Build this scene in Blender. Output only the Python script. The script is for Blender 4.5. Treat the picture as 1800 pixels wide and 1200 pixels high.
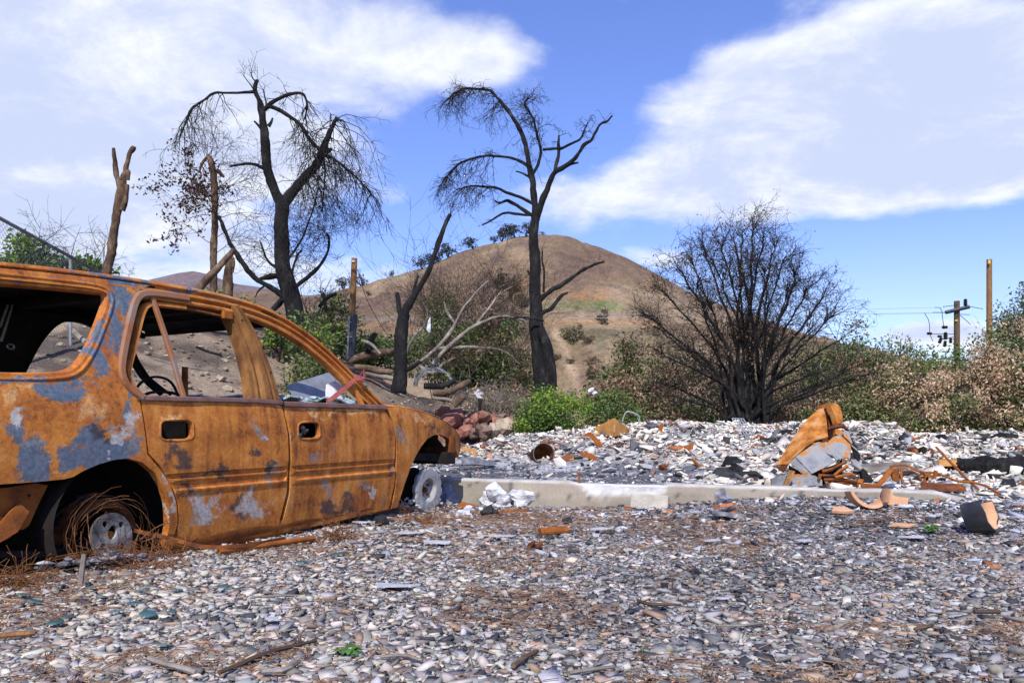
import bpy, bmesh, math, random
import numpy as np
from mathutils import Vector, Matrix, noise as mnoise
from mathutils.geometry import delaunay_2d_cdt

R = math.radians
scene = bpy.context.scene
for _o in list(bpy.data.objects):
    bpy.data.objects.remove(_o)
COL = scene.collection

# ------------------------------------------------------------------ camera
F, CX, HY, EYE = 1400.0, 900.0, 739.0, 0.75      # survey of the photograph: focal length, centre column, horizon row, eye height
cam_d = bpy.data.cameras.new('camera')
cam = bpy.data.objects.new('camera', cam_d)
COL.objects.link(cam)
cam.location = (0, 0, EYE)
cam.rotation_euler = (R(90), 0, 0)
cam_d.sensor_width = 36
cam_d.lens = 36 * F / 1800
cam_d.shift_y = (HY - 600) / 1800
cam_d.clip_start = 0.05
cam_d.clip_end = 6000
scene.camera = cam

# ------------------------------------------------------------------ node helpers
def nd(nt, typ, ins=None, **attrs):
    n = nt.nodes.new(typ)
    for k, v in attrs.items():
        setattr(n, k, v)
    for k, v in (ins or {}).items():
        s = n.inputs[k]
        if isinstance(v, bpy.types.NodeSocket):
            nt.links.new(v, s)
        else:
            s.default_value = v
    return n
def mth(nt, op, a, b=0.0, c=0.0, clamp=False):
    return nd(nt, 'ShaderNodeMath', {0: a, 1: b, 2: c}, operation=op, use_clamp=clamp).outputs[0]
def rgba(c):
    return tuple(c) + (1.0,) if len(c) == 3 else tuple(c)
def mixc(nt, fac, a, b, blend='MIX'):
    n = nt.nodes.new('ShaderNodeMix')
    n.data_type = 'RGBA'
    n.blend_type = blend
    for i, v in ((0, fac), (6, a), (7, b)):
        if isinstance(v, bpy.types.NodeSocket):
            nt.links.new(v, n.inputs[i])
        else:
            n.inputs[i].default_value = v if i == 0 else rgba(v)
    return n.outputs[2]
def noi(nt, vec, scale, detail=5.0, rough=0.55, dist=0.0):
    return nd(nt, 'ShaderNodeTexNoise', {'Vector': vec, 'Scale': scale, 'Detail': detail, 'Roughness': rough, 'Distortion': dist}).outputs[0]
def sst(nt, x, lo, hi):
    return nd(nt, 'ShaderNodeMapRange', {'Value': x, 'From Min': lo, 'From Max': hi, 'To Min': 0.0, 'To Max': 1.0}, interpolation_type='SMOOTHSTEP').outputs[0]
def ramp(nt, fac, stops):
    n = nd(nt, 'ShaderNodeValToRGB', {0: fac})
    e = n.color_ramp.elements
    while len(e) < len(stops):
        e.new(0.5)
    for i, (p, c) in enumerate(stops):
        e[i].position = p
        e[i].color = rgba(c)
    return n.outputs[0]
def vmap(nt, vec, scale=(1, 1, 1), loc=(0, 0, 0)):
    return nd(nt, 'ShaderNodeMapping', {'Vector': vec, 'Scale': scale, 'Location': loc}).outputs[0]

# ------------------------------------------------------------------ light: sky, clouds, sun
SUN_EL, SUN_AZ = R(45), math.atan2(-0.16, -1.0)     # sun behind the camera, a little to the left
wld = bpy.data.worlds.new('World')
scene.world = wld
wld.use_nodes = True
nt = wld.node_tree
nt.nodes.clear()
out = nd(nt, 'ShaderNodeOutputWorld')
sky = nd(nt, 'ShaderNodeTexSky', sky_type='NISHITA', sun_disc=False, sun_elevation=SUN_EL, sun_rotation=SUN_AZ % (2 * math.pi),
         air_density=1.0, dust_density=0.25, ozone_density=2.5, altitude=100)
skyc = nd(nt, 'ShaderNodeHueSaturation', {'Hue': 0.518, 'Saturation': 1.12, 'Value': 1.0, 'Color': sky.outputs[0]}).outputs[0]
skyc = nd(nt, 'ShaderNodeGamma', {0: skyc, 1: 0.8}).outputs[0]
skyc = mixc(nt, 1.0, skyc, (1.0, 1.13, 1.52), 'MULTIPLY')
bg_sky = nd(nt, 'ShaderNodeBackground', {'Color': skyc, 'Strength': 0.15})
tc = nd(nt, 'ShaderNodeTexCoord').outputs['Generated']
sep = nd(nt, 'ShaderNodeSeparateXYZ', {0: tc})
dx, dy, dz = sep.outputs
az = mth(nt, 'ARCTAN2', dx, dy)
el = mth(nt, 'ARCSINE', dz)
# cloud deck seen in perspective: horizontal coordinates of the direction on a flat layer
zz = mth(nt, 'ADD', mth(nt, 'MAXIMUM', dz, 0.0), 0.22)
cp = nd(nt, 'ShaderNodeCombineXYZ', {0: mth(nt, 'DIVIDE', dx, zz), 1: mth(nt, 'DIVIDE', dy, zz), 2: 0.0}).outputs[0]
n_big = noi(nt, vmap(nt, cp, loc=(3.1, 1.7, 0)), 1.5, 3.0, 0.5)
n_mid = noi(nt, vmap(nt, cp, loc=(0.4, 5.2, 0)), 3.2, 10.0, 0.56, 0.25)
n_fin = noi(nt, cp, 9.0, 6.0, 0.6)
CLOUDS = [  # where the cloud banks stand: azimuth and elevation from photo columns and rows, half sizes, weight
    (150, 130, 560, 130, .62), (-250, 230, 450, 230, .55), (640, 70, 300, 70, .52), (850, 95, 150, 45, .34), (300, 240, 280, 60, .34), (100, 270, 220, 60, .32),
    (230, 375, 200, 32, .45), (-50, 330, 150, 60, .2), (330, 440, 300, 50, .42), (560, 480, 120, 40, .3), (700, 345, 60, 25, .22), (560, 300, 80, 60, .18),
    (1420, 90, 230, 75, .50), (1640, 60, 180, 60, .42), (1250, 175, 170, 60, .46), (1480, 205, 260, 80, .58), (1760, 220, 220, 90, .55), (1300, 300, 260, 55, .55),
    (1600, 290, 240, 50, .50), (1080, 335, 170, 42, .42), (1480, 355, 200, 40, .42), (1000, 375, 90, 26, .25), (1130, 455, 60, 22, .45), (1210, 460, 60, 22, .3),
    (1720, 585, 120, 28, .5), (1560, 590, 110, 24, .36), (1100, 5, 60, 18, .3), (2500, 200, 450, 180, .4), (-1200, 150, 450, 180, .4),
    (1100, 120, 110, 100, -.45), (760, 260, 170, 110, -.38), (700, 420, 200, 50, -.25), (1600, 450, 260, 60, -.5), (1000, 30, 60, 40, -.3), (270, 318, 120, 16, -.35), (60, 318, 140, 20, -.25), (1340, 35, 90, 30, -.25), (960, 250, 120, 60, -.3)]
cfield = mth(nt, 'MULTIPLY_ADD', n_mid, 1.45, mth(nt, 'MULTIPLY_ADD', n_big, 0.40, -1.46))
cfield = mth(nt, 'MULTIPLY_ADD', n_fin, 0.46, cfield)
for (u, v, ru, rv, w) in CLOUDS:
    ca, ce = math.atan2(u - CX, F), math.atan2(HY - v, math.hypot(F, u - CX))
    ea = mth(nt, 'DIVIDE', mth(nt, 'SUBTRACT', az, ca), ru / F)
    ee = mth(nt, 'DIVIDE', mth(nt, 'SUBTRACT', el, ce), rv / F)
    d2 = mth(nt, 'ADD', mth(nt, 'MULTIPLY', ea, ea), mth(nt, 'MULTIPLY', ee, ee))
    bl = mth(nt, 'EXPONENT', mth(nt, 'MULTIPLY', mth(nt, 'POWER', d2, 1.3), -0.8))
    cfield = mth(nt, 'MULTIPLY_ADD', bl, w, cfield)
cmask = mth(nt, 'MULTIPLY', sst(nt, cfield, -0.16, 0.46), 0.96)
cmask = mth(nt, 'MULTIPLY', cmask, sst(nt, dz, -0.03, 0.03))
# thin veil everywhere near the horizon
veil = mth(nt, 'MULTIPLY', sst(nt, el, 0.26, -0.06), 0.28)
cmask = mth(nt, 'MAXIMUM', cmask, veil)
thick = sst(nt, mth(nt, 'MULTIPLY_ADD', noi(nt, vmap(nt, cp, loc=(7, 2, 0)), 3.0, 10.0, 0.66, 0.3), 1.3, mth(nt, 'MULTIPLY', cfield, 0.30)), 0.50, 0.98)
ccol = mixc(nt, thick, (0.97, 0.98, 1.0), (0.56, 0.63, 0.84))
bg_cloud = nd(nt, 'ShaderNodeBackground', {'Color': ccol, 'Strength': 0.90})
mixs = nd(nt, 'ShaderNodeMixShader', {0: cmask, 1: bg_sky.outputs[0], 2: bg_cloud.outputs[0]})
nt.links.new(mixs.outputs[0], out.inputs[0])

sun_d = bpy.data.lights.new('sun', 'SUN')
sun_d.energy = 4.4
sun_d.angle = R(0.55)
sun_d.color = (1.0, 0.955, 0.89)
sun = bpy.data.objects.new('sun', sun_d)
COL.objects.link(sun)
_to_sun = Vector((math.sin(SUN_AZ) * math.cos(SUN_EL), math.cos(SUN_AZ) * math.cos(SUN_EL), math.sin(SUN_EL)))
sun.rotation_euler = _to_sun.to_track_quat('Z', 'Y').to_euler()
sun.location = (-3, -10, 12)

vs = scene.view_settings
vs.view_transform = 'Standard'
vs.look = 'None'
vs.exposure = 0.38
vs.gamma = 1.0
vs.use_curve_mapping = False

# ------------------------------------------------------------------ object helpers
def tag(o, label=None, cat=None, group=None, kind=None):
    if label: o['label'] = label
    if cat: o['category'] = cat
    if group: o['group'] = group
    if kind: o['kind'] = kind
    return o
def thing(name, label, cat, loc=(0, 0, 0), rz=0.0, group=None):
    o = bpy.data.objects.new(name, None)
    o.empty_display_size = 0.1
    COL.objects.link(o)
    o.location = loc
    o.rotation_euler = (0, 0, rz)
    return tag(o, label, cat, group)
def link(name, me, mat=None, parent=None, smooth=False, keep=False):
    if mat is not None and not me.materials:
        me.materials.append(mat)
    if smooth:
        me.polygons.foreach_set('use_smooth', [True] * len(me.polygons))
    o = bpy.data.objects.new(name, me)
    COL.objects.link(o)
    if parent is not None:
        o.parent = parent
        if keep:                      # vertices are in world space: undo the parent's transform
            o.matrix_parent_inverse = wmat(parent).inverted()
    return o
def wmat(o):
    m = Matrix.LocRotScale(o.location, o.rotation_euler, o.scale)
    return wmat(o.parent) @ o.matrix_parent_inverse @ m if o.parent else m
def np_mesh(name, V, Fc, Cv=None, Cf=None):
    V = np.asarray(V, np.float32); Fc = np.asarray(Fc, np.int32)
    me = bpy.data.meshes.new(name)
    k = Fc.shape[1]
    me.vertices.add(len(V)); me.vertices.foreach_set('co', V.ravel())
    me.loops.add(Fc.size); me.loops.foreach_set('vertex_index', Fc.ravel())
    me.polygons.add(len(Fc)); me.polygons.foreach_set('loop_start', np.arange(0, Fc.size, k, dtype=np.int32))
    me.update(calc_edges=True)
    if Cv is not None:
        a = me.color_attributes.new('Col', 'FLOAT_COLOR', 'POINT')
        c = np.ones((len(V), 4), np.float32); c[:, :3] = Cv
        a.data.foreach_set('color', c.ravel())
    return me

class MB:
    """collects shapes that belong to ONE mesh"""
    def __init__(s): s.v = []; s.f = []
    def add(s, vs, fs):
        b = len(s.v)
        s.v += [tuple(p) for p in vs]
        s.f += [tuple(i + b for i in f) for f in fs]
        return s
    def box(s, c, size, rot=None, taper=1.0):
        x, y, z = (d / 2 for d in size)
        vs = [Vector((a * x * (taper if cc > 0 else 1), b * y * (taper if cc > 0 else 1), cc * z)) for cc in (-1, 1) for b in (-1, 1) for a in (-1, 1)]
        if rot is not None:
            vs = [rot @ p for p in vs]
        vs = [p + Vector(c) for p in vs]
        return s.add(vs, [(0, 2, 3, 1), (4, 5, 7, 6), (0, 1, 5, 4), (2, 6, 7, 3), (0, 4, 6, 2), (1, 3, 7, 5)])
    def tube(s, pts, rad, k=6, cap=True, ph=0.0):
        pts = [Vector(p) for p in pts]
        n = len(pts)
        if not hasattr(rad, '__len__'): rad = [rad] * n
        if len(rad) != n: rad = list(np.interp(np.linspace(0, 1, n), np.linspace(0, 1, len(rad)), rad))
        t0 = (pts[1] - pts[0]).normalized()
        up = Vector((0, 0, 1)) if abs(t0.z) < .9 else Vector((1, 0, 0))
        a = t0.cross(up).normalized()
        vs, fs = [], []
        for i, p in enumerate(pts):
            t = (pts[min(i + 1, n - 1)] - pts[max(i - 1, 0)])
            if t.length < 1e-9: t = t0.copy()
            t.normalize()
            a = (a - t * a.dot(t))
            if a.length < 1e-6: a = t.orthogonal()
            a.normalize()
            b = t.cross(a)
            for j in range(k):
                an = ph + 2 * math.pi * j / k
                vs.append(p + (a * math.cos(an) + b * math.sin(an)) * rad[i])
        for i in range(n - 1):
            for j in range(k):
                q = (j + 1) % k
                fs.append((i * k + j, i * k + q, (i + 1) * k + q, (i + 1) * k + j))
        if cap:
            fs.append(tuple(range(k))[::-1]); fs.append(tuple((n - 1) * k + j for j in range(k)))
        return s.add(vs, fs)
    def prism(s, poly, h, mat=None):
        """poly: 2D points; extruded from z=0 to h, then moved by mat"""
        n = len(poly)
        vs = [Vector((p[0], p[1], 0)) for p in poly] + [Vector((p[0], p[1], h)) for p in poly]
        fs = [tuple(range(n))[::-1], tuple(range(n, 2 * n))] + [(i, (i + 1) % n, n + (i + 1) % n, n + i) for i in range(n)]
        if mat is not None: vs = [mat @ p for p in vs]
        return s.add(vs, fs)
    def sheet(s, grid):
        """grid: rows of points"""
        r, c = len(grid), len(grid[0])
        return s.add([p for row in grid for p in row], [(i * c + j, i * c + j + 1, (i + 1) * c + j + 1, (i + 1) * c + j) for i in range(r - 1) for j in range(c - 1)])
    def slab(s, grid, th):
        """a sheet with thickness th (vector)"""
        th = Vector(th)
        r, c = len(grid), len(grid[0])
        s.sheet(grid)
        s.sheet([[Vector(p) + th for p in row][::-1] for row in grid])
        ed = list(grid[0]) + [row[-1] for row in grid[1:]] + list(grid[-1])[::-1][1:] + [row[0] for row in grid[::-1]][1:]
        for a, b in zip(ed, ed[1:]):
            a, b = Vector(a), Vector(b)
            s.add([a, b, b + th, a + th], [(3, 2, 1, 0)])
        return s
    def lathe(s, prof, k=24, mat=None, a0=0.0, a1=None):
        """prof: (radius, height) pairs turned about z"""
        full = a1 is None
        a1 = a0 + 2 * math.pi if full else a1
        m = k if full else k + 1
        n = len(prof)
        vs = [Vector((r * math.cos(a0 + (a1 - a0) * j / k), r * math.sin(a0 + (a1 - a0) * j / k), h)) for j in range(m) for r, h in prof]
        if mat is not None: vs = [mat @ p for p in vs]
        fs = []
        for j in range(k):
            q = (j + 1) % m
            for i in range(n - 1):
                fs.append((j * n + i, q * n + i, q * n + i + 1, j * n + i + 1))
        return s.add(vs, fs)
    def rock(s, c, size, seed, rough=.28, sub=1, rot=None):
        bm = bmesh.new(); bmesh.ops.create_icosphere(bm, subdivisions=sub, radius=1)
        o = Vector((seed * 3.17, seed * 1.31, seed * .77))
        vs = []
        for v in bm.verts:
            d = 1 + rough * 2.2 * mnoise.noise(v.co * 1.1 + o) + rough * .6 * mnoise.noise(v.co * 2.7 + o)
            p = Vector((v.co.x * d * size[0], v.co.y * d * size[1], v.co.z * d * size[2]))
            if rot is not None: p = rot @ p
            vs.append(p + Vector(c))
        fs = [tuple(v.index for v in f.verts) for f in bm.faces]
        bm.free()
        return s.add(vs, fs)
    def mesh(s, name, noise=0.0, nscale=3.0):
        me = bpy.data.meshes.new(name)
        vs = s.v
        if noise:
            vs = [tuple(Vector(p) + mnoise.noise_vector(Vector(p) * nscale) * noise) for p in vs]
        me.from_pydata(vs, [], s.f)
        me.update()
        return me
    def build(s, name, mat, parent=None, smooth=False, keep=False, bevel=0.0, noise=0.0, nscale=3.0):
        o = link(name, s.mesh(name, noise, nscale), mat, parent, smooth, keep)
        if bevel:
            m = o.modifiers.new('bevel', 'BEVEL'); m.width = bevel; m.segments = 2; m.limit_method = 'ANGLE'
        return o

def rotm(x=0, y=0, z=0):
    return Matrix.Rotation(R(z), 3, 'Z') @ Matrix.Rotation(R(y), 3, 'Y') @ Matrix.Rotation(R(x), 3, 'X')
def frame(loc, x=0, y=0, z=0):
    return Matrix.Translation(loc) @ rotm(x, y, z).to_4x4()
def PX(u, v, Y):
    """the place at distance Y that the photograph shows at column u, row v"""
    return Vector(((u - CX) / F * Y, Y, EYE - (v - HY) / F * Y))

# numpy value noise -------------------------------------------------
_rs = np.random.RandomState(7)
_perm = _rs.rand(256, 256).astype(np.float32)
def vn2(x, y):
    xi, yi = np.floor(x).astype(int), np.floor(y).astype(int)
    fx, fy = x - xi, y - yi
    fx, fy = fx * fx * (3 - 2 * fx), fy * fy * (3 - 2 * fy)
    g = lambda a, b: _perm[a & 255, b & 255]
    return (g(xi, yi) * (1 - fx) + g(xi + 1, yi) * fx) * (1 - fy) + (g(xi, yi + 1) * (1 - fx) + g(xi + 1, yi + 1) * fx) * fy
def fbm(x, y, o=4, rough=.5):
    s, a, t = 0, 1.0, 0
    for i in range(o):
        s = s + a * vn2(x * 2 ** i + 17.3 * i, y * 2 ** i + 5.1 * i); t += a; a *= rough
    return s / t
def ss(x, a, b):
    t = np.clip((x - a) / (b - a), 0, 1)
    return t * t * (3 - 2 * t)

# ------------------------------------------------------------------ materials
def new_mat(name, rough=.8, spec=.3, metal=0.0):
    m = bpy.data.materials.new(name)
    m.use_nodes = True
    nt = m.node_tree
    b = nt.nodes['Principled BSDF']
    b.inputs['Roughness'].default_value = rough
    b.inputs['Specular IOR Level'].default_value = spec
    b.inputs['Metallic'].default_value = metal
    return m, nt, b
def bump(nt, b, h, strength, dist=.02):
    n = nd(nt, 'ShaderNodeBump', {'Height': h, 'Strength': strength, 'Distance': dist})
    nt.links.new(n.outputs[0], b.inputs['Normal'])
def mat_noise(name, stops, scale=8.0, detail=6.0, rough=.85, spec=.25, bs=.4, bscale=None, stretch=(1, 1, 1), coord='Object', bdist=.02, metal=0.0):
    m, nt, b = new_mat(name, rough, spec, metal)
    co = vmap(nt, nd(nt, 'ShaderNodeTexCoord').outputs[coord], stretch)
    f = noi(nt, co, scale, detail, .6)
    nt.links.new(ramp(nt, f, stops), b.inputs['Base Color'])
    if bs: bump(nt, b, noi(nt, co, bscale or scale * 2.5, 6, .65), bs, bdist)
    return m
def mat_col(name, rough=.85, spec=.2, var=.25, scale=30.0, bs=.3, bdist=.01, trans=0.0):
    """colour from the 'Col' attribute with fine variation"""
    m, nt, b = new_mat(name, rough, spec)
    c = nd(nt, 'ShaderNodeVertexColor', layer_name='Col').outputs[0]
    co = nd(nt, 'ShaderNodeTexCoord').outputs['Object']
    f = noi(nt, co, scale, 5, .6)
    k = mth(nt, 'MULTIPLY_ADD', f, 2 * var, 1 - var)
    cc = mixc(nt, 1.0, c, nd(nt, 'ShaderNodeCombineColor', {0: k, 1: k, 2: k}).outputs[0], 'MULTIPLY')
    nt.links.new(cc, b.inputs['Base Color'])
    if bs: bump(nt, b, noi(nt, co, scale * 2, 5, .65), bs, bdist)
    if trans:
        t = nd(nt, 'ShaderNodeBsdfTranslucent', {'Color': cc})
        mx = nd(nt, 'ShaderNodeMixShader', {0: trans, 1: b.outputs[0], 2: t.outputs[0]})
        nt.links.new(mx.outputs[0], nt.nodes['Material Output'].inputs[0])
    return m
BROWN, ORANGE, BRIGHT = (.055, .022, .010), (.30, .095, .018), (.50, .19, .042)
M_RUST = mat_noise('rusty_steel', [(.22, BROWN), (.42, (.20, .062, .014)), (.58, ORANGE), (.8, BRIGHT)], 7, 8, .85, .2, .5, 60, bdist=.006)
M_RUSTD = mat_noise('dark_rusty_steel', [(.25, (.03, .017, .012)), (.5, (.13, .042, .014)), (.75, (.28, .09, .02))], 14, 8, .85, .2, .5, 70, bdist=.006)
M_SOOTSHADE = mat_noise('soot_and_shade_steel', [(.3, (.008, .008, .009)), (.62, (.022, .017, .014)), (.85, (.07, .03, .014))], 9, 6, .9, .15, .4, 40, bdist=.01)  # near-black: soot, plus shade painted in under the roof and in the arches
M_STEEL = mat_noise('grey_scaled_steel', [(.3, (.06, .062, .07)), (.55, (.16, .165, .18)), (.8, (.30, .30, .30))], 11, 7, .6, .4, .4, 60, bdist=.005)
M_GALV = mat_noise('galvanised_metal', [(.3, (.20, .205, .21)), (.7, (.36, .365, .37))], 9, 5, .45, .5, .15, 50, bdist=.003, metal=.35)
M_ALU = mat_noise('ashy_aluminium', [(.3, (.15, .15, .16)), (.55, (.30, .295, .29)), (.8, (.44, .42, .40))], 16, 7, .7, .35, .4, 60, bdist=.004)
M_CHAR = mat_noise('charred_bark', [(.32, (.006, .006, .007)), (.55, (.017, .016, .016)), (.70, (.045, .042, .040)), (.85, (.12, .112, .105))], 9, 9, .85, .2, 1.0, 22, (1, 1, .4), bdist=.06)
M_CHARTWIG = mat_noise('charred_twigs', [(.3, (.010, .009, .009)), (.7, (.032, .028, .026))], 4, 3, .85, .2, 0)
M_BROWNTWIG = mat_noise('scorched_twigs', [(.3, (.035, .024, .018)), (.7, (.11, .075, .055))], 3, 3, .85, .2, 0)
M_BARK = mat_noise('peeling_bark', [(.32, (.022, .016, .012)), (.5, (.10, .065, .042)), (.66, (.22, .15, .095)), (.85, (.36, .28, .2))], 7, 8, .9, .15, 1.0, 14, (1, 1, .5), bdist=.04)
M_PALEWOOD = mat_noise('grey_dead_wood', [(.3, (.09, .075, .06)), (.55, (.24, .21, .18)), (.8, (.42, .38, .34))], 5, 7, .9, .15, .7, 24, (1, 1, .6), bdist=.02)
M_LOG = mat_noise('weathered_log', [(.3, (.035, .024, .018)), (.55, (.15, .10, .068)), (.8, (.33, .24, .17))], 6, 7, .9, .15, .8, 20, bdist=.03)
M_WOODPOLE = mat_noise('pole_wood', [(.3, (.10, .05, .022)), (.55, (.24, .125, .052)), (.8, (.36, .21, .10))], 9, 6, .85, .15, .5, 30, (6, 6, .6), bdist=.01)
M_POLEDARK = mat_noise('sooty_pole_wood', [(.3, (.04, .04, .045)), (.7, (.12, .12, .13))], 9, 6, .85, .15, .5, 30, (4, 4, .6), bdist=.01)
M_ASHWHITE = mat_noise('white_ash', [(.3, (.22, .22, .24)), (.5, (.46, .455, .46)), (.75, (.66, .65, .63))], 14, 7, .9, .2, .7, 40, bdist=.02)
M_CLAY = mat_noise('fired_clay', [(.3, (.42, .22, .12)), (.6, (.58, .34, .2)), (.85, (.66, .45, .31))], 6, 6, .85, .2, .25, 50, bdist=.004)
M_GLAZE = mat_noise('dark_glaze', [(.3, (.012, .013, .018)), (.7, (.05, .05, .055))], 8, 5, .45, .4, .3, 50, bdist=.003)
M_COAL = mat_noise('charcoal', [(.3, (.006, .006, .007)), (.8, (.03, .03, .034))], 30, 5, .7, .4, .9, 40, bdist=.01)
M_GLASS = mat_noise('crazed_window_glass', [(.3, (.10, .17, .18)), (.5, (.30, .40, .42)), (.75, (.66, .74, .76))], 26, 8, .25, .6, .9, 45, bdist=.01)
# ================================================================== TERRAIN
_ip = lambda x, xs, ys: np.interp(x, xs, ys)
CA, CB = np.array([-0.59, 7.2]), np.array([3.39, 5.824])      # the two ends of the concrete kerb (front top edge)
CE = (CB - CA) / np.linalg.norm(CB - CA); CN = np.array([-CE[1], CE[0]])
def kerb_w(x, y): return (x - CA[0]) * CN[0] + (y - CA[1]) * CN[1]     # metres behind the kerb's face
def kerb_s(x, y): return (x - CA[0]) * CE[0] + (y - CA[1]) * CE[1]
RX = [-2.5, -.8, 0, .9, 1.5, 2.2, 2.9, 3.8, 4.8, 6.7, 7.7, 8.7, 16]
RH = [.30, .40, .42, .46, .52, .60, .56, .46, .47, .45, .50, .46, .42]
def rubble_t(x, y):
    w = kerb_w(x, y)
    a = _ip(x, [-1, 0, 1.2, 2.4, 3.2], [2.2, 2.1, 1.9, 1.4, 1.3])
    up = ss(w, a, a + 3.4)
    dn = 1 - ss(y, 14.3, 17.0)
    inside = ss(x, -2.6, -1.4) * (1 - ss(y - _ip(x, [-2, -1.2, 0, 1.3, 2.2], [10.6, 12.9, 14.0, 14.6, 16.5]), -.5, .1) * (x < 1.6))
    return np.where(w > -.2, up * dn * inside, 0.0)
def terrain(x, y, fine=True):
    x = np.asarray(x, float); y = np.asarray(y, float)
    z = np.zeros(np.broadcast(x, y).shape)
    w = kerb_w(x, y); s = kerb_s(x, y)
    # gravel yard: gentle unevenness, debris banked up against the right part of the kerb
    z = z + .035 * (fbm(x * .7, y * .7, 3) - .5) * ss(y, 0, 3)
    z = z + .15 * ss(x, .2, 2.5) * ss(w, -1.7, -.15) * (1 - ss(w, .02, .12))
    z = z + .10 * ss(x, 3.2, 4.2) * ss(w, -1.2, .5)
    # slab level inside the kerb, then rubble
    z = z + .17 * ss(w, .04, .16) * ss(s, -1.6, -1.3) * (1 - ss(s, 4.1, 4.5)) * (1 - ss(y, 15, 18))
    rt = rubble_t(x, y)
    z = z + rt * (_ip(x * 12.5 / np.maximum(y, 3), RX, RH) - .10 + .22 * (fbm(x * 1.3 + 9, y * 1.3, 4) - .5))
    # bank on the left
    yf = _ip(x, [-30, -12, -6, -3.5, -2, -1.2, 0, 1.3, 2.2], [3.2, 4.6, 6.4, 8.6, 10.6, 12.9, 14.0, 14.6, 16.5])
    yc = _ip(x, [-30, -12, -6, -3, -1, 0, 2], [11, 12, 14, 15, 16, 16.3, 18])
    hc = _ip(x, [-30, -12, -8, -6.3, -4.66, -3, -2.25, -1.1, 0, 1.15, 2.2], [4.6, 3.7, 3.15, 2.95, 2.60, 1.80, 1.38, 1.02, .86, .66, 0])
    t = np.clip((y - yf) / (yc - yf), 0, 1)
    pw = _ip(x, [-4, -1.6, -1, 1.5], [.95, .8, .5, .5])
    b = hc * t ** pw * (1 - .3 * ss(y, yc, yc + 9))
    b = b + ss(t, 0, .25) * (.22 * (fbm(x * .9 + 3, y * .9, 4) - .5) + .05 * (fbm(x * 5, y * 5, 3) - .5)) * (hc > .1)
    z = np.maximum(z, b)
    # beyond: a shallow valley, then the hills
    z = z * (1 - ss(y, 24, 36)) - 1.2 * ss(y, 22, 40)
    D = 420.0
    zr = _ip(x, (np.array([-400, 100, 300, 400, 480, 540, 580, 600, 640, 700, 740, 800, 850, 900, 940, 970, 1000, 1050, 1100, 1140, 1200, 1280, 1400, 1500, 1560, 1700, 1800, 2400]) - 900) / F * D,
             .75 + (739 - np.array([560, 530, 512, 508, 505, 516, 511, 503, 492, 478, 465, 440, 425, 413, 408.5, 408, 412, 428, 448, 470, 502, 535, 575, 612, 636, 668, 694, 715])) / F * D)
    k1 = np.exp(-((_ip(x, [-1e4, 1e4], [-1e4, 1e4]) - 21) / 18) ** 2)
    g = _ip(y, [60, 105, 150, 200, 252, 275, 300, 360, 400, 420, 440, 520, 1000], [0, .012, .06, .185, .365, .395, .50, .76, .925, 1.0, .985, .80, .3])
    hill = zr * g
    rough = 1.5 * (fbm(x / 34 + 8, y / 34, 5) - .5) - 1.1 * (1 - np.abs(2 * fbm(x / 26 + 3 + .25 * fbm(x / 60, y / 60, 2), y / 80, 4) - 1)) ** 6 + .5 * (fbm(x / 7, y / 7, 3) - .5)
    hill = hill + rough * ss(y, 70, 170) * (1 - .75 * ss(y, 390, 418)) * 4.2
    # purple far peak on the left
    D2 = 900.0
    zr2 = _ip(x, (np.array([-200, 150, 230, 280, 320, 345, 370, 395, 420, 480, 560, 640]) - 900) / F * D2, .75 + (739 - np.array([560, 505, 496, 484, 474.5, 471, 477, 488, 494, 502, 560, 730])) / F * D2)
    g2 = np.clip(1 - np.abs(y - D2) / 430, 0, 1)
    hill = np.maximum(hill, zr2 * g2 * ss(y, 480, 560))
    z = z + np.where(y > 60, np.maximum(hill, 0), 0)
    return z
def tz(x, y): return float(terrain(np.array([x]), np.array([y]))[0])
def on_ground(u, v, y0=2.0, y1=40.0):
    """where the sight line of a photo point meets the terrain"""
    ys = np.concatenate([np.arange(y0, min(y1, 30), .02), np.arange(30, max(y1, 30), .5)])
    xs = (u - CX) / F * ys; zs = EYE - (v - HY) / F * ys
    d = zs - terrain(xs, ys)
    i = np.argmax(d <= 0) if (d <= 0).any() else len(ys) - 1
    return Vector((xs[i], ys[i], float(terrain(xs[i:i + 1], ys[i:i + 1])[0])))

def pix(x, y, z):
    yy = np.maximum(y, .3)
    return CX + F * x / yy, HY - F * (z - EYE) / yy
def ell(u, v, cu, cv, ru, rv): return np.exp(-(((u - cu) / ru) ** 2 + ((v - cv) / rv) ** 2) ** 1.5)
def mixa(c, col, m): return c * (1 - m[..., None]) + np.array(col) * m[..., None]

def yard_color(x, y):
    """soil, ash and litter colour of the yard at each point"""
    n1, n2, n3 = fbm(x * .8, y * .8, 4), fbm(x * 2.6 + 4, y * 2.6, 4), fbm(x * 9, y * 9, 3)
    c = np.ones(x.shape + (3,)) * np.array([.27, .258, .262]) * (.65 + .7 * n3)[..., None]
    w = kerb_w(x, y)
    ash = ss(y, 3.6, 5.2) * ss(x, -1.2, 1.2) * ss(n2, .30, .55)
    c = mixa(c, (.105, .105, .122), ash * .8)
    ash2 = ss(w, -1.5, -.4) * ss(n2 * .6 + n1 * .4, .42, .58)
    c = mixa(c, (.06, .06, .068), ash2 * .55 * ss(x, 0, 1.5))
    c = mixa(c, (.44, .43, .47), ss(fbm(x * 3 + 30, y * 5, 4), .56, .68) * ss(y, 4.2, 5.4) * .8)
    soil = ell(x, y, .15, 6.2, 1.3, 1.0) * ss(n2, .33, .5)
    c = mixa(c, (.36, .25, .165), soil * .8)
    need = ss(fbm(x * 1.6 + 50, y * 3 + 9, 4), .53, .64)
    c = mixa(c, (.17, .085, .045), need * .6)
    return c

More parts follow.
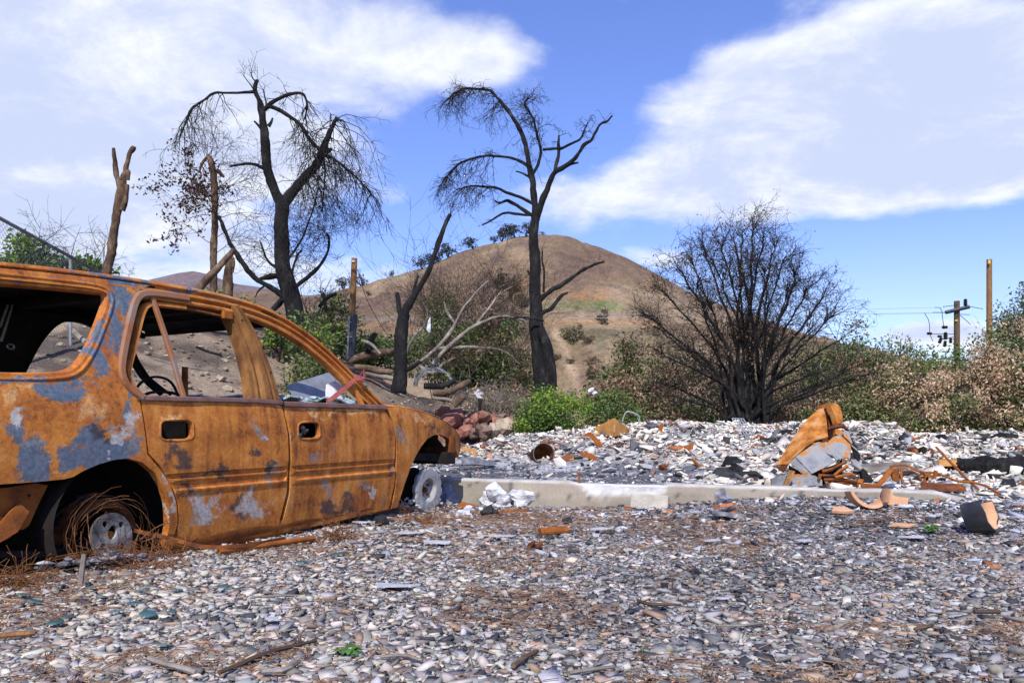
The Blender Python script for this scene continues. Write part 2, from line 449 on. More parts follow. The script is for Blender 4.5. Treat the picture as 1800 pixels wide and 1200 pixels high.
def terrain_color(x, y, z):
    u, v = pix(x, y, z)
    n2, n3 = fbm(x * 2.6 + 4, y * 2.6, 4), fbm(x * 9, y * 9, 3)
    c = yard_color(x, y)
    w, s = kerb_w(x, y), kerb_s(x, y)
    slab = ss(w, .05, .15) * ss(s, -1.6, -1.2)
    c = mixa(c, (.12, .12, .135), slab)
    c = mixa(c, (.40, .40, .42), slab * ss(n2, .5, .62))
    rt = rubble_t(x, y)
    c = mixa(c, (.47, .44, .41), ss(rt, .08, .3))
    c = mixa(c, (.15, .15, .16), ss(rt, .08, .3) * ss(n3, .5, .6) * .8)
    yf = _ip(x, [-30, -12, -6, -3.5, -2, -1.2, 0, 1.3, 2.2], [3.2, 4.6, 6.4, 8.6, 10.6, 12.9, 14.0, 14.6, 16.5])
    bank = ss(y, yf - .1, yf + .35) * (x < 2.2)
    nb, nb2 = fbm(x * .7 + 11, y * 1.4, 5), fbm(x * 3 + 2, y * 6, 4)
    bc = np.ones(x.shape + (3,)) * np.array([.27, .205, .145]) * (.7 + .6 * n3)[..., None]
    bc = mixa(bc, (.40, .31, .21), ell(u, v, 90, 575, 110, 40) * .7)
    bc = mixa(bc, (.065, .052, .045), ss(nb * .55 + nb2 * .45, .46, .58) * .85)
    bc = mixa(bc, (.075, .06, .055), ss(x, -3.4, -1.4) * ss(nb2, .3, .5) * .75)
    bc = mixa(bc, (.25, .11, .06), ell(u, v, 790, 760, 100, 18) * .7 + ell(u, v, 700, 655, 60, 20) * .7)
    c = mixa(c, (1, 1, 1), np.zeros_like(x)) * (1 - bank[..., None]) + bc * bank[..., None]
    wild = ss(y, 17, 21) * (1 - bank * (y < 19))
    c = mixa(c, (.13, .115, .06), wild)
    # hillside
    f = ss(y, 40, 80)
    h1, h2, h3 = fbm(x / 30 + 3, y / 55, 5), fbm(x / 7 + 1, y / 14, 4), fbm(x / 90, y / 90, 3)
    hc = np.ones(x.shape + (3,)) * np.array([.235, .163, .102])
    hc = mixa(hc, (.345, .255, .165), ss(h1, .5, .66) * .7)
    hc = mixa(hc, (.150, .098, .078), ss(h3 * .4 + h1 * .6, .56, .40) * .8 * ss(y, 260, 330))
    hc = mixa(hc, (.155, .115, .10), ss(h2, .60, .70) * ss(h1, .42, .55) * .75)
    hc = mixa(hc, (.17, .16, .075), ss(h2, .52, .66) * (1 - ss(y, 230, 285)) * .5)
    grs = ell(u, v, 1020, 537, 90, 9) + ell(u, v, 672, 544, 42, 8) + ell(u, v, 1390, 600, 60, 8) * .6
    hc = mixa(hc, (.165, .172, .08), np.clip(grs * ss(h2, .2, .45), 0, 1) * (np.abs(y - 255) < 60) * .95)
    hc = mixa(hc, (.085, .17, .05), ell(u, v, 1064, 538, 20, 7) * (np.abs(y - 255) < 60))
    ora = ell(u, v, 915, 503, 28, 10) + ell(u, v, 1040, 519, 45, 6) + ell(u, v, 690, 577, 50, 7) + ell(u, v, 1500, 632, 80, 12) + ell(u, v, 1570, 626, 30, 14)
    hc = mixa(hc, (.42, .20, .085), np.clip(ora * ss(h2, .25, .5), 0, 1) * .8)
    road = np.exp(-((v - (563 + (u - 980) * .02)) / 6) ** 2) * ss(u, 930, 960) * (1 - ss(u, 1180, 1230)) * (y < 260)
    hc = mixa(hc, (.42, .25, .13), road * .7)
    trk = np.exp(-((u - np.interp(v, [575, 610, 650, 690], [972, 990, 1006, 1016])) / 9) ** 2) * ss(v, 565, 580) * (y < 250)
    hc = mixa(hc, (.46, .325, .21), trk * .85)
    burn = ell(u, v, 690, 572, 45, 12) + ell(u, v, 880, 455, 22, 10) * .8
    hc = mixa(hc, (.075, .06, .06), np.clip(burn * ss(h2, .3, .5), 0, 1) * .8)
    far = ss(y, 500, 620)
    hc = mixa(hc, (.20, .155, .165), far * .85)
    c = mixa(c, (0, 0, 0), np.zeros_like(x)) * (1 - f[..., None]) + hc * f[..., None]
    return np.clip(c, 0, 1)

def terrain_sheet(name, ys, cols, mat):
    a = np.linspace(-1, 1, cols); a = np.sign(a) * np.abs(a) ** 1.35
    Y = np.repeat(np.array(ys)[:, None], cols, 1)
    X = a[None, :] * (np.maximum(Y, 1) * 1.05 + 6)
    Z = terrain(X, Y)
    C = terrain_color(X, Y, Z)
    V = np.stack([X, Y, Z], -1).reshape(-1, 3)
    i = np.arange(len(ys) - 1)[:, None] * cols + np.arange(cols - 1)[None, :]
    Fc = np.stack([i, i + 1, i + cols + 1, i + cols], -1).reshape(-1, 4)
    return link(name, np_mesh(name, V, Fc, C.reshape(-1, 3)), mat, smooth=True)

def mat_ground():
    m, nt, b = new_mat('yard_ground', .9, .15)
    c = nd(nt, 'ShaderNodeVertexColor', layer_name='Col').outputs[0]
    co = nd(nt, 'ShaderNodeTexCoord').outputs['Object']
    f1, f2 = noi(nt, co, 9, 8, .7), noi(nt, co, 48, 5, .7)
    vor = nd(nt, 'ShaderNodeTexVoronoi', {'Vector': co, 'Scale': 45.0})
    k = mth(nt, 'MULTIPLY_ADD', f1, 1.0, mth(nt, 'MULTIPLY_ADD', f2, 1.1, -.05))
    k = mth(nt, 'MULTIPLY', k, mth(nt, 'MULTIPLY_ADD', nd(nt, 'ShaderNodeSeparateColor', {0: vor.outputs['Color']}).outputs[0], .5, .75))
    nt.links.new(mixc(nt, 1.0, c, nd(nt, 'ShaderNodeCombineColor', {0: k, 1: k, 2: k}).outputs[0], 'MULTIPLY'), b.inputs['Base Color'])
    bump(nt, b, mth(nt, 'ADD', mth(nt, 'MULTIPLY', vor.outputs['Distance'], .6), f2), .9, .02)
    return m
def mat_hill():
    m, nt, b = new_mat('dry_hillside', .95, .05)
    c = nd(nt, 'ShaderNodeVertexColor', layer_name='Col').outputs[0]
    co = nd(nt, 'ShaderNodeTexCoord').outputs['Object']
    f1, f2 = noi(nt, vmap(nt, co, (1, .6, 1)), .11, 12, .78), noi(nt, vmap(nt, co, (1, .5, 1)), .7, 6, .8)
    k = mth(nt, 'ADD', mth(nt, 'MULTIPLY', f1, 1.6), mth(nt, 'MULTIPLY_ADD', f2, 1.7, -.82))
    c2 = mixc(nt, 1.0, c, nd(nt, 'ShaderNodeCombineColor', {0: k, 1: k, 2: k}).outputs[0], 'MULTIPLY')
    spot = sst(nt, noi(nt, vmap(nt, co, (1, .7, 1), (4, 4, 0)), .36, 5, .75), .58, .66)
    nt.links.new(mixc(nt, mth(nt, 'MULTIPLY', spot, .7), c2, (.075, .06, .05)), b.inputs['Base Color'])
    bump(nt, b, f1, .5, 2.5)
    return m
ys_near = [-60, -30, -15, -8, -4, -2, -1, 0, .6, 1.0]
while ys_near[-1] < 30: ys_near.append(ys_near[-1] * 1.018)
ys_near[-1] = 30.0
tag(terrain_sheet('ground', ys_near, 310, mat_ground()), kind='structure')
ys_far = [30.0]
while ys_far[-1] < 1500: ys_far.append(ys_far[-1] * 1.018)
tag(terrain_sheet('hills', ys_far, 360, mat_hill()), kind='structure')
# ================================================================== BURNT CAR
CAR_O = np.array([(175 - CX) / F * (F * EYE / (1003 - HY)), F * EYE / (1003 - HY)])
_cb = np.array([(752 - CX) / F * (F * EYE / (903 - HY)), F * EYE / (903 - HY)])
CAR_D = (_cb - CAR_O) / np.linalg.norm(_cb - CAR_O)
CAR_N = np.array([-CAR_D[1], CAR_D[0]])
CAR_A = math.atan2(CAR_D[1], CAR_D[0])
CW = 1.70                                                  # body width; local axes: x forward, y towards the far side, z up
def body_y(s, z):
    y = 0.05 * ((0.6 - z) / .55) ** 2 if z < .6 else (.02 * ((z - .6) / .27) ** 2 if z < .87 else .02 + (z - .87) * .26)
    if s > 2.2: y += .17 * ((s - 2.2) / 1.2) ** 2
    if s < 0: y += .06 * s * s
    return y
def groove(z):
    return float(np.interp(z, [.340, .352, .366, .376, .412, .420, .428, .432, .452, .462], [0, -.007, -.007, .014, .014, .005, .005, .013, .013, 0]))
def car_pt(u, v, y):
    a = (u - CX) / F
    Y = (y + CAR_O @ CAR_N) / (a * CAR_N[0] + CAR_N[1])
    s = (np.array([a * Y, Y]) - CAR_O) @ CAR_D
    return float(s), float(EYE - (v - HY) / F * Y)
def L(u, v):
    y = .03
    for _ in range(5):
        s, z = car_pt(u, v, y); y = body_y(s, z)
    return (s, z)
def Lp(u, v, dy=0.0):
    s, z = L(u, v); return Vector((s, body_y(s, z) + dy, z))
def Ly(u, v, y):
    s, z = car_pt(u, v, y); return Vector((s, y, z))

def smooth_loop(pts, it=2, closed=True):
    for _ in range(it):
        n = []
        m = len(pts)
        rng = range(m) if closed else range(m - 1)
        if not closed: n.append(pts[0])
        for i in rng:
            a, b = np.array(pts[i]), np.array(pts[(i + 1) % m])
            n += [tuple(a * .75 + b * .25), tuple(a * .25 + b * .75)]
        if not closed: n.append(pts[-1])
        pts = n
    return pts
def resample(pts, step, closed=True):
    o = []
    m = len(pts)
    for i in range(m if closed else m - 1):
        a, b = np.array(pts[i], float), np.array(pts[(i + 1) % m], float)
        k = max(1, int(np.linalg.norm(b - a) / step))
        o += [tuple(a + (b - a) * j / k) for j in range(k)]
    if not closed: o.append(tuple(pts[-1]))
    return o
def inpoly(px, py, poly):
    x, y = np.asarray(px), np.asarray(py)
    r = np.zeros(x.shape, bool)
    p = np.array(poly); q = np.roll(p, -1, 0)
    for (x0, y0), (x1, y1) in zip(p, q):
        if y0 == y1: continue
        c = ((y0 > y) != (y1 > y)) & (x < (x1 - x0) * (y - y0) / (y1 - y0) + x0)
        r ^= c
    return r
def panel(name, outer, holes, parent, mat, rows=(), step=.045, flange=.035, dy=0.0, flip=False, use_groove=False, wob=.004, yfun=None):
    """pressed sheet: outline and holes in (s, z), bent over the body's cross-section, edges folded inwards"""
    outer = resample(outer, step); holes = [resample(h, step * .6) for h in holes]
    xs = [p[0] for p in outer]; zs = [p[1] for p in outer]
    gz = list(np.arange(min(zs) + step / 2, max(zs), step)) + list(rows)
    gs, gg = np.meshgrid(np.arange(min(xs) + step / 2, max(xs), step), gz)
    gs, gg = gs.ravel(), gg.ravel()
    ok = inpoly(gs, gg, outer)
    for h in holes: ok &= ~inpoly(gs, gg, h)
    P = list(outer); E = [(i, (i + 1) % len(outer)) for i in range(len(outer))]
    bp = np.array(outer + [p for h in holes for p in h])
    for h in holes:
        b = len(P); P += h; E += [(b + i, b + (i + 1) % len(h)) for i in range(len(h))]
    for x, z in zip(gs[ok], gg[ok]):
        if np.min((bp[:, 0] - x) ** 2 + (bp[:, 1] - z) ** 2) > (step * .3) ** 2: P.append((x, z))
    v2, _, f2, *_r = delaunay_2d_cdt([Vector(p) for p in P], E, [], 0, 1e-6)
    c = np.array([[sum(v2[i].x for i in f) / 3, sum(v2[i].y for i in f) / 3] for f in f2])
    ins = inpoly(c[:, 0], c[:, 1], outer)
    for h in holes: ins &= ~inpoly(c[:, 0], c[:, 1], h)
    def P3(s, z, d=0.0):
        y = (yfun or body_y)(s, z) + dy + d + (groove(z) if use_groove else 0) + wob * mnoise.noise(Vector((s * 4, z * 4, 1.7)))
        return (s, CW - y if flip else y, z)
    bm = bmesh.new()
    vs = [bm.verts.new(P3(p.x, p.y)) for p in v2]
    for f, k in zip(f2, ins):
        if k:
            try: bm.faces.new([vs[i] for i in f])
            except ValueError: pass
    for v in [v for v in bm.verts if not v.link_faces]: bm.verts.remove(v)
    bmesh.ops.recalc_face_normals(bm, faces=bm.faces)
    if flange:
        be = [e for e in bm.edges if len(e.link_faces) == 1]
        r = bmesh.ops.extrude_edge_only(bm, edges=be)
        for v in [g for g in r['geom'] if isinstance(g, bmesh.types.BMVert)]:
            v.co.y += -flange if flip else flange
    me = bpy.data.meshes.new(name); bm.to_mesh(me); bm.free()
    o = link(name, me, mat, parent, smooth=True)
    o.data.set_sharp_from_angle(angle=R(38))
    return o
def sweep(mb, path, prof, side=None, yf=None):
    """prof: (distance down from the path, offset inwards); path in (s,z)"""
    n = len(path); grid = []
    for i, p in enumerate(path):
        a, b = np.array(path[max(i - 1, 0)]), np.array(path[min(i + 1, n - 1)])
        t = (b - a) / (np.linalg.norm(b - a) + 1e-9)
        nn = np.array([t[1], -t[0]])
        row = []
        for d, yo in prof:
            q = np.array(p) + nn * d
            y = (yf or body_y)(q[0], q[1]) + yo
            row.append(Vector((q[0], CW - y if side else y, q[1])))
        grid.append(row if not side else row[::-1])
    return mb.sheet(grid)

# ---- paint burnt off: bare rust, blue scale, white ash, black char (each patch stands where it is on the body)
def mat_body(name, patches, streak=.5, bright=1.0):
    bright *= .93
    m, nt, b = new_mat(name, .78, .3)
    co = nd(nt, 'ShaderNodeTexCoord').outputs['Object']
    n1, n2 = noi(nt, co, 6.5, 12, .72), noi(nt, co, 42, 8, .75)
    st = noi(nt, vmap(nt, co, (9, 9, 1.3)), 1.6, 6, .6)
    n0 = noi(nt, co, 1.7, 6, .6)
    f = mth(nt, 'ADD', mth(nt, 'MULTIPLY', n1, .58), mth(nt, 'ADD', mth(nt, 'MULTIPLY', n2, .42), mth(nt, 'MULTIPLY', mth(nt, 'SUBTRACT', st, .5), streak * .55)))
    f = mth(nt, 'ADD', f, mth(nt, 'MULTIPLY', mth(nt, 'SUBTRACT', n0, .5), .35))
    c = ramp(nt, f, [(.28, (.06 * bright, .026 * bright, .012)), (.38, (.22 * bright, .066 * bright, .014)), (.46, (.40 * bright, .128 * bright, .020)), (.56, (.56 * bright, .205 * bright, .032)), (.64, (.62 * bright, .27 * bright, .062)), (.76, (.58 * bright, .36 * bright, .17))])
    # scattered pits and grey bloom
    pit = sst(nt, noi(nt, co, 15, 7, .75), .60, .70)
    c = mixc(nt, mth(nt, 'MULTIPLY', sst(nt, noi(nt, vmap(nt, co, loc=(9, 1, 4)), 2.3, 8, .65), .52, .68), .5), c, (.30, .065, .018))
    c = mixc(nt, mth(nt, 'MULTIPLY', sst(nt, noi(nt, vmap(nt, co, (14, 14, 1.6), (2, 0, 0)), 1.8, 6, .65), .56, .72), .40 * min(1, streak)), c, (.17, .095, .04))
    c = mixc(nt, mth(nt, 'MULTIPLY', pit, .45), c, (.07, .055, .05))
    blo = sst(nt, noi(nt, vmap(nt, co, loc=(3, 3, 3)), 4.2, 9, .7), .58, .70)
    c = mixc(nt, mth(nt, 'MULTIPLY', blo, .35), c, (.34, .22, .13))
    wrp = nd(nt, 'ShaderNodeTexNoise', {'Vector': co, 'Scale': 5.0, 'Detail': 6.0, 'Roughness': .62}).outputs['Color']
    cw = nd(nt, 'ShaderNodeVectorMath', {0: wrp, 1: (-.5, -.5, -.5)}, operation='ADD').outputs[0]
    cw = nd(nt, 'ShaderNodeVectorMath', {0: cw, 1: (.42, .42, .42)}, operation='MULTIPLY').outputs[0]
    cw = nd(nt, 'ShaderNodeVectorMath', {0: co, 1: cw}, operation='ADD').outputs[0]
    wob = mth(nt, 'SUBTRACT', mth(nt, 'ADD', mth(nt, 'MULTIPLY', noi(nt, co, 11, 10, .74), 2.6), mth(nt, 'MULTIPLY', noi(nt, co, 48, 6, .72), 1.1)), 1.85)
    sep = nd(nt, 'ShaderNodeSeparateXYZ', {0: cw})
    for kind, col, thr, wid, op in (('Y', (.66, .40, .17), .1, .8, .6), ('B', (.068, .122, .178), .08, .22, .9), ('G', (.19, .195, .19), .15, .7, .75), ('D', (.034, .032, .036), .15, .7, .85), ('W', (.44, .42, .39), .2, .6, .85)):
        acc = None
        for (k, u, v, ru, rv) in patches:
            if k != kind: continue
            s, z = L(u, v)
            px = np.linalg.norm(np.array(L(u + 1, v)) - np.array([s, z])); pz = abs(L(u, v + 1)[1] - z)
            a = mth(nt, 'DIVIDE', mth(nt, 'SUBTRACT', sep.outputs[0], s), ru * px * 1.15)
            e = mth(nt, 'DIVIDE', mth(nt, 'SUBTRACT', sep.outputs[2], z), rv * pz * 1.15)
            g = mth(nt, 'SUBTRACT', 1.0, mth(nt, 'SQRT', mth(nt, 'ADD', mth(nt, 'MULTIPLY', a, a), mth(nt, 'MULTIPLY', e, e))))
            g = mth(nt, 'MAXIMUM', g, -2.0)
            acc = g if acc is None else mth(nt, 'MAXIMUM', acc, g)
        if acc is None: continue
        msk = sst(nt, mth(nt, 'ADD', mth(nt, 'MULTIPLY', acc, 1.1), mth(nt, 'MULTIPLY', wob, 1.15)), thr, thr + wid)
        vcol = mixc(nt, sst(nt, n2, .3, .7), tuple(x * .65 for x in col), tuple(min(1, x * 1.4) for x in col))
        c = mixc(nt, mth(nt, 'MULTIPLY', msk, op), c, vcol)
    nt.links.new(c, b.inputs['Base Color'])
    bump(nt, b, mth(nt, 'ADD', n2, mth(nt, 'MULTIPLY', noi(nt, co, 90, 4, .7), .6)), .35, .006)
    return m
QP = [('B', 55, 815, 26, 60), ('B', 185, 795, 62, 42), ('B', 120, 815, 34, 30), ('B', 104, 684, 38, 19), ('B', 215, 520, 24, 30), ('B', 190, 575, 17, 40), ('B', 162, 628, 16, 34), ('B', 118, 661, 40, 8), ('B', 215, 497, 40, 10),
      ('B', 30, 745, 22, 26), ('B', 40, 660, 60, 6), ('B', 218, 700, 14, 20), ('W', 28, 726, 18, 16), ('W', 226, 735, 22, 34), ('W', 212, 765, 22, 20), ('W', 288, 835, 9, 26), ('W', 297, 890, 7, 30), ('W', 190, 792, 5, 5),
      ('G', 235, 770, 24, 40), ('G', 60, 770, 24, 16), ('G', 215, 560, 8, 50), ('D', 190, 765, 32, 16), ('Y', 90, 830, 32, 9), ('Y', 128, 827, 14, 9), ('Y', 60, 680, 34, 14), ('Y', 150, 715, 40, 30), ('Y', 20, 685, 30, 22), ('G', 200, 745, 14, 8)]
DP = [('D', 318, 800, 46, 26), ('D', 372, 836, 60, 14), ('D', 470, 825, 20, 9), ('D', 290, 775, 14, 14), ('W', 360, 892, 44, 32), ('W', 440, 890, 34, 20), ('G', 350, 905, 30, 20), ('D', 418, 878, 22, 16), ('D', 330, 860, 30, 10), ('G', 462, 752, 17, 15), ('W', 465, 755, 13, 5),
      ('G', 478, 835, 18, 20), ('D', 452, 795, 10, 9), ('Y', 300, 722, 30, 10), ('Y', 480, 715, 18, 7), ('D', 430, 905, 16, 14)]
FP = [('W', 655, 855, 7, 20), ('G', 640, 842, 16, 9), ('G', 580, 865, 18, 22), ('G', 552, 800, 9, 10), ('D', 590, 895, 60, 14), ('Y', 620, 722, 60, 6), ('D', 520, 770, 8, 18), ('G', 690, 830, 6, 26), ('Y', 545, 720, 30, 6)]
NP = [('Y', 740, 735, 34, 6), ('G', 706, 770, 12, 24), ('D', 760, 752, 26, 5)]
M_QUARTER = mat_body('burnt_quarter_panel', QP, .2)
M_DOORR = mat_body('burnt_rear_door', DP, .9)
M_DOORF = mat_body('burnt_front_door', FP, 1.1, .92)
M_FENDER = mat_body('burnt_fender', NP, 1.0, 1.02)
M_RAIL = mat_body('burnt_roof_rail', [('B', 210, 490, 46, 10), ('B', 100, 486, 80, 4), ('B', 320, 506, 30, 4), ('G', 400, 520, 60, 4), ('G', 60, 470, 40, 3)], .3, .92)
M_FRAME = mat_noise('scaled_window_frame', [(.25, (.10, .04, .02)), (.42, (.26, .10, .04)), (.55, (.22, .13, .09)), (.72, (.20, .19, .21)), (.9, (.34, .32, .33))], 5, 8, .7, .3, .4, 60, bdist=.004)
M_BELT = mat_noise('purple_brown_trim', [(.3, (.085, .045, .035)), (.6, (.19, .10, .085)), (.85, (.33, .17, .10))], 8, 8, .75, .25, .3, 60, bdist=.003)

car = thing('burnt_car', 'burnt-out rusty orange station wagon on bare rims at the left, windows gone', 'car', (CAR_O[0], CAR_O[1], 0), CAR_A)

# roof rail path (s, z) of the near side
RP = [(-1.02, 1.455), (-.8, 1.472), (-.37, 1.497), (-.1, 1.514), (.21, 1.527), (.40, 1.531), (.56, 1.530), (.78, 1.530), (.965, 1.522), (1.15, 1.503), (1.318, 1.468), (1.50, 1.405), (1.697, 1.305), (1.89, 1.170), (2.083, 1.014), (2.20, .925), (2.275, .868)]
RPs = smooth_loop(RP, 2, closed=False)
def rp_z(s): return float(np.interp(s, [p[0] for p in RPs], [p[1] for p in RPs]))
RAILP = [(-.004, .05), (-.002, .012), (.004, .0), (.016, -.003), (.022, .003), (.027, .020), (.040, .022), (.044, .006), (.050, -.002), (.060, -.001), (.066, .014), (.076, .026), (.084, .014), (.094, .010), (.104, .014), (.108, .032), (.112, .07), (.08, .085)]
mb = MB(); sweep(mb, RPs, RAILP)
o = mb.build('roof_rail', M_RAIL, car, smooth=True); o.data.set_sharp_from_angle(angle=R(30))
mb = MB(); sweep(mb, [p for p in RPs if p[0] < 1.36], RAILP, side=1)
mb.build('roof_rail', M_SOOTSHADE, car, smooth=True)
# roof skin; liner and cross members near-black to stand in for shade
def roof_grid(s0, s1, dz, n=26, inset=.0):
    g = []
    for s in np.linspace(s0, s1, n):
        z = rp_z(s); y0 = body_y(s, z) + .01 + inset
        g.append([Vector((s, y, z + dz + .028 * math.sin(math.pi * (y - y0) / (CW - 2 * y0)) + .004 * mnoise.noise(Vector((s * 3, y * 3, 0))))) for y in np.linspace(y0, CW - y0, 14)])
    return g
MB().sheet(roof_grid(-1.02, 1.32, 0)).build('roof', M_RAIL, car, smooth=True)
MB().sheet(roof_grid(-1.0, 1.30, -.03, inset=.02)).build('roof_liner', M_SOOTSHADE, car, smooth=True)
for s in (-.95, -.15, .42, 1.0):
    z = rp_z(s) - .05
    MB().box((s, CW / 2, z), (.09, 1.30, .05)).build('roof_bow', M_SOOTSHADE, car, bevel=.01)
z = rp_z(1.29)
MB().slab([[Vector((1.22, y, z - .02)) for y in np.linspace(.17, CW - .17, 8)], [Vector((1.34, y, z - .05)) for y in np.linspace(.17, CW - .17, 8)], [Vector((1.36, y, z - .09)) for y in np.linspace(.17, CW - .17, 8)]], (0, 0, -.012)).build('windscreen_header', M_SOOTSHADE, car)

# quarter panel with the rear side window
q_out = [L(*p) for p in [(245, 701), (222, 681), (209, 655), (208, 640), (218, 590), (228, 545), (236, 518), (250, 506), (262, 503)]]
q_top = [(s, rp_z(s) - .03) for s in (.40, .2, 0, -.2, -.4, -.6, -.8, -1.0)]
q_rear = [(-1.03, 1.2), (-1.06, .95), (-1.09, .8), (-1.08, .50)]
q_bot = [L(*p) for p in [(0, 851), (60, 847), (112, 842), (128, 838), (147, 827), (175, 815), (200, 808), (225, 805), (250, 812), (272, 830), (287, 855), (296, 885), (298, 922), (292, 955), (300, 972), (308, 943), (312, 915), (310, 885), (299, 852), (279, 821), (259, 798), (255, 760)]]
q_hole = smooth_loop([L(*p) for p in [(100, 500), (172, 508), (190, 516), (190, 532), (180, 560), (164, 602), (146, 634), (128, 652), (90, 657), (0, 657)]] + [(-.80, .972), (-.86, 1.02), (-.83, 1.2), (-.78, 1.36), (-.68, 1.40)], 2)
panel('quarter_panel', q_out + q_top + q_rear + q_bot, [q_hole], car, M_QUARTER, rows=[.868, .876], flange=.05)
# pressed rim round the rear side window
mb = MB(); hp = q_hole
g = []
cen = np.mean(np.array(hp), 0)
for i, p in enumerate(hp):
    a, b = np.array(hp[i - 1]), np.array(hp[(i + 1) % len(hp)])
    t = (b - a) / np.linalg.norm(b - a); nn = np.array([-t[1], t[0]])
    if nn @ (cen - np.array(p)) > 0: nn = -nn
    row = []
    for d, yo in [(.034, .0), (.030, -.006), (.022, -.008), (.016, -.002), (.012, .012), (.002, .016), (-.006, .018), (-.008, .05)]:
        q = np.array(p) + nn * d
        row.append(Vector((q[0], body_y(q[0], q[1]) + yo, q[1])))
    g.append(row)
g.append(g[0])
mb.sheet(g).build('window_rim', M_QUARTER, car, smooth=True)
# far side shell: rear quarter and door frame, seen through the openings, black with soot and painted-in shade
f_hole = smooth_loop([(.50, 1.0), (.54, 1.12), (.60, 1.28), (.69, 1.405), (.80, 1.425), (.92, 1.405), (1.02, 1.35), (1.06, 1.2), (1.10, .92), (.56, .92)], 2)
f_hole2 = smooth_loop([(-.80, .96), (-.82, 1.30), (-.7, 1.39), (.05, 1.40), (.12, 1.33), (.0, 1.05), (-.08, .96)], 2)
panel('far_side_panel', [(1.16, 1.48)] + [(s, rp_z(s) - .03) for s in (.9, .5, 0, -.5, -1.0)] + [(-1.06, .9), (-1.06, .48), (-.25, .47), (-.2, .55), (.1, .62), (.4, .5), (.5, .1), (2.38, .1), (2.42, .5), (2.3, .875), (1.20, .885), (1.18, 1.2)], [f_hole, f_hole2], car, M_SOOTSHADE, flip=True, flange=.04)
mb = MB()
mb.tube([Ly(u, v, 1.52) for u, v in [(226, 612), (236, 634), (250, 658), (266, 676), (284, 690)]], [.035, .034, .03, .03, .03], 8)
mb.tube([Ly(u, v, 1.48) for u, v in [(232, 615), (246, 640), (262, 664), (300, 694)]], [.010] * 4, 6)
mb.build('door_frame_remnant', M_SOOTSHADE, car, smooth=True)
# lower rear corner, what is left behind the bumper
panel('bumper_bracket', smooth_loop([L(*p) for p in [(-60, 862), (0, 862), (101, 846), (88, 876), (72, 905), (58, 930), (34, 934), (30, 948), (0, 957), (-60, 970)]], 1), [smooth_loop([L(*p) for p in [(35, 919), (41, 919), (41, 930), (35, 930)]], 1), smooth_loop([L(*p) for p in [(63, 870), (69, 868), (69, 874), (63, 875)]], 1)], car, M_RUST, dy=.05, flange=.03, wob=.03)
mb = MB(); mb.slab([[Lp(-30, 945, .04), Lp(-30, 968, .03)], [Lp(0, 930, .035), Lp(0, 956, .02)], [Lp(24, 900, .03), Lp(34, 934, .01)], [Lp(44, 884, .04), Lp(58, 900, .03)]], (0, .012, 0)); mb.build('bent_flap', M_RUST, car)

# doors
def handle_hole(pts): return smooth_loop([L(*p) for p in pts], 2)
ROWS = [.340, .352, .366, .376, .412, .420, .428, .432, .452, .462]
hr = handle_hole([(284, 740), (310, 739), (337, 739), (338, 755), (338, 771), (310, 772), (284, 772), (284, 756)])
door_r = thing('rear_door', None, None); door_r.parent = car
rd = [L(*p) for p in [(248, 703), (350, 705), (447, 707), (495, 711), (505, 760), (507, 820), (503, 868), (490, 920), (482, 938), (400, 956), (304, 977), (310, 946), (315, 915), (313, 885), (302, 851), (282, 819), (262, 796), (258, 758)]]
panel('door_skin', rd, [hr], door_r, M_DOORR, rows=ROWS, use_groove=True, wob=.006)
hf = handle_hole([(526, 744), (543, 743), (560, 743), (561, 756), (561, 769), (543, 770), (526, 770), (525, 756)])
door_f = thing('front_door', None, None); door_f.parent = car
fd = [L(*p) for p in [(499, 712), (580, 714), (674, 717), (688, 739), (695, 769), (695, 806), (693, 850), (682, 894), (600, 914), (488, 937), (496, 921), (509, 869), (512, 820), (510, 760)]]
panel('door_skin', fd, [hf], door_f, M_DOORF, rows=ROWS, use_groove=True, wob=.006)
for par, h in ((door_r, hr), (door_f, hf)):
    hs = np.array(h); c = hs.mean(0)
    mb = MB()
    g = []
    for p in list(h) + [h[0]]:
        d = (np.array(p) - c); d = d / np.linalg.norm(d)
        row = []
        for e, yo in ((.016, .002), (.010, -.006), (.002, -.004), (-.002, .02)):
            q = np.array(p) + d * e; row.append(Vector((q[0], body_y(q[0], q[1]) + yo, q[1])))
        g.append(row)
    mb.sheet(g).build('handle_rim', M_DOORR if par is door_r else M_DOORF, par, smooth=True)
    x0, x1, z0, z1 = hs[:, 0].min(), hs[:, 0].max(), hs[:, 1].min(), hs[:, 1].max()
    MB().sheet([[(x0 - .08, .16, z0 - .06), (x1 + .08, .16, z0 - .06)], [(x0 - .08, .16, z1 + .06), (x1 + .08, .16, z1 + .06)]]).build('inner_door_sheet', M_SOOTSHADE, par)
    if par is door_f:
        mb = MB()
        for i in range(9): mb.rock((x0 + random.Random(i).uniform(0, .17), .10, z0 + random.Random(i + 40).uniform(.005, .075)), (.02, .02, .018), i, sub=1)
        mb.build('latch_remains', M_GALV, par)
def strip(name, pts, par, mat, w, dy=-.008, th=.02):
    """flat bar along body points given from the photograph; w = width in metres"""
    P = [Lp(u, v, dy) for u, v in pts]
    mb = MB(); n = len(P); rows = []
    for i in range(n):
        t = (P[min(i + 1, n - 1)] - P[max(i - 1, 0)]).normalized()
        nn = Vector((t.z, 0, -t.x)).normalized() * w / 2
        a, b = P[i] + nn, P[i] - nn
        a.y = body_y(a.x, a.z) + dy; b.y = body_y(b.x, b.z) + dy
        rows.append([a + Vector((0, th, 0)), a + Vector((0, th * .25, 0)), a * .8 + b * .2 + Vector((0, -th * .1, 0)), a * .2 + b * .8 + Vector((0, -th * .1, 0)), b + Vector((0, th * .25, 0)), b + Vector((0, th, 0))])
    mb.sheet(rows)
    return mb.build(name, mat, par, smooth=False)
